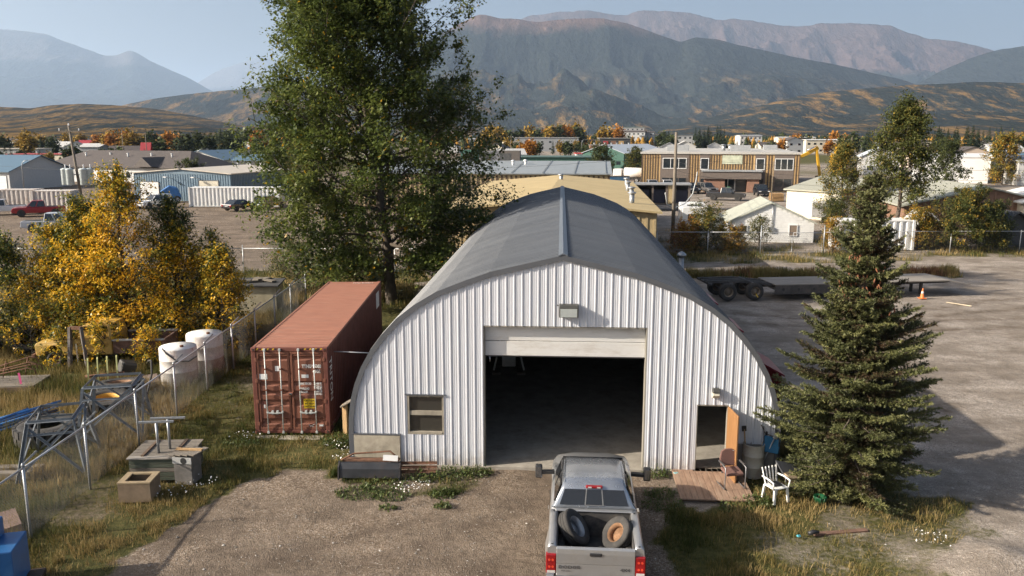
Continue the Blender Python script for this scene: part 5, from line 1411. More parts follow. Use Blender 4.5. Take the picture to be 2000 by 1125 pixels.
# ------------------------------------------------------------------ things on the verge before the fence
GREENW = mat('flaking_green_plank', (.075, .088, .062), rough=.9, var=.35, scale=3, stretch=(1, 6, 6), dirt=(.17, .145, .115), dirt_amt=.6, dirt_scale=3, bump=.3)
cr = empty('plank_crate', (-9.95, 22.25, 0), R(3), 'long crate of flaking green planks on the grass by the fence', 'crate')
for k in range(5): MB().bb(-.78, .78, -.62, -.58, .08 + k * .125, .08 + k * .125 + .108).build('plank', GREENW if k != 2 else GREY_WOOD, cr)
for s in (-1, 1):
    for k in range(5): MB().bb(s * .78 - .02, s * .78 + .02, -.57, .75, .08 + k * .125, .185 + k * .125).build('plank', GREENW, cr)
    for y in (-.55, .1, .7): MB().bb(s * .73 - .03, s * .73 + .03, y - .04, y + .04, 0, .70).build('corner_stud', GREY_WOOD, cr)
for k in range(6): MB().bb(-.84, .84, -.66 + k * .245, -.66 + k * .245 + .225, .715, .745).build('lid_plank', GREY_WOOD if k else mat('pale_plank_edge', (.30, .27, .23), rough=.9, var=.2), cr)
for x in (-.45, .38): MB().bb(x - .04, x + .04, -.5, .75, .746, .785).build('lid_batten', DARK_WOOD, cr)
hs = empty('steel_stand', (-9.95, 22.3, .748), R(5), 'pair of pale steel T posts standing on the plank crate', 'stand')
for (x, y) in ((-.10, -.30), (.12, .0)):
    MB().tube([(x, y, 0), (x, y, .90)], .04, 8).build('post', GALV, hs)
    MB().beam((x - .48, y, .925), (x + .48, y, .925), .07, .05).build('cross_bar', GALV, hs)
bx = empty('wooden_box', (-10.05, 20.75, 0), R(3), 'open wooden box with a thick pale rim on the grass', 'box')
PLYW = mat('worn_plywood', (.22, .16, .105), rough=.85, var=.25, scale=3, bump=.2, dirt=(.2, .16, .11), dirt_amt=.4)
for (a, b, c, d) in ((-.42, .42, -.36, -.31), (-.42, .42, .31, .36), (-.42, -.37, -.309, .309), (.37, .42, -.309, .309)): MB().bb(a, b, c, d, 0, .52).build('side_panel', PLYW, bx)
for (a, b, c, d) in ((-.43, .43, -.37, -.25), (-.43, .43, .25, .37), (-.43, -.27, -.249, .249), (.27, .43, -.249, .249)): MB().bb(a, b, c, d, .521, .56).build('rim_board', mat('pale_rim_wood', (.33, .25, .15), rough=.8, var=.2), bx)
MB().bb(-.36, .36, -.30, .30, .05, .10).build('bottom', DARK_WOOD, bx)
sb = empty('battered_cabinet', (-9.15, 21.75, 0), R(-8), 'small battered cabinet with boards on top beside the crate', 'cabinet')
MB().bb(-.26, .26, -.22, .30, 0, .78).build('carcass', mat('grimy_grey_panel', (.13, .12, .11), rough=.85, var=.35), sb)
MB().bb(-.28, .28, -.25, -.221, .62, .80).build('front_panel', mat('worn_silver_panel', (.33, .33, .32), rough=.6, var=.2), sb)
MB().lathe([(.09, 0), (.09, .004)], 12, (.05, -.2515, .71), (R(90), 0, 0)).build('round_hole', BLACK, sb)
for k in range(4): MB().box((-.25 + k * .2, .06, .85 + .012 * k), (.17, .62, .03), (0, .03, -.2)).build('loose_board', GREY_WOOD, sb)
MB().box((.05, .10, .92), (.75, .10, .04), (0, 0, .05)).build('loose_stick', TAN_WOOD, sb)
# blue steel bin at the picture corner
BLUE = mat('bright_blue_paint', (.022, .115, .30), rough=.38, var=.1, scale=3, dirt=(.10, .26, .50), dirt_amt=.4)
bn = empty('blue_steel_bin', (-11.3, 16.1, 0), R(14), 'bright blue stepped steel bin in the lower left corner', 'bin')
MB().bb(-.75, .75, -.5, .5, .12, 1.05).build('lower_body', BLUE, bn, bev=.02)
MB().bb(-.75, .32, -.1, .5, 1.051, 1.45).build('upper_body', BLUE, bn, bev=.02)
MB().bb(-.9, 1.05, -.65, .55, 0, .11).build('timber_skid', mat('dark_brown_skid', (.06, .04, .03), rough=.85), bn, bev=.02)

# ------------------------------------------------------------------ plough blade and scrap before the left wall
pb = empty('plough_blade', (-4.05, 22.05, 0), R(-1), 'black steel blade on a rusty frame below the window', 'blade')
m = MB(); m.prism([(-.20, .05), (-.16, .30), (-.06, .45), (.0, .46), (-.10, .30), (-.15, .05)], -.85, .85, 'x'); m.build('blade', mat('blackened_blade_steel', (.035, .037, .042), rough=.42, metal=.3, var=.3, dirt=(.12, .06, .035), dirt_amt=.4), pb)
for s in (-1, 1): MB().prism([(-.24, 0), (-.18, .36), (-.02, .50), (.05, .46), (.05, .0)], s * .87 - .02, s * .87 + .02, 'x').build('end_plate', BLACK_STEEL, pb)
MB().tube([(-.84, .05, .48), (-.5, .2, .62), (.55, .2, .70), (.85, .05, .52)], .028, 6).build('push_frame', RUST, pb)
MB().bb(-.8, .8, .06, .30, .40, .47).build('frame_bar', RUST, pb)
tag(MB().box((0, 0, 0), (.42, .02, .16), (R(-25), R(4), 0)).build('white_tag_board', CLEANWHITE, None, (-3.45, 21.98, .60)), 'small white scribbled board on the black blade', 'board')
lo = empty('rusty_angle_irons', (-2.8, 22.2, 0), 0, 'short rusty angle irons lying beside the black blade', 'scrap iron')
for k in range(3): MB().angle((-.55, -.1 + k * .09, .12 + k * .09), (.65, -.1 + k * .08, .14 + k * .09), .07, .01).build('angle_iron', RUST, lo)
# ------------------------------------------------------------------ plank deck and clutter by the side door
dk = empty('plank_deck', (5.55, 21.45, 0), R(-4), 'weathered brown plank deck at the side door', 'deck')
for k in range(12): MB().bb(-.98 + k * .165, -.98 + k * .165 + .155, -1.05, 1.02 + .02 * (k % 3), .035, .075).build('plank', STAIN_WOOD, dk, bev=.004)
for y in (-.9, 0, .9): MB().bb(-.96, .98, y - .04, y + .04, -.05, .034).build('joist', DARK_WOOD, dk)
# brown office chair
FAB = mat('brown_mauve_fabric', (.16, .085, .07), rough=.95, var=.12, scale=30, bump=.3, bscale=120)
och = empty('padded_armchair', (6.05, 21.25, .078), R(8), 'brown padded armchair with grey legs on the plank deck', 'chair')
MB().box((0, -.02, .45), (.50, .46, .09), (R(4), 0, 0)).build('seat', FAB, och, bev=.035, seg=3)
m = MB(); m.prism([(-.22, .0), (.22, .0), (.25, .22), (.20, .42), (.1, .48), (-.1, .48), (-.20, .42), (-.25, .22)], -.03, .04, 'y'); m.build('backrest', FAB, och, (0, .24, .50), (R(-10), 0, 0), bev=.025, seg=2)
for s in (-1, 1):
    MB().tube([(s * .28, .26, .66), (s * .29, -.05, .66), (s * .29, -.26, .64), (s * .29, -.26, .03), (s * .29, .28, .03)], .016, 7).build('leg_frame', mat('grey_chair_tube', (.20, .20, .21), rough=.4, metal=.5), och)
    MB().box((s * .285, .02, .685), (.05, .36, .03)).build('armrest', mat('dark_grey_armrest', (.05, .045, .045), rough=.7), och, bev=.01)
MB().beam((-.28, .05, .40), (.28, .05, .40), .03, .03).build('cross_bar', mat('grey_chair_tube', (.20, .20, .21)), och)
# white plastic garden chair, back uppermost slats standing free
PLW = mat('white_garden_plastic', (.74, .74, .71), rough=.45, var=.05, dirt=(.5, .47, .4), dirt_amt=.3)
wc = empty('plastic_garden_chair', (7.05, 20.55, 0), R(22), 'white plastic garden chair with slatted back on the weeds', 'chair')
MB().box((0, 0, .40), (.46, .44, .04)).build('seat', PLW, wc, bev=.015)
for (x, y) in ((-.2, -.2), (.2, -.2), (-.2, .2), (.2, .2)): MB().beam((x, y, .39), (x * 1.15, y * 1.2, 0), .055, .05).build('leg', PLW, wc)
for k in range(5): MB().beam((-.18 + k * .09, .20, .41), (-.22 + k * .11, .32, .84), .022, .03).build('back_slat', PLW, wc)
for s in (-1, 1): MB().tube([(s * .25, -.2, .40), (s * .27, -.22, .60), (s * .27, .0, .63), (s * .25, .26, .62)], .024, 7).build('armrest', PLW, wc)
tag(MB().box((0, 0, 0), (.30, .22, .06), (.1, .1, .3)).build('potted_rag', mat('dark_wet_rag', (.03, .03, .03), rough=.8), None, (7.05, 20.56, .455), bev=.02), 'dark rag lying on the white garden chair seat', 'rag')
# pale drum full of tools
DR = mat('pale_cream_drum', (.40, .375, .31), rough=.6, var=.12, dirt=(.2, .05, .04), dirt_amt=.5, dirt_scale=2)
dr = empty('pale_drum', (6.90, 22.15, 0), 0, 'pale open drum holding brooms beside the side door', 'drum')
mb = MB().lathe([(.285, 0), (.295, .03), (.295, .30), (.305, .31), (.305, .34), (.295, .35), (.295, .62), (.305, .63), (.305, .66), (.295, .67), (.295, .95), (.305, .97), (.285, .98), (.275, .95), (.275, .10)], 28); mb.f = [f for f in mb.f]; mb.build('drum_shell', DR, dr)
for i, (x, y, lx, ly, L, m, lab) in enumerate(((-.14, .05, -.12, .08, 1.35, TAN_WOOD, 'leftmost tan handled tool standing in the pale drum'), (-.02, .1, -.03, .1, 1.42, DARK_WOOD, 'dark handled broom standing in the middle of the pale drum'), (.10, .05, .26, .05, 1.22, BLACK_STEEL, 'black bar leaning right out of the pale drum'), (.16, -.04, .40, -.05, 1.20, GALV, 'grey shovel leaning right out of the pale drum'))):
    t = empty('hand_tool', (6.90 + x, 22.15 + y, .15), 0, lab, 'tool', 'tools in the pale drum')
    MB().tube([(0, 0, 0), (lx, ly, L - .15)], .018, 6).build('handle', m, t)
    MB().box((lx * 1.05, ly * 1.05, L - .13), (.13, .04, .16) if i != 2 else (.05, .05, .1), (0, lx * .8, 0)).build('tool_head', BLACK_STEEL if i < 3 else GALV, t, bev=.008)
# wall shelf board, blue folding chair, dark panel, green basket
tag(MB().box((0, 0, 0), (.80, .12, .06), (0, 0, R(-6))).build('wall_plank', ORW, None, (7.15, 22.35, 1.62), bev=.005), 'orange plank fixed to the shed wall above the pale drum', 'plank')
fc = empty('blue_folding_chair', (7.38, 22.1, .55), R(-12), 'blue canvas folding chair hanging on the shed wall', 'chair')
MB().box((0, 0, .40), (.46, .05, .46), (R(-12), R(8), 0)).build('canvas', mat('blue_canvas', (.02, .12, .24), rough=.8, var=.2), fc, bev=.02)
for s in (-1, 1): MB().tube([(s * .22, .05, -.3), (s * .20, -.02, .40), (s * .23, .05, .92)], .014, 6).build('leg', BLACK_STEEL, fc)
MB().tube([(-.3, .05, .95), (-.18, .0, .72), (.0, .0, .66), (.16, .02, .62)], .012, 6).build('frame_wire', BLACK_STEEL, fc)
tb = empty('tilted_table', (7.72, 21.35, 0), R(15), 'tilted dark table with thin legs half under the spruce', 'table')
MB().box((0, 0, .50), (.75, .6, .04), (R(24), R(14), 0)).build('table_top', mat('dark_grey_laminate', (.05, .052, .058), rough=.5, var=.2), tb, bev=.01)
for (x, y, h) in ((-.32, -.2, .50), (.34, -.22, .34), (.34, .25, .5), (-.32, .25, .7)): MB().tube([(x, y, h), (x + .06, y - .06, 0)], .014, 6).build('leg', mat('grey_chair_tube', (.20, .20, .21)), tb)
tag(MB().box((0, 0, 0), (.46, .26, .05), (R(22), R(10), R(35))).build('cardboard_piece', mat('tan_cardboard', (.42, .32, .21), rough=.9), None, (7.62, 20.98, .50)), 'tan cardboard scrap lying against the tilted dark table', 'cardboard')
gb = empty('green_basket', (8.18, 20.35, 0), R(10), 'small dark green ribbed basket at the foot of the spruce', 'basket')
GB = mat('dark_green_plastic', (.012, .085, .035), rough=.4)
MB().lathe([(.12, 0), (.16, .18), (.17, .20), (.15, .20), (.11, .02)], 18).build('basket_body', GB, gb)
for k in range(9):
    a = 2 * math.pi * k / 9; MB().tube([(.125 * math.cos(a), .125 * math.sin(a), .01), (.17 * math.cos(a), .17 * math.sin(a), .19)], .011, 5).build('rib', GB, gb)
tag(MB().box((0, 0, 0), (.16, .12, .04), (.2, .1, .4)).build('teal_cloth', mat('pale_teal_cloth', (.25, .45, .45), rough=.9), None, (4.72, 22.15, .06), bev=.015), 'crumpled pale teal cloth at the corner of the deck', 'cloth')
tag(MB().box((0, 0, 0), (.13, .08, .06), (.2, .1, .4)).build('blue_bottle', mat('turquoise_plastic', (.10, .42, .48), rough=.35), None, (6.95, 18.42, .06), bev=.03), 'turquoise bottle lying in the dry grass', 'bottle')
tag(MB().tube([(-.14, 0, 0), (.0, .03, .03), (.14, .08, .0)], [.05, .06, .035], 7).build('old_boot', BLACK_STEEL, None, (7.35, 18.5, .08)), 'dark scrap lump beside the turquoise bottle', 'scrap')
tag(MB().bb(-.7, .7, -.07, .07, -.05, .02).build('rotten_board', mat('red_brown_rotten_board', (.15, .085, .06), rough=.95, var=.3), None, (8.1, 18.75, -.01), (0, 0, R(9))), 'half buried red brown board in the dry grass', 'board')

# ------------------------------------------------------------------ lowbed trailer behind
lb = empty('lowbed_trailer', (17.0, 49.0, 0), R(6.5), 'long low flatbed trailer parked behind the spruce', 'trailer')
STL = mat('dusty_dark_trailer_steel', (.05, .047, .045), rough=.75, var=.35, scale=2.5, dirt=(.17, .14, .115), dirt_amt=.6, dirt_scale=1.6)
DECKW = mat('grey_trailer_deck_planks', (.24, .215, .185), rough=.9, var=.25, scale=2, stretch=(.6, 6, 1), dirt=(.08, .07, .06), dirt_amt=.5, dirt_scale=.7)
# local x along the trailer; main well from -1.6 to 5.6
for y in (-1.28, 1.18): MB().bb(-1.6, 5.6, y, y + .10, .36, .90).build('side_beam', STL, lb, bev=.01)
MB().bb(-1.6, 5.6, -1.18, 1.18, .62, .72).build('floor_frame', STL, lb)
for k in range(10): MB().bb(-1.6, 5.6, -1.27 + k * .255, -1.27 + k * .255 + .24, .905, .95).build('deck_plank', DECKW, lb)
for k in range(7): MB().lathe([(.085, 0), (.085, .004)], 12, (-1.1 + k * .95, -1.283, .64), (R(90), 0, 0)).build('side_hole', BLACK, lb)
for k in (3.65, 3.95): MB().lathe([(.06, 0), (.06, .012)], 10, (k, -1.285, .60), (R(90), 0, 0)).build('marker_lamp', mat('orange_lens', (.6, .12, .03), rough=.3), lb)
for x in (2.9, 4.6): MB().bb(x - .03, x + .03, -1.31, -1.281, .38, .9).build('stake_rib', STL, lb)
# rear axle platform (left) and wheels
for y in (-.75, -.25, .45): MB().prism([(-5.6, 1.16), (-3.6, 1.18), (-1.5, .92), (-1.5, .78), (-3.6, 1.02), (-5.6, 1.0)], y, y + .14, 'y').build('axle_beam', STL, lb)
for x in (-5.5, -4.2, -2.9): MB().bb(x - .08, x + .08, -1.1, 1.1, .95, 1.06).build('cross_member', STL, lb)
for y in (-.95, .95):
    for x in (-2.75, -4.4): add_wheel(lb, (x, y, .52), .52, .42 if y > 0 else .40, (R(90) * (1 if y < 0 else -1), 0, 0), mat('dusty_brown_rim', (.19, .15, .11), rough=.8, var=.3), rf=.54)
for x in (-2.75, -4.4): MB().tube([(x, -.9, .52), (x, .9, .52)], .07, 8).build('axle', STL, lb)
MB().beam((-2.75, -1.2, .42), (-2.62, -1.22, .20), .02, .05).build('yellow_marker', YEL, lb)
# gooseneck at the right
MB().prism([(5.6, .72), (6.3, .90), (9.6, .91), (10.0, .74), (9.6, .70), (6.6, .66), (6.0, .40), (5.6, .40)], -.5, -.35, 'y').build('gooseneck_beam', STL, lb)
MB().prism([(5.6, .72), (6.3, .90), (9.6, .91), (10.0, .74), (9.6, .70), (6.6, .66), (6.0, .40), (5.6, .40)], .35, .5, 'y').build('gooseneck_beam', STL, lb)
MB().prism([(5.7, .98), (9.4, 1.0), (10.8, .72), (10.8, .67), (9.4, .93), (5.7, .92)], -1.25, 1.25, 'y').build('gooseneck_deck', DECKW, lb)
[MB().bb(8.0, 8.14, y - .07, y + .07, .0, .75).build('landing_leg', STL, lb) for y in (-.5, .5)]
co = empty('orange_cone', (24.6, 48.2, 0), 0, 'small orange traffic cone beside the trailer nose', 'cone')
MB().lathe([(.13, .03), (.12, .05), (.03, .6), (.015, .62)], 14).build('cone_body', mat('faded_orange_plastic', (.75, .20, .05), rough=.6), co)
MB().bb(-.19, .19, -.19, .19, 0, .03).build('base', mat('faded_orange_plastic', (.75, .20, .05)), co)
MB().lathe([(.085, .30), (.062, .42)], 14).build('white_collar', WHITE, co)
tag(MB().bb(-.7, .7, -.04, .04, 0, .04).build('loose_lath', mat('pale_bare_lath', (.5, .42, .3), rough=.9), None, (25.9, 46.5, -.02), (0, 0, R(-52))), 'thin pale lath lying on the gravel near the cone', 'lath')
vt = empty('vent_stack', (9.3, 44.5, 0), 0, 'galvanised vent stack with a cap beside the shed roof', 'vent')
MB().tube([(0, 0, 0), (0, 0, 3.0)], .14, 12).build('pipe', GALV, vt)
MB().lathe([(.15, 3.0), (.15, 3.1), (.26, 3.12), (.26, 3.2), (.12, 3.32), (.02, 3.36)], 14).build('cap', GALV, vt)
# ------------------------------------------------------------------ buildings
def add_window(parent, face, u, z, w, h, W, D, frame=CLEANWHITE, pane=GLASS, lights=1, name='window', t=.06):
    """face: S (-y), N, W (-x), E ; u measured along the face from its centre"""
    o = empty(name); o.parent = parent
    rz = {'S': 0, 'E': R(90), 'N': R(180), 'W': R(-90)}[face]
    off = {'S': (u, -D / 2), 'N': (-u, D / 2), 'W': (-W / 2, -u), 'E': (W / 2, u)}[face]
    o.location = (off[0], off[1], z); o.rotation_euler = (0, 0, rz)
    fw = max(.05, min(.12, w * .08))
    if frame:
        m = MB().bb(-w / 2, -w / 2 + fw, -t, .02, 0, h); m.bb(w / 2 - fw, w / 2, -t, .02, 0, h); m.bb(-w / 2 + fw, w / 2 - fw, -t, .02, h - fw, h); m.bb(-w / 2 + fw, w / 2 - fw, -t, .02, 0, fw)
        for k in range(1, lights): xx = -w / 2 + w * k / lights; m.bb(xx - fw * .4, xx + fw * .4, -t, .02, fw, h - fw)
        m.build('frame', frame, o)
    iw = (w - 2 * fw) / lights
    for k in range(lights):
        MB().bb(-w / 2 + fw + iw * k + .01, -w / 2 + fw + iw * (k + 1) - .01, -t * .5, .015, fw, h - fw).build('pane', pane, o)
    return o
def add_door(parent, face, u, w, h, W, D, m, name='garage_door', panels=4, z=0):
    o = empty(name); o.parent = parent
    rz = {'S': 0, 'E': R(90), 'N': R(180), 'W': R(-90)}[face]; off = {'S': (u, -D / 2), 'N': (-u, D / 2), 'W': (-W / 2, -u), 'E': (W / 2, u)}[face]
    o.location = (off[0], off[1], z); o.rotation_euler = (0, 0, rz)
    for k in range(panels): MB().bb(-w / 2, w / 2, -.05, .02, h * k / panels + .01, h * (k + 1) / panels - .01).build('door_panel', m, o)
    fr = MB().bb(-w / 2 - .1, -w / 2, -.07, .02, 0, h + .1); fr.bb(w / 2, w / 2 + .1, -.07, .02, 0, h + .1); fr.bb(-w / 2, w / 2, -.07, .02, h, h + .1); fr.build('door_frame', TRIM_STEEL, o)
    return o
def ribs(parent, W, D, h, m, pitch, faces='S', w=.12, t=.06, skip=(), hf=None):
    mb = MB()
    for f in faces:
        L = W if f in 'SN' else D; n = int(L / pitch)
        for k in range(n + 1):
            u = -L / 2 + w / 2 + k * (L - w) / max(n, 1)
            if any(a < u < b for (ff, a, b) in skip if ff == f): continue
            if f == 'S': mb.bb(u - w / 2, u + w / 2, -D / 2 - t, -D / 2 + .005, .02, h - .02)
            if f == 'N': mb.bb(u - w / 2, u + w / 2, D / 2 - .005, D / 2 + t, .02, h - .02)
            if f == 'W': mb.bb(-W / 2 - t, -W / 2 + .005, u - w / 2, u + w / 2, .02, h - .02)
            if f == 'E': mb.bb(W / 2 - .005, W / 2 + t, u - w / 2, u + w / 2, .02, h - .02)
    return tag(mb.build('cladding_ribs', m, parent), kind='stuff')
def building(name, label, loc, rz, W, D, h, rise, wm, rm, ridge='x', over=.35, cat='building', roof_t=.14, hip=0.0, group=None):
    """gabled (or flat, rise 0) building; origin at the centre of its footprint"""
    o = empty(name, (loc[0], loc[1], 0), rz, label, cat, group)
    if rise < .02:
        MB().bb(-W / 2, W / 2, -D / 2, D / 2, -.1, h).build('wall', wm, o)
        MB().bb(-W / 2 - over, W / 2 + over, -D / 2 - over, D / 2 + over, h + .002, h + .002 + roof_t * 1.6).build('roof', rm, o)
        return o
    a, b = (W, D) if ridge == 'x' else (D, W)       # a along ridge, b across
    mb = MB(); prof = [(-b / 2, -.1), (b / 2, -.1), (b / 2, h), (0, h + rise), (-b / 2, h)]
    if hip: mb.bb(-W / 2, W / 2, -D / 2, D / 2, -.1, h)
    else: mb.prism(prof, -a / 2, a / 2, 'x' if ridge == 'x' else 'y')
    mb.build('wall', wm, o)
    sl = rise / (b / 2); e = b / 2 + over; A = a / 2 + over; ze = h - sl * over + .01; zr = h + rise + .01; hp = hip * b / 2
    for s in (-1, 1):
        q = [(-A, s * e, ze), (A, s * e, ze), (A - hp, 0, zr), (-A + hp, 0, zr)]
        q2 = [(x, y, z + roof_t) for x, y, z in q]
        if ridge != 'x': q = [(y, x, z) for x, y, z in q]; q2 = [(y, x, z) for x, y, z in q2]
        MB().add(q + q2, [(0, 1, 2, 3), (4, 5, 6, 7), (0, 1, 5, 4), (1, 2, 6, 5), (2, 3, 7, 6), (3, 0, 4, 7)]).build('roof', rm, o)
        if hip:
            q = [(s * A, -e, ze), (s * A, e, ze), (s * (A - hp), 0, zr)]; q2 = [(x, y, z + roof_t) for x, y, z in q]
            if ridge != 'x': q = [(y, x, z) for x, y, z in q]; q2 = [(y, x, z) for x, y, z in q2]
            MB().add(q + q2, [(0, 1, 2), (3, 4, 5), (0, 1, 4, 3), (1, 2, 5, 4), (2, 0, 3, 5)]).build('roof', rm, o)
    return o
def vent(parent, x, y, z, h=.6, r=.12, m=None):
    v = empty('roof_vent', (x, y, z)); v.parent = parent
    MB().tube([(0, 0, -.1), (0, 0, h)], r, 8).build('pipe', m or GALV, v)
    MB().lathe([(r * 1.2, h), (r * 1.7, h + .05), (r * 1.7, h + .12), (.02, h + .22)], 8).build('cap', m or GALV, v)

def wmat(name, c, **k): return mat(name, c, rough=k.pop('rough', .75), var=k.pop('var', .10), **k)
M_TANROOF = wmat('tan_membrane_roof', (.42, .325, .165), scale=.4, dirt=(.33, .25, .13), dirt_amt=.5, dirt_scale=.5, bump=.1)
M_GREYROOF = wmat('grey_membrane_roof', (.235, .26, .275), scale=.3, dirt=(.17, .185, .19), dirt_amt=.6, dirt_scale=.3, rough=.6)
M_TANWALL = wmat('tan_cladding', (.40, .31, .17)); M_BROWNRIB = wmat('dark_brown_batten', (.085, .055, .035))
M_GOLDWALL = wmat('golden_tan_cladding', (.47, .31, .14)); M_GREYPAN = wmat('weathered_grey_brown_panel', (.13, .105, .09), var=.25, stretch=(6, 6, .5))
M_BRICK = wmat('red_brown_brick', (.23, .125, .085), var=.2, scale=6)
M_BLUEROOF = wmat('blue_steel_roof', (.085, .145, .20), rough=.45); M_BLUEWALL = wmat('blue_steel_wall', (.14, .205, .26), rough=.5)
M_CREAM = wmat('cream_wall', (.58, .53, .42)); M_PALE = wmat('pale_grey_wall', (.43, .43, .42)); M_WHITEW = wmat('white_siding', (.54, .54, .53))
M_BEIGEROOF = wmat('beige_metal_roof', (.48, .43, .36), rough=.6); M_DKROOF = wmat('dark_brown_shingle', (.075, .062, .056), var=.25, scale=2)
M_SHINGLE = wmat('pale_grey_green_shingle', (.36, .37, .31), var=.2, scale=5, bump=.3, bscale=9); M_BARNROOF = wmat('grey_green_barn_roof', (.31, .31, .255), var=.15)
M_BROWNBOARD = wmat('brown_stained_board', (.20, .115, .075), var=.25, stretch=(.6, .6, 5), scale=2); M_REDWALL = wmat('faded_red_wall', (.40, .10, .085), var=.25, scale=1)
M_REDROOF = wmat('red_metal_roof', (.36, .035, .045)); M_GREY = wmat('mid_grey_wall', (.27, .28, .29)); M_DKGREEN = wmat('dark_green_wall', (.035, .10, .075))
M_BEIGE = wmat('beige_siding', (.50, .46, .37)); M_DARK = wmat('charcoal_wall', (.06, .06, .06))

# tan-roofed hall directly behind the arched shed
o = building('tan_roof_hall', 'low hall with a broad tan roof right behind the shed', (4.1, 79.0), R(-5.2), 16.2, 38.5, 4.1, .75, M_TANWALL, M_TANROOF, 'y', .4)
for (x, y) in ((.3, 9.5),): vent(o, x, y, 4.8, .6, .2)
for (x, y) in ((7.2, 8.0), (7.0, 1.2), (6.9, -7.5), (6.6, -14)): vent(o, x, y, 4.1, 1.0, .2)
ribs(o, 16.2, 38.5, 4.1, M_TANWALL, .6, 'SE', .18, .05)
# grey-roofed hall behind it
o = building('grey_roof_hall', 'wide hall with grey roof and tan ribbed wall beyond the tan roof', (-2.0, 126.0), R(-6), 33.0, 40.0, 4.75, .95, M_TANWALL, M_GREYROOF, 'x', .35)
ribs(o, 33.0, 40.0, 4.6, M_BROWNRIB, .62, 'SE', .24, .06)
MB().bb(-7.2, -5.6, -20.3, 0, 4.95, 5.0).build('walkway_strip', wmat('grey_strip', (.36, .34, .31)), o, rot=(R(2.72), 0, 0), loc=(0, 0, .95))
for k in range(9): MB().bb(-16 + k * 4, -15.92 + k * 4, -20.3, 0, 5.05, 5.09).build('roof_seam', wmat('roof_seam_grey', (.16, .18, .19)), o, rot=(R(2.72), 0, 0), loc=(0, 0, .86))
for (x, y) in ((3.0, -8), (4.5, -5), (4.7, -7)): vent(o, x, y, 5.3, .7, .18, CLEANWHITE)
hv = empty('rooftop_unit', (-4.0, 3, 5.4)); hv.parent = o
MB().bb(-2.2, .6, -1, 1, 0, 2.0).build('cabinet', M_DKGREEN, hv); MB().bb(.7, 4.0, -1, 1, 0, 1.9).build('cabinet', wmat('grey_unit', (.17, .17, .18)), hv); MB().bb(4.1, 7.0, -1, 1, 0, 1.9).build('cabinet', wmat('brown_unit', (.10, .085, .075)), hv)
for k in range(3): MB().bb(-1.9 + k * 2.9, -.2 + k * 2.9, -1.03, -1.0, .3, 1.5).build('grille', M_DARK, hv)

# two-storey tan office
o = building('tan_office_building', 'two storey tan and brown striped office building with white windows', (41.6, 168.0), R(-13), 27.0, 46.0, 6.4, 0, M_GOLDWALL, wmat('pale_gravel_roof', (.40, .385, .355)), over=.25, roof_t=.2)
W_, D_ = 27.0, 46.0
ribs(o, W_, D_, 6.35, M_BROWNRIB, .46, 'S', .20, .07, skip=(('S', -10.2, -5.2), ('S', -3.4, -1.6), ('S', 6.0, 7.9), ('S', 9.2, 12.6)  ))
for (u, w) in ((-7.7, 5.0), (-2.5, 1.7), (6.95, 1.8), (10.9, 3.3)):
    MB().bb(u - w / 2, u + w / 2, -D_ / 2 - .075, -D_ / 2 + .01, .1, 6.35).build('grey_bay_panel', M_GREYPAN, o)
W2 = D_ + .15
add_window(o, 'S', -7.7, 3.8, 4.2, 1.9, W_, W2, lights=3); add_window(o, 'S', -2.5, 3.7, 1.45, 2.0, W_, W2); add_window(o, 'S', 6.95, 3.7, 1.45, 2.0, W_, W2); add_window(o, 'S', 10.9, 3.7, 3.1, 2.0, W_, W2, lights=3)
add_window(o, 'S', -7.7, .7, 4.4, 1.6, W_, W2, frame=M_GREYPAN, lights=3); add_window(o, 'S', -2.5, .7, 1.4, 1.5, W_, W2, frame=M_GREYPAN); add_window(o, 'S', 6.95, .7, 1.4, 1.6, W_, W2, frame=M_GREYPAN); add_window(o, 'S', 10.9, .7, 3.0, 1.6, W_, W2, frame=M_GREYPAN, lights=2)
for u in (-15, -9, -3, 3): add_window(o, 'W', u, 3.6, 1.5, 2.2, W_, D_)
for u in (-12, -6): add_door(o, 'W', u, 2.6, 3.0, W_, D_, CLEANWHITE)
pc = empty('porch', (2.1, -D_ / 2 - 1.6, 0)); pc.parent = o
MB().bb(-4.6, -1.1, -1.6, 1.5, 0, 2.2).build('brick_pier', M_BRICK, pc); MB().bb(2.6, 4.6, -1.6, 1.5, 0, 2.2).build('brick_pier', M_BRICK, pc)
MB().bb(-4.9, 4.9, -2.0, 1.5, 2.25, 3.5).build('porch_fascia', M_GREYPAN, pc); MB().bb(-5.1, 5.1, -2.2, 1.5, 3.51, 3.7).build('porch_roof', M_GREY, pc)
MB().bb(-1.0, 2.5, .2, .4, 0, 2.2).build('porch_glazing', GLASS, pc); MB().bb(-.6, -.45, .1, .2, 0, 2.2).build('door_frame', CLEANWHITE, pc); MB().bb(.6, .75, .1, .2, 0, 2.2).build('door_frame', CLEANWHITE, pc)
MB().bb(.5, 3.9, -D_ / 2 - .12, -D_ / 2 - .07, 4.7, 6.2).build('sign_board', wmat('pale_green_sign', (.42, .44, .33), var=.3, scale=1), o)
for (x, y, w, d, h) in ((-7.5, -12, 4.0, 3, 1.1), (4.0, -10, 3.6, 3, 1.1), (10.5, 5, 2.6, 2.5, 1.0)): MB().bb(x - w / 2, x + w / 2, y - d / 2, y + d / 2, 6.72, 6.72 + h).build('rooftop_unit', M_GREY, o)
for (x, y) in ((1.0, -6), (2.2, -7)): vent(o, x, y, 6.72, 1.0, .35)

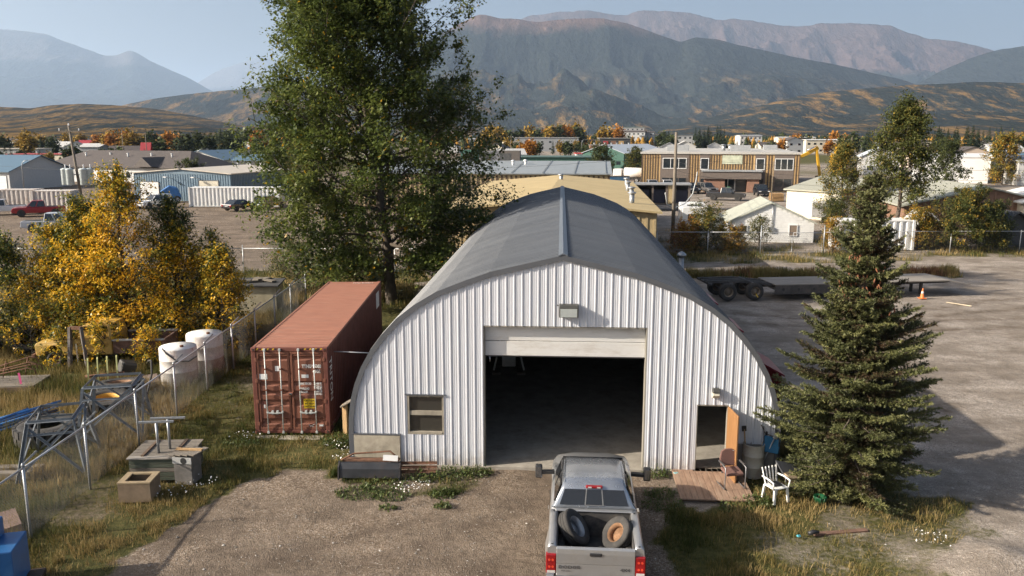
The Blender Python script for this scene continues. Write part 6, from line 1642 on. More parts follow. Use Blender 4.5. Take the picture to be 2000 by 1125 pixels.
# camper trailer
o = empty('camper_trailer', (18.3, 83.0, 0), R(-8), 'white camper trailer with rooftop air unit behind the shrubs', 'trailer')
MB().prism([(-3.4, .5), (-3.4, 2.75), (2.6, 2.8), (3.4, 1.9), (3.4, .6), (2.9, .5)], -1.25, 1.25, 'x').build('body', CLEANWHITE, o, bev=.05)
MB().bb(-.45, .45, -.9, .2, 2.79, 3.02).build('air_unit', PLW, o, bev=.05); MB().bb(-.7, .7, -2.1, -1.4, 2.78, 2.86).build('skylight', M_DARK, o)
MB().bb(-.7, .7, -3.43, -3.40, 1.4, 2.1).build('rear_window', GLASS, o)
for s in (-1, 1):
    MB().bb(s * 1.1 - .1, s * 1.1 + .1, -3.43, -3.40, .9, 1.2).build('tail_lamp', REDL, o)
    for y in (-.3, .6): add_wheel(o, (s * 1.1, y, .36), .36, .22, (0, R(90) * s, 0))
    for y in (-2.0, 1.2): MB().bb(s * 1.255 - .01, s * 1.255 + .01, y - .5, y + .5, 1.5, 2.1).build('side_window', GLASS, o)
    MB().bb(s * 1.256 - .008, s * 1.256 + .008, -3.2, 3.0, 1.0, 1.12).build('stripe', M_GREY, o)
# dark flat trailer with open bays and hanging hose
o = empty('bay_trailer', (19.6, 108.0, 0), R(-6), 'dark open sided box trailer with hoses left of the wooden pole', 'trailer')
MB().bb(-3.6, 3.6, -1.2, 1.3, .7, .9).build('deck', STL, o); MB().bb(-3.7, 3.7, -1.5, 1.4, 3.3, 3.5).build('roof', M_GREY, o); MB().bb(-3.6, 3.6, 1.2, 1.3, .9, 3.3).build('back_wall', M_DARK, o)
for x in (-3.5, -1.2, .6, 3.5): MB().bb(x - .12, x + .12, -1.2, -1.05, .9, 3.3).build('bay_post', M_GREYPAN, o)
MB().bb(.72, 1.8, -1.15, -1.0, .9, 3.3).build('tan_panel', M_TANWALL, o)
for x in (-2.4, -.3, 2.6): MB().bb(x - .8, x + .8, .2, 1.1, .9, 2.6).build('reel', mat('blue_red_reel', (.04, .04, .07), rough=.5), o)
for x in (-2.6, -1.6, 2.4): add_wheel(o, (x, -1.0, .42), .42, .25, (R(90), 0, 0))
tag(MB().tube([(13.6, 73.0, 4.6), (14.0, 74.0, 3.5), (14.9, 75.0, 3.1), (16.0, 76, 3.4), (16.9, 77, 4.2), (17.4, 78, 5.4), (17.6, 78.5, 6.2)], .05, 6).build('hanging_hose', mat('pale_hose', (.45, .47, .47))), 'pale drooping hose hanging beside the tan roof corner', 'hose')

# white bungalow
o = building('white_bungalow', 'small white bungalow with pale shingle roof behind the gate', (24.3, 78.6), R(-9), 7.6, 7.5, 1.75, 1.75, WHITE, M_SHINGLE, 'y', .22, 'house', .12)
for z in np.arange(.15, 1.75, .2): MB().bb(-3.81, 3.81, -3.775, -3.751, z, z + .17).build('siding_board', WHITE, o)
for k in range(7):
    z = 1.78 + k * .22; hw_ = 3.8 * (1 - (z + .2 - 1.75) / 1.75); MB().bb(-hw_, hw_, -3.775, -3.751, z, z + .19).build('siding_board', WHITE, o) if hw_ > .2 else None
add_window(o, 'S', 2.0, .55, .75, 1.05, 7.6, 7.6, pane=wmat('brown_blind', (.20, .15, .11))); add_window(o, 'S', -2.4, .8, .7, .7, 7.6, 7.6)
MB().tube([(.1, -3.85, 1.2), (.1, -3.85, 3.4)], .04, 6).build('mast', GALV, o); MB().bb(-.2, .3, -3.95, -3.78, .9, 1.35).build('meter_box', GALV, o)
# its low side wing
o = building('bungalow_wing', 'grey low wing left of the white bungalow', (19.4, 80.2), R(3), 2.4, 5.5, 1.5, .5, wmat('grey_siding', (.33, .34, .34)), M_SHINGLE, 'y', .25, 'house')
add_window(o, 'S', 0, .5, .8, .7, 2.4, 5.5)

# pale green-roofed barn with white, red and brown walls
o = building('long_barn', 'long low barn with grey green roof, white and faded red walls', (41.0, 100.2), R(35), 14.0, 7.4, 3.2, 1.3, M_CREAM, M_BARNROOF, 'y', .3)
MB().bb(-6.0, 6.98, -3.76, -3.71, .1, 3.18).build('red_wall_panel', M_REDWALL, o); MB().bb(-6.98, -6.01, -3.8, -3.705, .1, 3.2).build('red_corner_panel', wmat('bright_red_panel', (.42, .06, .05)), o)
o = building('brown_barn', 'brown boarded barn with battens and one small window', (46.0, 84.0), R(-9), 14.5, 12.0, 2.95, 1.75, M_BROWNBOARD, M_BARNROOF, 'y', .45)
for k in range(10): 
    u = -7.1 + k * 1.58; hh = 2.95 + 1.75 * (1 - abs(u) / 7.25) - .1; MB().bb(u - .07, u + .07, -6.06, -6.001, .05, hh).build('batten', wmat('brown_batten', (.25, .15, .10)), o)
MB().bb(-7.2, 7.2, -6.05, -6.002, 2.55, 2.7).build('band_board', wmat('brown_batten', (.25, .15, .10)), o)
add_window(o, 'S', -4.7, 1.1, 1.0, 1.0, 14.5, 12.1, frame=wmat('tan_frame', (.4, .33, .25)))
o = building('beige_sided_house', 'beige clapboard building at the right picture edge', (51.2, 79.6), R(-10), 6.0, 8, 3.5, .8, M_BEIGE, wmat('white_edge_roof', (.6, .6, .58)), 'y', .4)
for k in range(15): MB().bb(-3.03, 3.03, -4.03, -4.001, .1 + k * .23, .1 + k * .23 + .2).build('siding_board', M_BEIGE, o)
o = building('dark_shed', 'small charcoal shed with pitched roof beside the dark bush', (43.6, 72.8), R(8), 3.0, 3.2, 2.1, .9, M_DARK, wmat('charcoal_shingle', (.055, .055, .058)), 'y', .5, 'shed')
o = building('white_gable_shed', 'white gabled little shed half hidden by the orange bush', (36.8, 73.5), R(4), 2.2, 2.5, 1.8, 1.0, M_BROWNBOARD, CLEANWHITE, 'y', .25, 'shed')
o = building('bright_white_hall', 'bright white windowless metal building on the far right', (93.0, 176.0), R(-20), 13, 11, 5.2, .6, CLEANWHITE, CLEANWHITE, 'x', .2)
o = building('grey_ribbed_hall', 'pale grey ribbed building behind the orange brown poplar', (107.5, 168.0), R(-10), 14, 14, 4.6, .8, M_PALE, M_GREY, 'x', .3)
add_window(o, 'S', -3, .8, 1.6, 1.6, 14, 14)
# white tank trailer with pipe hoop
o = empty('white_box_trailer', (36.6, 96.0 - 3.5, 0), R(0), 'low white box trailer with pipe hoop beside the bungalow', 'trailer')
MB().bb(-3.2, 3.0, -1.1, 1.1, .6, 2.3).build('box', CLEANWHITE, o, bev=.04)
MB().tube([(-2.0, -1.2, 2.3), (-2.0, -1.2, 2.9), (-1.5, -1.2, 3.4), (-1.0, -1.2, 2.9), (-1.0, -1.2, 2.3)], .04, 6).build('hoop', CLEANWHITE, o)
MB().tube([(2.6, -1.3, .5), (3.5, -1.3, 1.6), (3.8, -1.3, 2.9), (2.0, -1.3, 3.0), (-1.8, -1.3, 3.0)], .05, 6).build('rail', CLEANWHITE, o)
for x in (-1.6, -.8): add_wheel(o, (x, -1.0, .38), .38, .24, (R(90), 0, 0))

# ------------------------------------------------------------------ containers
def box_container(label, loc, rz, L, m, H=2.6, group=None, open_end=False, ribm=None):
    o = empty('steel_container', (loc[0], loc[1], .03), rz, label, 'container', group)
    mb = MB(); W = 2.44; n = int(L / .52)
    for sy in (-1, 1):
        xs = []
        for k in range(n): xs += [(-L / 2 + k * L / n, 0), (-L / 2 + k * L / n + .17, 0), (-L / 2 + k * L / n + .26, .11), (-L / 2 + k * L / n + .43, .11)]
        xs.append((L / 2, 0)); V = []
        for x, q in xs: V += [(x, sy * (W / 2 - q), .12), (x, sy * (W / 2 - q), H - .08)]
        mb.add(V, [(2 * i, 2 * i + 2, 2 * i + 3, 2 * i + 1) for i in range(len(xs) - 1)])
    mb.build('side_wall', m, o)
    MB().bb(-L / 2, L / 2, -W / 2, W / 2, H - .085, H).build('roof_panel', m, o); MB().bb(-L / 2, L / 2, -W / 2, W / 2, 0, .125).build('base_frame', m, o)
    for sx in (-1, 1):
        MB().bb(sx * L / 2 - .05, sx * L / 2 + .05, -W / 2 + .1, W / 2 - .1, .13, H - .09).build('end_wall', m, o)
        for sy in (-1, 1): MB().bb(sx * L / 2 - .1, sx * L / 2 + .1, sy * W / 2 - .1, sy * W / 2 + .08, -.02, H + .02).build('corner_post', m, o)
        for yy in (-.7, -.25, .25, .7): MB().tube([(sx * (L / 2 + .08), yy, .1), (sx * (L / 2 + .08), yy, H - .1)], .03, 6).build('lock_bar', GALV, o)
    return o
WCON = mat('white_container_paint', (.70, .70, .68), rough=.55, var=.06, dirt=(.42, .36, .28), dirt_amt=.4, dirt_scale=1.2)
box_container('white ribbed steel container on the far side of the car park', (-38.0, 113.6), R(0), 12.2, WCON, 2.6)
box_container('white ribbed container partly hidden by the spruce', (31.0, 70.4), R(0), 6.1, WCON, 2.5)
RUSTW = mat('rust_streaked_white', (.50, .46, .42), rough=.7, var=.15, dirt=(.20, .09, .06), dirt_amt=.8, dirt_scale=1.4)
box_container('rusty pale container with dark end left of the utility pole', (-64.2, 107.5), R(4), 4.6, RUSTW, 2.7)
o = box_container('pale ribbed cargo container behind the red pickup', (-58.0, 104.6), R(3), 4.6, wmat('pale_beige_steel', (.52, .48, .44)), 2.75)

# ------------------------------------------------------------------ left background buildings
o = building('blue_roof_garage', 'pale garage with blue steel roof and three roller doors', (-100.5, 158.0), R(-16), 26.0, 14.0, 3.3, 2.6, M_PALE, M_BLUEROOF, 'x', .5)
for u in (4.2, 7.6, 11.0): add_door(o, 'S', u, 2.7, 2.5, 26, 14, CLEANWHITE)
for u in (2.5, 5.9, 9.3): MB().bb(u - .2, u + .2, -7.2, -7.0, 2.8, 3.0).build('wall_lamp', BLACK, o)
o = building('brown_roof_motel', 'long white motel with dark brown hipped roof', (-80.0, 178.0), R(-22), 40.0, 14, 3.4, 2.9, M_WHITEW, M_DKROOF, 'x', .7, hip=.9)
for k in range(9): add_window(o, 'S', -16 + k * 4, .9, 1.5, 1.3, 40, 14)
for k, (x, y) in enumerate(((-12, -3), (-6, -2), (0, -3), (6, -2.5), (12, -3), (15, -1))): vent(o, x, y, 5.2, .6, .15, CLEANWHITE)
MB().prism([(-2.4, 3.4), (2.4, 3.4), (0, 5.3)], -9.0, -3.0, 'y').build('roof_gablet', M_DKROOF, o, loc=(10, 0, 0))
o = building('blue_roof_hall', 'white hall with wide blue roof behind the warehouse', (-86.0, 240.0), R(-12), 15.0, 16.0, 3.0, 2.4, M_WHITEW, M_BLUEROOF, 'y', .6)
add_door(o, 'S', 4.5, 2.4, 2.8, 15, 16, M_DARK)
o = building('blue_roof_annex', 'smaller blue roofed annex right of the white hall', (-72.0, 236.0), R(-12), 11.0, 9.0, 2.8, 1.4, M_WHITEW, M_BLUEROOF, 'x', .5)
for u in (-2.8, 1.0): add_door(o, 'S', u, 2.2, 2.2, 11, 9, M_DARK)
o = building('blue_warehouse', 'blue ribbed warehouse with beige roof and white roller door', (-47.3, 131.5), R(-14), 16.5, 17.0, 4.0, .65, M_BLUEWALL, M_BEIGEROOF, 'y', .3)
ribs(o, 16.5, 17.0, 3.95, wmat('deep_blue_rib', (.085, .14, .19)), .42, 'SE', .14, .05)
add_door(o, 'S', -5.6, 3.2, 2.5, 16.5, 17.1, CLEANWHITE, z=.2); add_door(o, 'S', 4.6, 3.2, 3.0, 16.5, 17.1, M_BEIGE)
for u in (-1.7, 3.0): MB().beam((u, -8.5, 3.3), (u - .3, -9.4, 3.55), .08, .08).build('lamp_arm', CLEANWHITE, o); MB().bb(u - .6, u - .1, -9.7, -9.3, 3.45, 3.6).build('lamp_head', CLEANWHITE, o)
MB().bb(-.1, .1, -8.9, 8.8, 4.72, 4.80).build('roof_ridge_cap', wmat('dark_ridge', (.1, .1, .11)), o)
o = building('red_roof_lodge', 'dark lodge with big red metal roof among the trees', (-218.0, 440.0), R(20), 18, 14, 3.5, 3.6, M_DARK, M_REDROOF, 'x', .8)
o = building('red_fascia_store', 'long low store with a red roof band behind the blue garage', (-158.0, 285.0), R(-5), 26, 10, 3.3, 0, M_CREAM, wmat('red_band', (.33, .04, .04)), over=.3)
o = building('red_sign_tower', 'narrow dark red tower sign with a pitched red cap', (-132.0, 300.0), R(10), 2.6, 2.6, 5.0, 2.0, wmat('dark_red_brick', (.12, .04, .035)), M_REDROOF, 'x', .5, 'tower')
o = building('small_blue_house', 'little white house with a blue roof beyond the red tower', (-178.0, 430.0), R(15), 10, 8, 3.0, 2.6, M_WHITEW, M_BLUEROOF, 'y', .4, 'house')

# ------------------------------------------------------------------ far town: (label, px-free metric x, y, W, D, h, rise, wall, roof, rz, cat)
far = [
    ('long_grey_school', 'long grey two storey school block across the town', 21.0, 520, 40, 16, 8.3, .0, M_GREY, M_PALE, 0),
    ('cream_block', 'small cream block building left of the grey school', -.5, 430, 8.5, 8, 6.5, 0, M_CREAM, M_BEIGEROOF, 4),
    ('dark_shop_row', 'dark shop row with red and orange panels', 60.0, 490, 18, 12, 8.0, 0, M_DARK, M_PALE, 0),
    ('white_apartment_block', 'white four storey apartment block with balconies', 97.0, 660, 17, 14, 12.4, 1.0, M_PALE, M_DKROOF, -12),
    ('grey_apartment_wing', 'dark grey wing of the white apartment block', 109.5, 668, 9, 16, 12.0, .8, M_GREY, M_DKROOF, -12),
    ('green_roof_arena', 'wide pale green roofed arena on the skyline', 105.0, 780, 34, 20, 17.0, 0, M_PALE, wmat('pale_green_roof', (.30, .42, .38)), 0),
    ('flat_store', 'flat tan roofed store with many roof vents', 46.0, 385, 20, 22, 5.2, 0, M_BRICK, wmat('brown_gravel_roof', (.22, .19, .165)), -4),
    ('green_gable_store', 'dark green store with pale grey gabled roof', 36.0, 262, 14, 30, 4.4, 2.4, M_DKGREEN, wmat('pale_steel_roof', (.42, .46, .50)), -35),
    ('red_fascia_shop', 'white shop with a bright red fascia', 27.0, 300, 8, 7, 3.2, 0, M_WHITEW, wmat('bright_red_band', (.45, .03, .04)), 0),
    ('dark_green_store', 'long low dark green store behind the grey roof', 8.0, 238, 40, 14, 3.6, 0, M_DKGREEN, wmat('dark_green_roof', (.06, .11, .10)), -3),
    ('grey_college', 'broad pale grey college block behind the tan office', 110.0, 560, 20, 14, 9.8, 0, M_PALE, M_GREY, 0),
    ('white_clinic', 'white clinic building right of the dark pines', 176.0, 620, 16, 14, 9.4, .6, M_WHITEW, M_GREY, 0),
    ('pale_long_school', 'pale long low school with stepped roofs', 190.0, 560, 24, 14, 8.2, .5, M_CREAM, M_PALE, -6),
    ('cream_long_hall', 'cream long hall with white roof right of the excavator', 172.0, 460, 23, 12, 7.2, .3, M_CREAM, CLEANWHITE, 0),
    ('white_side_house', 'white house with dark roof beside the cream hall', 148.0, 440, 9, 8, 7.0, 1.6, M_WHITEW, M_DKROOF, 8),
    ('grey_pitched_hall', 'hall with a pale grey pitched roof left of the tall aspen', 95.0, 215, 9, 15, 4.4, 2.2, M_PALE, wmat('pale_steel_roof', (.42, .46, .50)), -20),
    ('tan_gable_house', 'tan gabled house with brown roof behind the aspen', 128.0, 262, 12, 10, 4.0, 2.6, wmat('pinkish_tan_wall', (.46, .37, .30)), M_DKROOF, 8),
    ('tan_gable_house', 'second tan gabled house farther right behind the dark tree', 165.0, 300, 12, 10, 3.4, 2.2, wmat('pinkish_tan_wall', (.46, .37, .30)), M_DKROOF, -8),
    ('white_van_depot', 'low white depot with blue trim at the right edge', 143.0, 235, 12, 8, 4.2, .4, M_WHITEW, M_BLUEROOF, -5),
    ('pale_store', 'pale low store with long flat roof at the left edge', -190.0, 318, 22, 10, 4.6, 0, M_PALE, M_BEIGEROOF, 0),
    ('grey_silo_house', 'grey block with a silo stack left of the utility pole', -166.0, 330, 8, 8, 5.2, .8, M_GREY, M_PALE, 0),
    ('pale_bungalow', 'pale bungalow between the conifers above the blue roof', -118.0, 360, 12, 9, 3.6, 2.0, M_PALE, M_GREY, 10),
]
for i, (nm, lab, x, y, W, D, h, rise, wm_, rm_, rz) in enumerate(far):
    o = building(nm, lab, (x, y), R(rz), W, D, h, rise, wm_, rm_, 'y' if rise > 1.5 else 'x', .4)
    nfl = max(1, int(h / 3.0)); nw = max(2, min(8, int(W / 3.2)))
    for f in range(nfl):
        for k in range(nw):
            add_window(o, 'S', -W / 2 + W * (k + .5) / nw, h * f / nfl + .9, min(1.7, W / nw * .5), 1.3, W, D, frame=None, pane=GLASS)
    if nm == 'dark_shop_row':
        for k, c in enumerate((M_REDROOF, M_BRICK, M_GOLDWALL)): MB().bb(-7 + k * 4.5, -4 + k * 4.5, -D / 2 - .12, -D / 2 - .09, 2, 6.5).build('coloured_panel', c, o)
    if nm == 'white_apartment_block':
        for f in range(4): MB().bb(4.2, 8.6, -D / 2 - 1.4, -D / 2 - .01, f * 3 + .2, f * 3 + 1.0).build('balcony', M_GREY, o)
    if nm == 'flat_store':
        for k in range(7): vent(o, -8 + k * 2.6, (k % 3) * 4 - 6, 5.5, .7, .4)

# scattered houses of the far town, copies of three kinds
def house_proto(wm_, rm_, lab, grp):
    o = building('town_house', lab, (0, 0), 0, 11, 9, 3.2, 2.2, wm_, rm_, 'x', .5, 'house', group=grp)
    for u in (-3.2, 0, 3.2): add_window(o, 'S', u, 1.0, 1.3, 1.2, 11, 9)
    add_door(o, 'W', 0, 2.6, 2.3, 11, 9, CLEANWHITE)
    return o
hr = np.random.default_rng(77)
protos = [house_proto(M_WHITEW, M_GREY, 'pale house with grey roof among the trees of the far town', 'pale grey roofed houses of the far town'),
          house_proto(M_CREAM, M_DKROOF, 'cream house with dark brown roof among the far town trees', 'cream brown roofed houses of the far town'),
          house_proto(M_PALE, M_PALE, 'pale house with light roof among the far town trees', 'light roofed houses of the far town')]
used = [False] * 3
FARSPOT = [(f[2], f[3], max(f[4], f[5])) for f in far]
TOWN = []
n_h = 0
while n_h < 110:
    y = hr.uniform(300, 980); px = hr.uniform(-20, 2020); x = (px - 1000) / 1600 * y
    if any(math.hypot(x - a, y - b) < c * .8 + 12 for a, b, c in FARSPOT) or any(math.hypot(x - a, y - b) < 17 for a, b in TOWN): continue
    if 1240 < px < 1600 and y < 330: continue
    k = n_h % 3; o = protos[k] if not used[k] else copy_tree(protos[k]); used[k] = True
    o.location = (x, y, 0); o.rotation_euler = (0, 0, hr.choice([0, 1.57]) + hr.uniform(-.4, .4)); s = hr.uniform(.85, 1.25); o.scale = (s, s, s)
    TOWN.append((x, y)); n_h += 1

# ------------------------------------------------------------------ vehicles
def vehicle(kind, col, label, loc, rz, cat=None, grp=None, cabcol=None):
    paint = mat('car_paint_%02d_%02d_%02d' % tuple(int(c * 99) for c in col), col, rough=.28, metal=.25, var=.04, coat=.5)
    o = empty({'pickup': 'parked_pickup', 'suv': 'parked_suv', 'sedan': 'parked_sedan', 'crew': 'parked_pickup'}[kind], (loc[0], loc[1], 0), rz, label, cat or {'pickup': 'pickup', 'crew': 'pickup', 'suv': 'car', 'sedan': 'car'}[kind], grp)
    if kind in ('pickup', 'crew'):
        L, Wd, zb, zs, zr, cab = 5.7, .98, .45, 1.12, 1.88, (-.75, 1.35); body = [(-2.85, .55), (-2.85, 1.12), (2.2, 1.12), (2.72, 1.02), (2.85, .80), (2.85, .50), (2.3, .42), (-2.5, .42)]; axles = (-1.75, 1.85); r = .40
    elif kind == 'suv':
        L, Wd, zb, zs, zr, cab = 4.8, .93, .42, 1.05, 1.78, (-2.3, 1.0); body = [(-2.4, .5), (-2.4, 1.05), (1.2, 1.06), (2.2, .98), (2.4, .78), (2.4, .46), (-2.2, .40)]; axles = (-1.4, 1.45); r = .37
    else:
        L, Wd, zb, zs, zr, cab = 4.7, .89, .35, .90, 1.42, (-1.9, 1.0); body = [(-2.35, .45), (-2.32, .88), (-1.8, .94), (1.1, .92), (2.1, .80), (2.35, .62), (2.35, .40), (-2.2, .34)]; axles = (-1.4, 1.4); r = .33
    prism_taper(body, Wd, Wd * .96, zs * .93).build('body', paint, o, bev=.06, seg=2)
    if kind in ('pickup', 'crew'):
        MB().bb(-.80, .80, -2.72, -.85, .9, 1.125).build('bed_well', BLACK, o)
    c0, c1 = cab; slope0 = .12 if kind != 'sedan' else .75; slope1 = .75
    wb, wt = Wd - .04, Wd - .22
    base = [(-wb, c0, zs - .02), (wb, c0, zs - .02), (wb, c1, zs - .02), (-wb, c1, zs - .02)]; top = [(-wt, c0 + slope0, zr), (wt, c0 + slope0, zr), (wt, c1 - slope1, zr), (-wt, c1 - slope1, zr)]
    MB().add(base + top, [(0, 1, 2, 3), (4, 5, 6, 7), (0, 1, 5, 4), (1, 2, 6, 5), (2, 3, 7, 6), (3, 0, 4, 7)]).build('cabin', paint, o, bev=.05, seg=2)
    def pane(p4, d, name):
        a = [Vector(p) for p in p4]; c = sum(a, Vector()) / 4; q = [c + (p - c) * .86 + Vector(d) * .018 for p in a]; q2 = [p - Vector(d) * .03 for p in q]
        MB().add(q + q2, [(0, 1, 2, 3), (7, 6, 5, 4), (0, 4, 5, 1), (1, 5, 6, 2), (2, 6, 7, 3), (3, 7, 4, 0)]).build(name, GLASS, o)
    pane([base[3], base[2], top[2], top[3]], (0, .7, .7), 'windscreen'); pane([base[1], base[0], top[0], top[1]], (0, -1, .2), 'rear_window')
    for s, (b0, b1, t0, t1) in ((1, (base[1], base[2], top[1], top[2])), (-1, (base[0], base[3], top[0], top[3]))):
        b0, b1, t0, t1 = map(Vector, (b0, b1, t0, t1)); n = 2
        for k in range(n):
            f0, f1 = k / n, (k + 1) / n
            pane([b0.lerp(b1, f0), b0.lerp(b1, f1), t0.lerp(t1, f1), t0.lerp(t1, f0)], (s, 0, .2), 'side_window')
        MB().bb(s * (Wd + .10) - .1, s * (Wd + .10) + .08, c1 - .55, c1 - .4, zs, zs + .17).build('wing_mirror', paint, o)
        MB().bb(s * Wd * .74 - .18, s * Wd * .74 + .18, L / 2 - .10, L / 2 + .015, zs * .72, zs * .84).build('headlight', mat('clear_headlamp', (.62, .62, .60), rough=.12), o)
        MB().bb(s * Wd * .82 - .12, s * Wd * .82 + .12, -L / 2 - .015, -L / 2 + .1, zs * .68, zs * .92).build('tail_light', REDL, o)
        for y in axles:
            add_wheel(o, (s * (Wd - .09), y, r), r, .24, (0, R(90) * s, 0)); MB().lathe([(r * 1.14, 0), (r * 1.14, .01)], 18, (s * (Wd - .0), y, r + .02), (0, R(90) * s, 0)).build('wheel_arch', BLACK, o)
    MB().bb(-Wd * .96, Wd * .96, L / 2 - .05, L / 2 + .06, .38, .58).build('front_bumper', CHROME if kind == 'crew' else paint, o, bev=.03); MB().bb(-Wd * .96, Wd * .96, -L / 2 - .07, -L / 2 + .05, .40, .62).build('rear_bumper', CHROME if kind in ('crew', 'pickup') else paint, o, bev=.03)
    MB().bb(-Wd * .45, Wd * .45, L / 2 - .02, L / 2 + .02, zs * .62, zs * .85).build('grille', BLACK, o)
    MB().bb(-.26, .26, -L / 2 - .025, -L / 2 - .005, zs * .62, zs * .74).build('number_plate', CLEANWHITE, o)
    return o
vehicle('crew', (.30, .015, .02), 'red crew pickup parked on the left gravel lot', (-57.6, 99.8), R(118))
vehicle('crew', (.62, .62, .62), 'white crew pickup at the far left edge of the lot', (-63.3, 101.4), R(112))
vehicle('pickup', (.50, .51, .53), 'silver pickup tailgate showing left of the golden poplar', (-46.8, 83.5), R(-72))
vehicle('suv', (.62, .63, .64), 'white sports utility car before the blue warehouse', (-48.3, 110.9), R(150))
vehicle('suv', (.55, .57, .60), 'pale car half hidden behind the poplar top', (-52.6, 110.2), R(150))
vehicle('sedan', (.018, .016, .02), 'black sedan parked in front of the white container', (-35.6, 107.4), R(-28))
vehicle('suv', (.03, .045, .042), 'dark green utility car beside the black sedan', (-32.4, 109.6), R(-20))
vehicle('pickup', (.45, .46, .47), 'silver pickup parked left of the tan office', (24.9, 147.0), R(185))
vehicle('crew', (.68, .68, .68), 'white pickup next to the wooden pole by the office', (27.5, 146.5), R(180))
vehicle('suv', (.015, .016, .022), 'black car parked under the office windows', (30.2, 139.8), R(192))
vehicle('suv', (.12, .115, .115), 'dark grey car parked by the office porch', (33.0, 139.5), R(195))
vehicle('crew', (.045, .043, .042), 'charcoal crew pickup crossing the office car park', (32.4, 124.5), R(-112))
vehicle('suv', (.02, .02, .022), 'black car at the right end of the office', (40.6, 134.0), R(175))
vehicle('suv', (.05, .05, .05), 'dark car before the pale grey ribbed building', (96.5, 150.0), R(60))
# white tanker lorry and blue bin beyond the grey hall
o = empty('white_tank_lorry', (24.8, 172.0, 0), R(75), 'white tank lorry parked left of the tan office', 'lorry')
MB().bb(-1.2, 1.2, 1.8, 3.6, .6, 2.8).build('cab', CLEANWHITE, o, bev=.1); MB().lathe([(.3, -3.6), (1.0, -3.4), (1.05, 1.4), (.3, 1.6)], 16, (0, 0, 2.0), (R(-90), 0, 0)).build('tank', CLEANWHITE, o)
MB().bb(-1.0, 1.0, 3.61, 3.63, 1.7, 2.5).build('windscreen', GLASS, o); MB().bb(-.5, .5, -3.4, 3.4, .6, .95).build('chassis', BLACK, o)
for s in (-1, 1):
    for y in (-2.4, -1.2, 2.6): add_wheel(o, (s * 1.0, y, .5), .5, .3, (0, R(90) * s, 0))
o = empty('blue_skip', (20.2, 158.0, 0), R(10), 'blue metal skip beyond the corner of the grey roof', 'skip')
MB().prism([(-2.0, 1.9), (-1.6, .25), (1.6, .25), (2.0, 1.9)], -1.0, 1.0, 'y').build('body', mat('skip_blue', (.04, .18, .42), rough=.5), o); MB().bb(-2.1, 2.1, -1.1, 1.1, 1.9, 2.0).build('rim', STL, o)
# blue machine, grey wheel gear and white dinghy before the warehouse
o = empty('blue_loader', (-50.2, 121.0, 0), R(20), 'blue covered machine before the blue warehouse', 'machine')
MB().prism([(-1.5, .5), (-1.4, 1.6), (-.2, 2.4), (.9, 2.1), (1.4, .9), (1.4, .5)], -.9, .9, 'y').build('cover', mat('blue_tarp', (.035, .14, .36), rough=.6), o, bev=.1)
for x in (-.9, .9):
    for y in (-.95, .95): add_wheel(o, (x, y, .45), .45, .3, (R(90) * (1 if y < 0 else -1), 0, 0))
o = empty('white_dinghy', (-45.2, 119.0, 0), R(10), 'small white upturned dinghy left of the white container', 'boat')
MB().lathe([(.02, -1.2), (.5, -1.0), (.62, 0), (.5, .9), (.02, 1.3)], 12, (0, 0, .75), (0, R(90), 0)).build('hull', CLEANWHITE, o); MB().bb(-.9, .9, -.35, .35, 0, .35).build('cradle', DARK_WOOD, o)
# dark flat deck trailer at the left edge
o = empty('flat_deck_trailer', (-50.0, 72.0, 0), R(12), 'dark flat deck trailer with yellow beacon at the left', 'trailer')
MB().bb(-5, 4.0, -1.2, 1.2, .55, .75).build('deck', STL, o); MB().beam((-3.8, -.5, .75), (-1.0, -.3, 2.2), .2, .25).build('boom', BLACK_STEEL, o); MB().bb(-3.4, -2.6, -.9, -.3, .76, 1.15).build('beacon_box', YEL, o, bev=.1)
for x in (-2.5, -1.5, 2.0): add_wheel(o, (x, -1.0, .42), .42, .25, (R(90), 0, 0))
# excavator standing behind the office
EXY = mat('machine_yellow', (.60, .33, .02), rough=.45, var=.08)
o = empty('excavator', (62.0, 163.0, 0), R(0), 'yellow excavator with its arm bent behind the office', 'excavator')
MB().beam((-8.2, 0, 2.2), (-5.6, 0, 5.4), .5, .75).build('boom', EXY, o, bev=.04); MB().beam((-5.7, 0, 5.3), (-1.9, 0, 7.2), .45, .6).build('boom', EXY, o, bev=.04)
MB().beam((-2.4, 0, 7.6), (-1.2, 0, 1.6), .42, .58).build('dipper_arm', EXY, o, bev=.04); MB().tube([(-4.2, -.35, 6.7), (-2.5, -.35, 7.5)], .12, 8).build('ram', CHROME, o)
MB().prism([(-1.9, 1.8), (-.6, 1.9), (-.5, .8), (-1.2, .2), (-2.2, .5)], -.6, .6, 'y').build('bucket', BLACK_STEEL, o)
MB().bb(-11.5, -7.6, -1.4, 1.4, 1.2, 2.7).build('house', EXY, o, bev=.1); MB().bb(-9.2, -7.8, -1.4, -.4, 2.7, 3.6).build('cab', GLASS, o, bev=.08)
for y in (-1.3, 1.3): MB().bb(-12.0, -7.2, y - .3, y + .3, 0, 1.0).build('track', BLACK_STEEL, o, bev=.3, seg=2)
MB().bb(-11.6, -7.6, -1.0, 1.0, .8, 1.2).build('undercarriage', BLACK_STEEL, o)
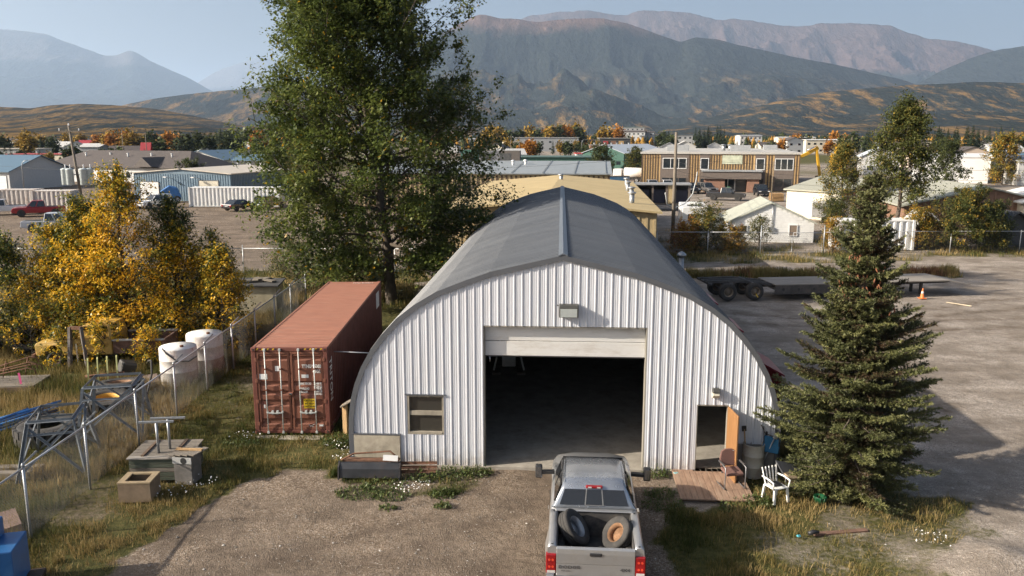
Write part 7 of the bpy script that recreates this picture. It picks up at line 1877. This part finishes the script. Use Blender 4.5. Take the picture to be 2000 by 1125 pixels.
# stacked pallets and yard clutter by the office
for k in range(7):
    p = empty('wooden_pallet', (39.4, 122.5, .02 + k * .17), R(rp.uniform(-6, 6)), ['bottom', 'second', 'third', 'fourth', 'fifth', 'sixth', 'topmost'][k] + ' wooden pallet of the stack in the office yard', 'pallet', 'stacked pallets in the office yard')
    for j in range(5): MB().bb(-.9 + j * .38, -.62 + j * .38, -.8, .8, .12, .145).build('slat', TAN_WOOD, p)
    for y in (-.75, 0, .7): MB().bb(-.9, .9, y, y + .08, .0, .119).build('runner', TAN_WOOD, p)
tag(MB().lathe([(.3, 0), (.36, 1.0), (.38, 1.05), (.1, 1.15)], 10).build('wheelie_bin', mat('green_bin', (.03, .12, .05), rough=.5), None, (36.6, 139.0, 0)), 'green rubbish bin beside the office porch', 'bin')

# ------------------------------------------------------------------ utility poles, lamps, wires
POLEW = mat('weathered_pole_wood', (.17, .145, .115), rough=.95, var=.3, scale=4, stretch=(5, 5, .5), bump=.3)
PORC = mat('white_porcelain', (.75, .76, .78), rough=.2)
def pole(label, loc, h, r=.15, arms=(), lean=0, cat='utility pole', rz=0):
    o = empty('utility_pole', (loc[0], loc[1], 0), rz, label, cat)
    MB().tube([(0, 0, -.2), (lean * .5, 0, h * .5), (lean, 0, h)], [r, r * .85, r * .66], 10).build('pole_shaft', POLEW, o)
    for (z, w) in arms:
        MB().beam((lean * z / h - w, -.12, z), (lean * z / h + w, -.12, z), .10, .13).build('cross_arm', POLEW, o)
        for u in (-.92, .92): MB().lathe([(.05, 0), (.07, .08), (.05, .14), (.08, .2), (.02, .26)], 8, (lean * z / h + u * w, -.12, z + .06)).build('insulator', PORC, o)
    return o
pole('brown wooden utility pole rising beside the arched shed', (14.55, 73.8), 9.9, .19, ())
o = pole('utility pole with crossarm and grey transformers at the left', (-50.6, 97.0), 10.7, .19, ((10.1, 1.25),), -.9)
MB().lathe([(.06, 0), (.09, .1), (.05, .3)], 8, (-.9, 0, 10.7)).build('insulator', PORC, o)
for k, (x, y) in enumerate(((-1.75, -.25), (-1.05, -.5), (.45, -.35), (1.0, .1))):
    t = empty('transformer', (x, y, 3.9)); t.parent = o
    MB().lathe([(.38, 0), (.42, .04), (.42, 1.75), (.44, 1.78), (.44, 1.86), (.2, 1.95)], 16).build('can', mat('pale_grey_transformer', (.45, .50, .50), rough=.45), t)
    MB().lathe([(.05, 1.95), (.08, 2.05), (.05, 2.15), (.08, 2.25), (.03, 2.4)], 8, (.1, 0, 0)).build('bushing', PORC, t)
    MB().beam((0, 0, 1.2), (-x - .5, -y, 1.2), .08, .1).build('bracket', GALV, t)
pole('thin grey pole left of the orange trees far off', (-117.0, 250.0), 11.0, .15)
pole('pale pole beside the red tower sign', (-113.5, 258.0), 10.6, .15)
pole('slim pole behind the cream hall', (73.5, 180.0), 9.3, .11)
pole('thin brown mast before the tan office', (38.2, 121.0), 5.9, .07, cat='mast')
for i, (x, y, h) in enumerate(((-.5, 330, 9.5), (3.0, 335, 9.2), (-14, 340, 9.4), (-22, 345, 9.2))): pole('grey pole in the cluster left of the grey school, %s from the left' % ['third', 'fourth', 'second', 'first'][i], (x, y), h, .14, ((h - .6, .9),))
def lamp_post(label, loc, h, reach, rz=0, double=False):
    o = empty('street_lamp', (loc[0], loc[1], 0), rz, label, 'street lamp')
    MB().tube([(0, 0, 0), (0, 0, h * .75), (reach * .12, 0, h * .92), (reach * .5, 0, h), (reach, 0, h)], [.1, .07, .06, .05, .045], 8).build('post', GALV, o)
    if double: MB().tube([(0, 0, h * .75), (-reach * .12, 0, h * .92), (-reach * .5, 0, h), (-reach, 0, h)], .05, 8).build('second_arm', GALV, o)
    for s in ((1, -1) if double else (1,)): MB().bb(min(s * reach, s * (reach + .5)), max(s * reach, s * (reach + .5)), -.12, .12, h - .05, h + .07).build('lamp_head', GALV, o)
    return o
lamp_post('curved grey street lamp before the blue roofed garage', (-86.5, 146.0), 5.3, 1.3)
lamp_post('curved street lamp before the white hall', (-78.0, 205.0), 6.3, 2.6)
lamp_post('double headed street lamp before the dark pine row', (178.0, 330.0), 8.6, 1.9, 0, True)
lamp_post('curved street lamp beside the tan gabled house', (152.0, 285.0), 5.9, 1.6, R(180))
lamp_post('curved street lamp before the grey school', (31.0, 370.0), 7.8, 1.5)
def wire(label, a, b, sag, r=.014):
    a = Vector(a); b = Vector(b); pts = [a.lerp(b, k / 14) - Vector((0, 0, sag * 4 * (k / 14) * (1 - k / 14))) for k in range(15)]
    return tag(MB().tube(pts, r, 4).build('power_line', BLACK), label, 'power line', 'power lines over the town')
P1 = (14.5, 73.7)
wire('lowest power line from the wooden pole over the bungalow', (*P1, 6.2), (62, 72, 5.4), 1.0); wire('middle power line from the wooden pole to the right', (*P1, 6.9), (62, 74, 6.2), .9); wire('topmost power line from the wooden pole to the right', (*P1, 7.6), (62, 76, 7.0), .8)
wire('upper service wire from the wooden pole towards the tan office', (*P1, 7.4), (36, 140, 6.5), 1.0); wire('lower service wire from the wooden pole towards the office yard', (*P1, 6.6), (38.2, 121, 5.2), 1.2)
wire('long wire crossing the tan roof from the wooden pole', (*P1, 7.8), (-60, 92, 6.5), 1.4)
wire('upper wire from the crossarm pole towards the town', (-52.5, 97, 10.2), (-117, 250, 10.6), 1.2, .02); wire('right wire from the crossarm pole to the far grey pole', (-50.4, 97, 10.3), (-113.5, 258, 10.2), 1.2, .02)

# ------------------------------------------------------------------ trees of the town
def conifer_proto(seed, H, w):
    rng = np.random.default_rng(seed); V = []; T = []
    n = 620; t = rng.random(n) ** .8; a = rng.uniform(0, 6.283, n); rr_ = w * (1 - t) ** .85 * rng.uniform(.35, 1.1, n) + .08
    p = np.stack([np.cos(a) * rr_, np.sin(a) * rr_, H * (.06 + .94 * t)], -1); out = np.stack([np.cos(a), np.sin(a), rng.uniform(-.7, .1, n)], -1); sd = np.stack([-np.sin(a), np.cos(a), np.zeros(n)], -1)
    l = (w * .38 * rng.uniform(.6, 1.2, n) * (1.15 - t))[:, None]
    q = np.stack([p - out * l * .4 - sd * l * .55, p - out * l * .4 + sd * l * .55, p + out * l], 1).reshape(-1, 3)
    return np_mesh('crown', q, np.arange(3 * n).reshape(n, 3), np.repeat(np.clip(.45 + rng.normal(size=n) * .22, 0, 1), 3))
def round_proto(seed, H, w, base=.12, n=900):
    rng = np.random.default_rng(seed)
    nb = 16; c = rng.normal(size=(nb, 3)); c /= np.linalg.norm(c, axis=1, keepdims=True); c *= rng.uniform(.25, .8, (nb, 1)); k = rng.integers(0, nb, n)
    p = c[k] + rng.normal(size=(n, 3)) * .21
    p = p * np.array([w, w, H * .45]) + np.array([0, 0, H * (.5 + base * .5)])
    V, F, T = leaf_mesh(p, w * .30, rng.random(nb)[k] * .5 + rng.normal(size=n) * .12 + .25, rng, .1, .95)
    return np_mesh('crown', V, F, np.clip(T, 0, 1))
def shade_mat(name, stops): return ramp_mat(name, stops, rough=.7, spec=.2, trans=.15)
TM_G = shade_mat('town_green_leaf', [(0, (.022, .032, .012)), (1, (.075, .09, .028))]); TM_Y = shade_mat('town_yellow_leaf', [(0, (.11, .085, .02)), (1, (.40, .24, .03))]); TM_O = shade_mat('town_orange_leaf', [(0, (.16, .075, .018)), (1, (.52, .22, .03))])
trunk_me = MB().tube([(0, 0, 0), (0, 0, 6)], [.22, .1], 6).mesh('trunk'); trunk_me.materials.append(BARK)
con_m = []
for k in range(4): m_ = conifer_proto(200 + k, 12, 2.1 + .25 * k); m_.materials.append(CONIF); con_m.append(m_)
rnd_m = {}
for nm_, mt in (('green', TM_G), ('yellow', TM_Y), ('orange', TM_O)):
    rnd_m[nm_] = []
    for k in range(2): m_ = round_proto(220 + k + 10 * len(rnd_m), 10, 3.6); m_.materials.append(mt); rnd_m[nm_].append(m_)
def town_tree(kind, x, y, h, lab, grp, sx=1.0):
    o = empty({'conifer': 'conifer_tree'}.get(kind, 'leafy_tree'), (x, y, -.1), float(hr.uniform(0, 6)), lab, 'tree', grp)
    me = con_m[hr.integers(0, 4)] if kind == 'conifer' else rnd_m[kind][hr.integers(0, 2)]
    s = h / (12 if kind == 'conifer' else 10); o.scale = (s * sx, s * sx, s)
    link('crown', me, None, o); link('trunk', trunk_me, None, o)
    return o
ORD = [w + ' ' for w in 'first second third fourth fifth sixth seventh eighth ninth tenth eleventh twelfth thirteenth fourteenth fifteenth sixteenth seventeenth eighteenth nineteenth twentieth 21st 22nd 23rd 24th 25th 26th'.split()]
def X(px, y): return (px - 1000) / 1600 * y
def clear_of(x, y): return not any(math.hypot(x - a, y - b) < c * .62 + 3 for a, b, c in FARSPOT)
clusters = [  # px range, distance range, top row range as height, n, kinds weights, label stem
    (1786, 1962, 300, 350, 11.8, 14.2, 26, ('conifer',), 'tall dark pine in the row right of the aspen'),
    (1322, 1412, 520, 580, 13.5, 18.0, 13, ('conifer',), 'tall dark pine in the clump behind the tan office'),
    (1640, 1700, 330, 420, 10.5, 14.0, 7, ('conifer', 'green'), 'dark tree in the clump left of the aspen'),
    (0, 130, 300, 400, 8.5, 11.5, 12, ('green', 'conifer', 'yellow', 'green'), 'tree in the band at the left edge below the hill'),
    (130, 260, 360, 470, 10.0, 12.5, 14, ('yellow', 'green', 'orange', 'green'), 'autumn tree in the band behind the red lodge'),
    (255, 360, 300, 420, 9.5, 12.6, 12, ('orange', 'yellow', 'conifer', 'green'), 'autumn tree behind the brown motel roof'),
    (350, 500, 300, 420, 10.0, 13.6, 24, ('conifer', 'green', 'conifer', 'green'), 'dark tree in the wood behind the blue roofed hall'),
    (470, 640, 240, 420, 9.0, 13.0, 12, ('green', 'orange', 'conifer'), 'tree glimpsed through the tall cottonwood'),
    (945, 1060, 520, 640, 12.5, 16.5, 18, ('green', 'green', 'yellow', 'conifer'), 'tree in the wood left of the grey school'),
    (1060, 1135, 560, 660, 15.5, 18.5, 12, ('conifer', 'orange', 'green', 'yellow'), 'tall tree in the wood above the grey school'),
    (1130, 1230, 600, 720, 10.0, 13.5, 10, ('green', 'conifer'), 'tree behind the dark shop row'),
    (1176, 1212, 560, 600, 14.5, 16.0, 3, ('orange', 'yellow'), 'glowing orange tree left of the apartment block'),
    (1410, 1560, 620, 760, 10.0, 13.0, 14, ('green', 'conifer'), 'tree among the pale schools right of the office'),
    (1540, 1660, 500, 620, 10.0, 13.0, 9, ('green', 'orange', 'conifer'), 'tree behind the cream long hall'),
    (1960, 2010, 330, 420, 9.0, 12.0, 5, ('green', 'yellow'), 'tree at the right edge of the town'),
    (960, 1060, 330, 380, 5.5, 8.0, 6, ('green', 'orange'), 'small tree near the cream block'),
    (955, 1250, 340, 520, 5.5, 8.6, 24, ('conifer', 'green', 'green', 'yellow'), 'low tree between the roofs beyond the grey hall'),
    (1410, 1720, 380, 600, 5.5, 9.0, 24, ('conifer', 'green', 'conifer', 'orange'), 'low tree between the roofs right of the office'),
    (0, 470, 230, 330, 4.5, 7.5, 22, ('green', 'conifer', 'yellow', 'green'), 'low tree between the roofs of the left town'),
    (1265, 1330, 440, 520, 10.5, 13.0, 6, ('green', 'conifer'), 'tree between the apartments and the pines'),
]
for (p0, p1, d0, d1, h0, h1, n, kinds, lab) in clusters:
    spots = []
    for i in range(n):
        for tr in range(20):
            y = hr.uniform(d0, d1); x = X(hr.uniform(p0, p1), y)
            if clear_of(x, y) and not any(math.hypot(x - a, y - b) < 8 for a, b in TOWN): break
        spots.append((x / y, x, y, kinds[i % len(kinds)]))
    spots.sort(); cnt = {}
    for (_, x, y, k) in spots:
        cnt[k] = cnt.get(k, 0) + 1
        ordn = ORD[cnt[k] - 1] if sum(1 for q in spots if q[3] == k) > 1 else ''
        adj = {'conifer': 'pointed dark', 'green': 'round green', 'yellow': 'yellow', 'orange': 'orange'}[k]
        town_tree(k, x, y, hr.uniform(h0, h1), (ordn + adj + ' ' + lab.replace('tall dark ', '').replace('dark ', '').replace('autumn ', '').replace('glowing orange ', '')), lab[:60], hr.uniform(.8, 1.2))
# woods between the town and the foot of the hills: one mass
rng = np.random.default_rng(5)
n = 14000
yy = 600 + 2400 * rng.random(n) ** 1.3; xx = (rng.uniform(-120, 2120, n) - 1000) / 1600 * yy
dens_ = fbm(xx / 130, yy / 130, 4, 71); keep = (dens_ > .50) & np.array([clear_of(a, b) for a, b in zip(xx, yy)])
xx, yy = xx[keep], yy[keep]; n = len(xx)
hh = rng.uniform(5, 10, n) * (1 + .15 * (yy > 1200)); gold = (fbm(xx / 90, yy / 90, 3, 88) > .60) & (rng.random(n) < .7)
ww = np.where(gold, hh * .36, hh * .24)
parts_V = []; parts_F = []; tints = []
K = 6
ang = np.arange(K) * 2 * math.pi / K
for lvl, (z0, z1, rr0) in enumerate(((.05, .62, 1.0), (.35, .85, .75), (.62, 1.0, .5))):
    ring_ = np.stack([xx[:, None] + np.cos(ang + lvl)[None] * (ww * rr0)[:, None] * rng.uniform(.7, 1.25, (n, K)), yy[:, None] + np.sin(ang + lvl)[None] * (ww * rr0)[:, None], (hh * z0)[:, None] + rng.uniform(-.06, .06, (n, K)) * hh[:, None]], -1)
    tipz = np.stack([xx, yy, hh * z1], -1)[:, None]
    b = sum(len(v) for v in parts_V)
    parts_V.append(np.concatenate([ring_, tipz], 1).reshape(-1, 3))
    i0 = b + np.arange(n)[:, None] * (K + 1)
    parts_F.append(np.stack([i0 + np.arange(K), i0 + (np.arange(K) + 1) % K, i0 + K + 0 * np.arange(K)], -1).reshape(-1, 3))
    tints.append(np.repeat(np.clip(np.where(gold, rng.uniform(.65, 1, n), rng.uniform(0, .4, n)), 0, 1), K + 1))
fw = link('far_woods', np_mesh('far_woods', np.concatenate(parts_V), np.concatenate(parts_F), np.concatenate(tints)), ramp_mat('far_wood_leaf', [(0, (.012, .02, .011)), (.4, (.045, .055, .022)), (.65, (.17, .11, .025)), (1, (.34, .17, .03))], rough=.9, spec=.1))
tag(fw, 'dense mixed woods between the town and the hills', 'woods', kind='stuff')
# ------------------------------------------------------------------ grass, weeds, pebbles
def blades(n, sampler, h0, h1, w, rng, lean=.35):
    x, y, s, t = sampler(n, rng)
    n = len(x)
    a = rng.uniform(0, 2 * math.pi, n); h = rng.uniform(h0, h1, n) * s
    dx, dy = np.cos(a), np.sin(a); bend = rng.uniform(.1, 1, n) * lean * h; ba = rng.uniform(0, 2 * math.pi, n)
    ww = w * rng.uniform(.6, 1.3, n)
    z0 = -.09
    b0 = np.stack([x - dx * ww, y - dy * ww, np.full(n, z0)], -1); b1 = np.stack([x + dx * ww, y + dy * ww, np.full(n, z0)], -1)
    mx = x + np.cos(ba) * bend * .35; my = y + np.sin(ba) * bend * .35
    m0 = np.stack([mx - dx * ww * .75, my - dy * ww * .75, z0 + h * .58], -1); m1 = np.stack([mx + dx * ww * .75, my + dy * ww * .75, z0 + h * .58], -1)
    tp = np.stack([x + np.cos(ba) * bend, y + np.sin(ba) * bend, z0 + h], -1)
    V = np.stack([b0, b1, m1, m0, tp], 1).reshape(-1, 3)
    i = np.arange(n)[:, None] * 5
    F = np.concatenate([np.concatenate([i, i + 1, i + 2], 1), np.concatenate([i, i + 2, i + 3], 1), np.concatenate([i + 3, i + 2, i + 4], 1)])
    return V, F, np.repeat(np.clip(t, 0, 1), 5)
GRASS = ramp_mat('meadow_grass', [(0, (.028, .042, .010)), (.35, (.062, .078, .018)), (.6, (.13, .115, .032)), (.8, (.24, .175, .065)), (1, (.34, .25, .11))], rough=.7, spec=.25, trans=.3)
def clear_footprint(x, y):
    bad = (x > -8.5) & (x < -5.9) & (y > 25.4) & (y < 37.8)
    bad |= (x > -4.75) & (x < 8.2) & (y > 22.5)
    bad |= (x > 4.5) & (x < 6.55) & (y > 20.4) & (y < 22.6)
    bad |= (x > .6) & (x < 2.9) & (y > 15.2) & (y < 21.2)
    bad |= (x > -10.8) & (x < -9.1) & (y > 21.6) & (y < 23.0)
    return ~bad
def area_sampler(x0, x1, y0, y1, tall=None, dry=.5, thresh=.25, power=1.0, dscale=.5):
    def f(n, rng):
        x = rng.uniform(x0, x1, n); y = rng.uniform(y0, y1, n)
        g = grass_weight(x, y); clump = fbm(x * 2.2, y * 2.2, 3, 61)
        keep = (rng.random(n) < np.clip((g - thresh) * 1.6, 0, 1) ** power * np.clip((clump - .25) * 2.4, .05, 1)) & clear_footprint(x, y)
        x, y, g, clump = x[keep], y[keep], g[keep], clump[keep]
        s = (.55 + .9 * clump) * (tall(x, y) if tall else 1)
        t = dry + (fbm(x * dscale, y * dscale, 4, 91) - .5) * 1.5 + rng.normal(size=len(x)) * .14
        return x, y, s, t
    return f
rng = np.random.default_rng(14)
def stuff(name, parts_, material, label):
    off = 0; VV = []; FF = []; TT = []
    for V, F, T in parts_: VV.append(V); FF.append(F + off); TT.append(T); off += len(V)
    return tag(link(name, np_mesh(name, np.concatenate(VV), np.concatenate(FF), np.concatenate(TT)), material), label, 'grass', kind='stuff')
stuff('scrap_yard_grass', [blades(260000, area_sampler(-26, -11.7, 17, 45, None, .76), .18, .52, .0075, rng, .5)], GRASS, 'tall golden green grass in the scrap yard')
stuff('verge_grass', [blades(190000, area_sampler(-11.7, -4.6, 12, 40, None, .54, .38), .08, .24, .008, rng, .6), blades(26000, area_sampler(-5.2, -.4, 20.2, 23.0, None, .25), .08, .26, .010, rng, .6)], GRASS, 'short green grass on the verge between fence and gravel')
stuff('dry_grass', [blades(165000, area_sampler(3.2, 13, 12, 24.5, None, .80, .42), .08, .27, .0075, rng, .7), blades(50000, area_sampler(7.6, 11, 22, 40, None, .5), .12, .4, .010, rng, .5)], GRASS, 'dry yellow brown grass in front of the spruce')
stuff('far_verge_grass', [blades(160000, area_sampler(9, 60, 54, 78, None, .72), .15, .5, .018, rng, .5), blades(80000, area_sampler(-45, -5, 45, 60, None, .72), .15, .5, .016, rng, .5)], GRASS, 'dry grass strips along the far fences')
# weed strip behind the trailer, with russet seed heads
def strip(n, rng, polys):
    xs = []; ys = []
    for (xa, xb, ya, yb) in polys:
        m = int(n * (xb - xa) / sum(q[1] - q[0] for q in polys)); xs.append(rng.uniform(xa, xb, m)); ys.append(rng.uniform(ya, yb, m))
    x = np.concatenate(xs); y = np.concatenate(ys); c = fbm(x * .7, y * .7, 3, 17)
    k = rng.random(len(x)) < np.clip((c - .3) * 3, 0, 1); x, y, c = x[k], y[k], c[k]
    return x, y, .5 + .9 * c, fbm(x * .45, y * .45, 3, 27) * 1.3 - .15 + rng.normal(size=len(x)) * .1
WEED = ramp_mat('russet_weed', [(0, (.09, .09, .03)), (.45, (.22, .18, .07)), (.75, (.17, .09, .05)), (1, (.13, .06, .04))], rough=.8, spec=.1, trans=.2)
stuff('weed_strip', [blades(13000, lambda n, r_: strip(n, r_, [(12, 22.6, 55.4, 56.9), (27, 31.4, 55.8, 57.6)]), .25, .8, .018, rng, .4)], WEED, 'tall russet weeds behind the lowbed trailer')

# leafy weeds and daisies in the gravel
LW = ramp_mat('broad_weed_leaf', [(0, (.035, .06, .015)), (.6, (.085, .115, .028)), (1, (.18, .16, .05))], rough=.55, spec=.4, trans=.25)
def weed_patch(label, cx, cy, r, n, h, size=.075, t=.5, seed=0):
    g = np.random.default_rng(300 + seed)
    a = g.uniform(0, 6.283, n); q = r * np.sqrt(g.random(n)); z = np.abs(g.normal(size=n)) * h * .5 * (1 - q / r * .6)
    p = np.stack([cx + np.cos(a) * q, cy + np.sin(a) * q * .7, z - .04], -1)
    V, F, T = leaf_mesh(p, size, np.clip(t + g.normal(size=n) * .2, 0, 1), g, -.5, .5)
    return tag(link('weed_clump', np_mesh('weed_clump', V, F, T), LW), label, 'weeds', 'leafy weed clumps in the yard', 'stuff')
wl = [('leafy weeds at the corner below the shed window', -2.55, 22.05, .55, 500, .3), ('leafy weeds along the wall left of the garage door', -1.75, 22.2, .6, 600, .32), ('leafy weeds at the left jamb of the garage door', -1.0, 22.35, .45, 400, .28),
      ('green weeds below the black blade', -3.6, 21.55, .7, 450, .18), ('dense green weed patch in the gravel left of the window', -4.2, 21.0, .65, 600, .16), ('green weeds behind the white daisies', -3.3, 20.85, .55, 400, .14), ('yellowish weed clump right of the daisies', -1.9, 20.9, .4, 350, .18),
      ('lone green weed in the middle of the gravel', -1.85, 20.2, .25, 200, .14), ('small weed in the gravel below the daisies', -3.25, 20.1, .25, 120, .1), ('green weeds between the pickup and the deck', 4.05, 21.0, .45, 350, .15), ('larger green weeds left of the deck edge', 4.0, 20.3, .6, 350, .16),
      ('leafy weeds at the right jamb of the garage door', 4.15, 22.25, .45, 350, .26), ('pale leafy plants at the right end of the deck', 6.55, 20.4, .45, 500, .3), ('green plants in front of the deck', 5.9, 20.1, .5, 350, .2), ('tall weeds at the foot of the red container', -5.55, 24.6, .55, 650, .5), ('weeds before the left container door', -8.6, 24.6, .6, 450, .25)]
for i, (lab, cx, cy, r, n, h) in enumerate(wl): weed_patch(lab, cx, cy, r, n, h, .085, .5, i)
PET = mat('daisy_white', (.78, .76, .72), rough=.7, var=.05)
def daisies(label, spots, n, seed):
    g = np.random.default_rng(seed); V = []; F = []
    for (cx, cy, r, h) in spots:
        for k in range(n):
            a = g.uniform(0, 6.283); q = r * math.sqrt(g.random()); x = cx + math.cos(a) * q; y = cy + math.sin(a) * q * .8; z = h * g.uniform(.5, 1.1); s = g.uniform(.012, .024); tl = g.normal(size=2) * .5
            b = len(V); V.append((x, y, z + .006))
            for j in range(6): V.append((x + s * math.cos(j * 1.047), y + s * math.sin(j * 1.047), z + s * (tl[0] * math.cos(j * 1.047) + tl[1] * math.sin(j * 1.047))))
            F += [(b, b + 1 + j, b + 1 + (j + 1) % 6) for j in range(6)]
    return tag(link('daisies', np_mesh('daisies', np.array(V), np.array(F)), PET), label, 'flowers', kind='stuff')
daisies('white daisies scattered over verge and gravel', [(-3.0, 21.0, .42, .22), (-2.5, 21.15, .3, .24), (-5.3, 23.9, .5, .35), (-5.0, 23.0, .35, .3), (-9.2, 20.9, .55, .2), (-8.75, 21.5, .5, .22), (-8.6, 25.0, .5, .2), (10.0, 18.1, .4, .25), (10.3, 17.5, .25, .2), (-4.6, 23.2, .3, .3)], 26, 400)
# loose stones
g = np.random.default_rng(21)
n = 30000
x = g.uniform(-10, 15, n); y = 13 + 17 * g.random(n) ** 1.4
k = (grass_weight(x, y) < .45) & clear_footprint(x, y) & (fbm(x * .8, y * .8, 4, 55) > .40)
x, y = x[k], y[k]; n = len(x)
s = g.uniform(.006, .017, n) * (1 + 1.6 * (g.random(n) < .03))
hx = .50 * np.exp(-(((x - 10.9) / 1.5) ** 2 + ((y - 16.9) / 1.0) ** 2)) * .9
zz = -.05 * fbm(x * .5, y * .5, 4, 31) - .03 * fbm(x * 2.1, y * 2.1, 2, 33) + hx
oc = np.array([(1, 0, 0), (0, 1, 0), (-1, 0, 0), (0, -1, 0), (0, 0, .7), (0, 0, -.7)], float)
rot = g.uniform(0, 6.283, n); c_, s_ = np.cos(rot), np.sin(rot)
V = oc[None] * s[:, None, None] * g.uniform(.6, 1.3, (n, 6, 1))
V = np.stack([V[..., 0] * c_[:, None] - V[..., 1] * s_[:, None] + x[:, None], V[..., 0] * s_[:, None] + V[..., 1] * c_[:, None] + y[:, None], V[..., 2] + zz[:, None] + s[:, None] * .3], -1).reshape(-1, 3)
fo = np.array([(0, 1, 4), (1, 2, 4), (2, 3, 4), (3, 0, 4)])
F = (np.arange(n)[:, None, None] * 6 + fo[None]).reshape(-1, 3)
peb = link('gravel', np_mesh('gravel', V, F, np.repeat(g.random(n), 6)), ramp_mat('loose_stone', [(0, (.10, .088, .075)), (.6, (.26, .235, .205)), (1, (.48, .45, .41))], rough=.9, spec=.15))
tag(peb, 'loose gravel stones scattered over the yard', 'gravel', kind='stuff')
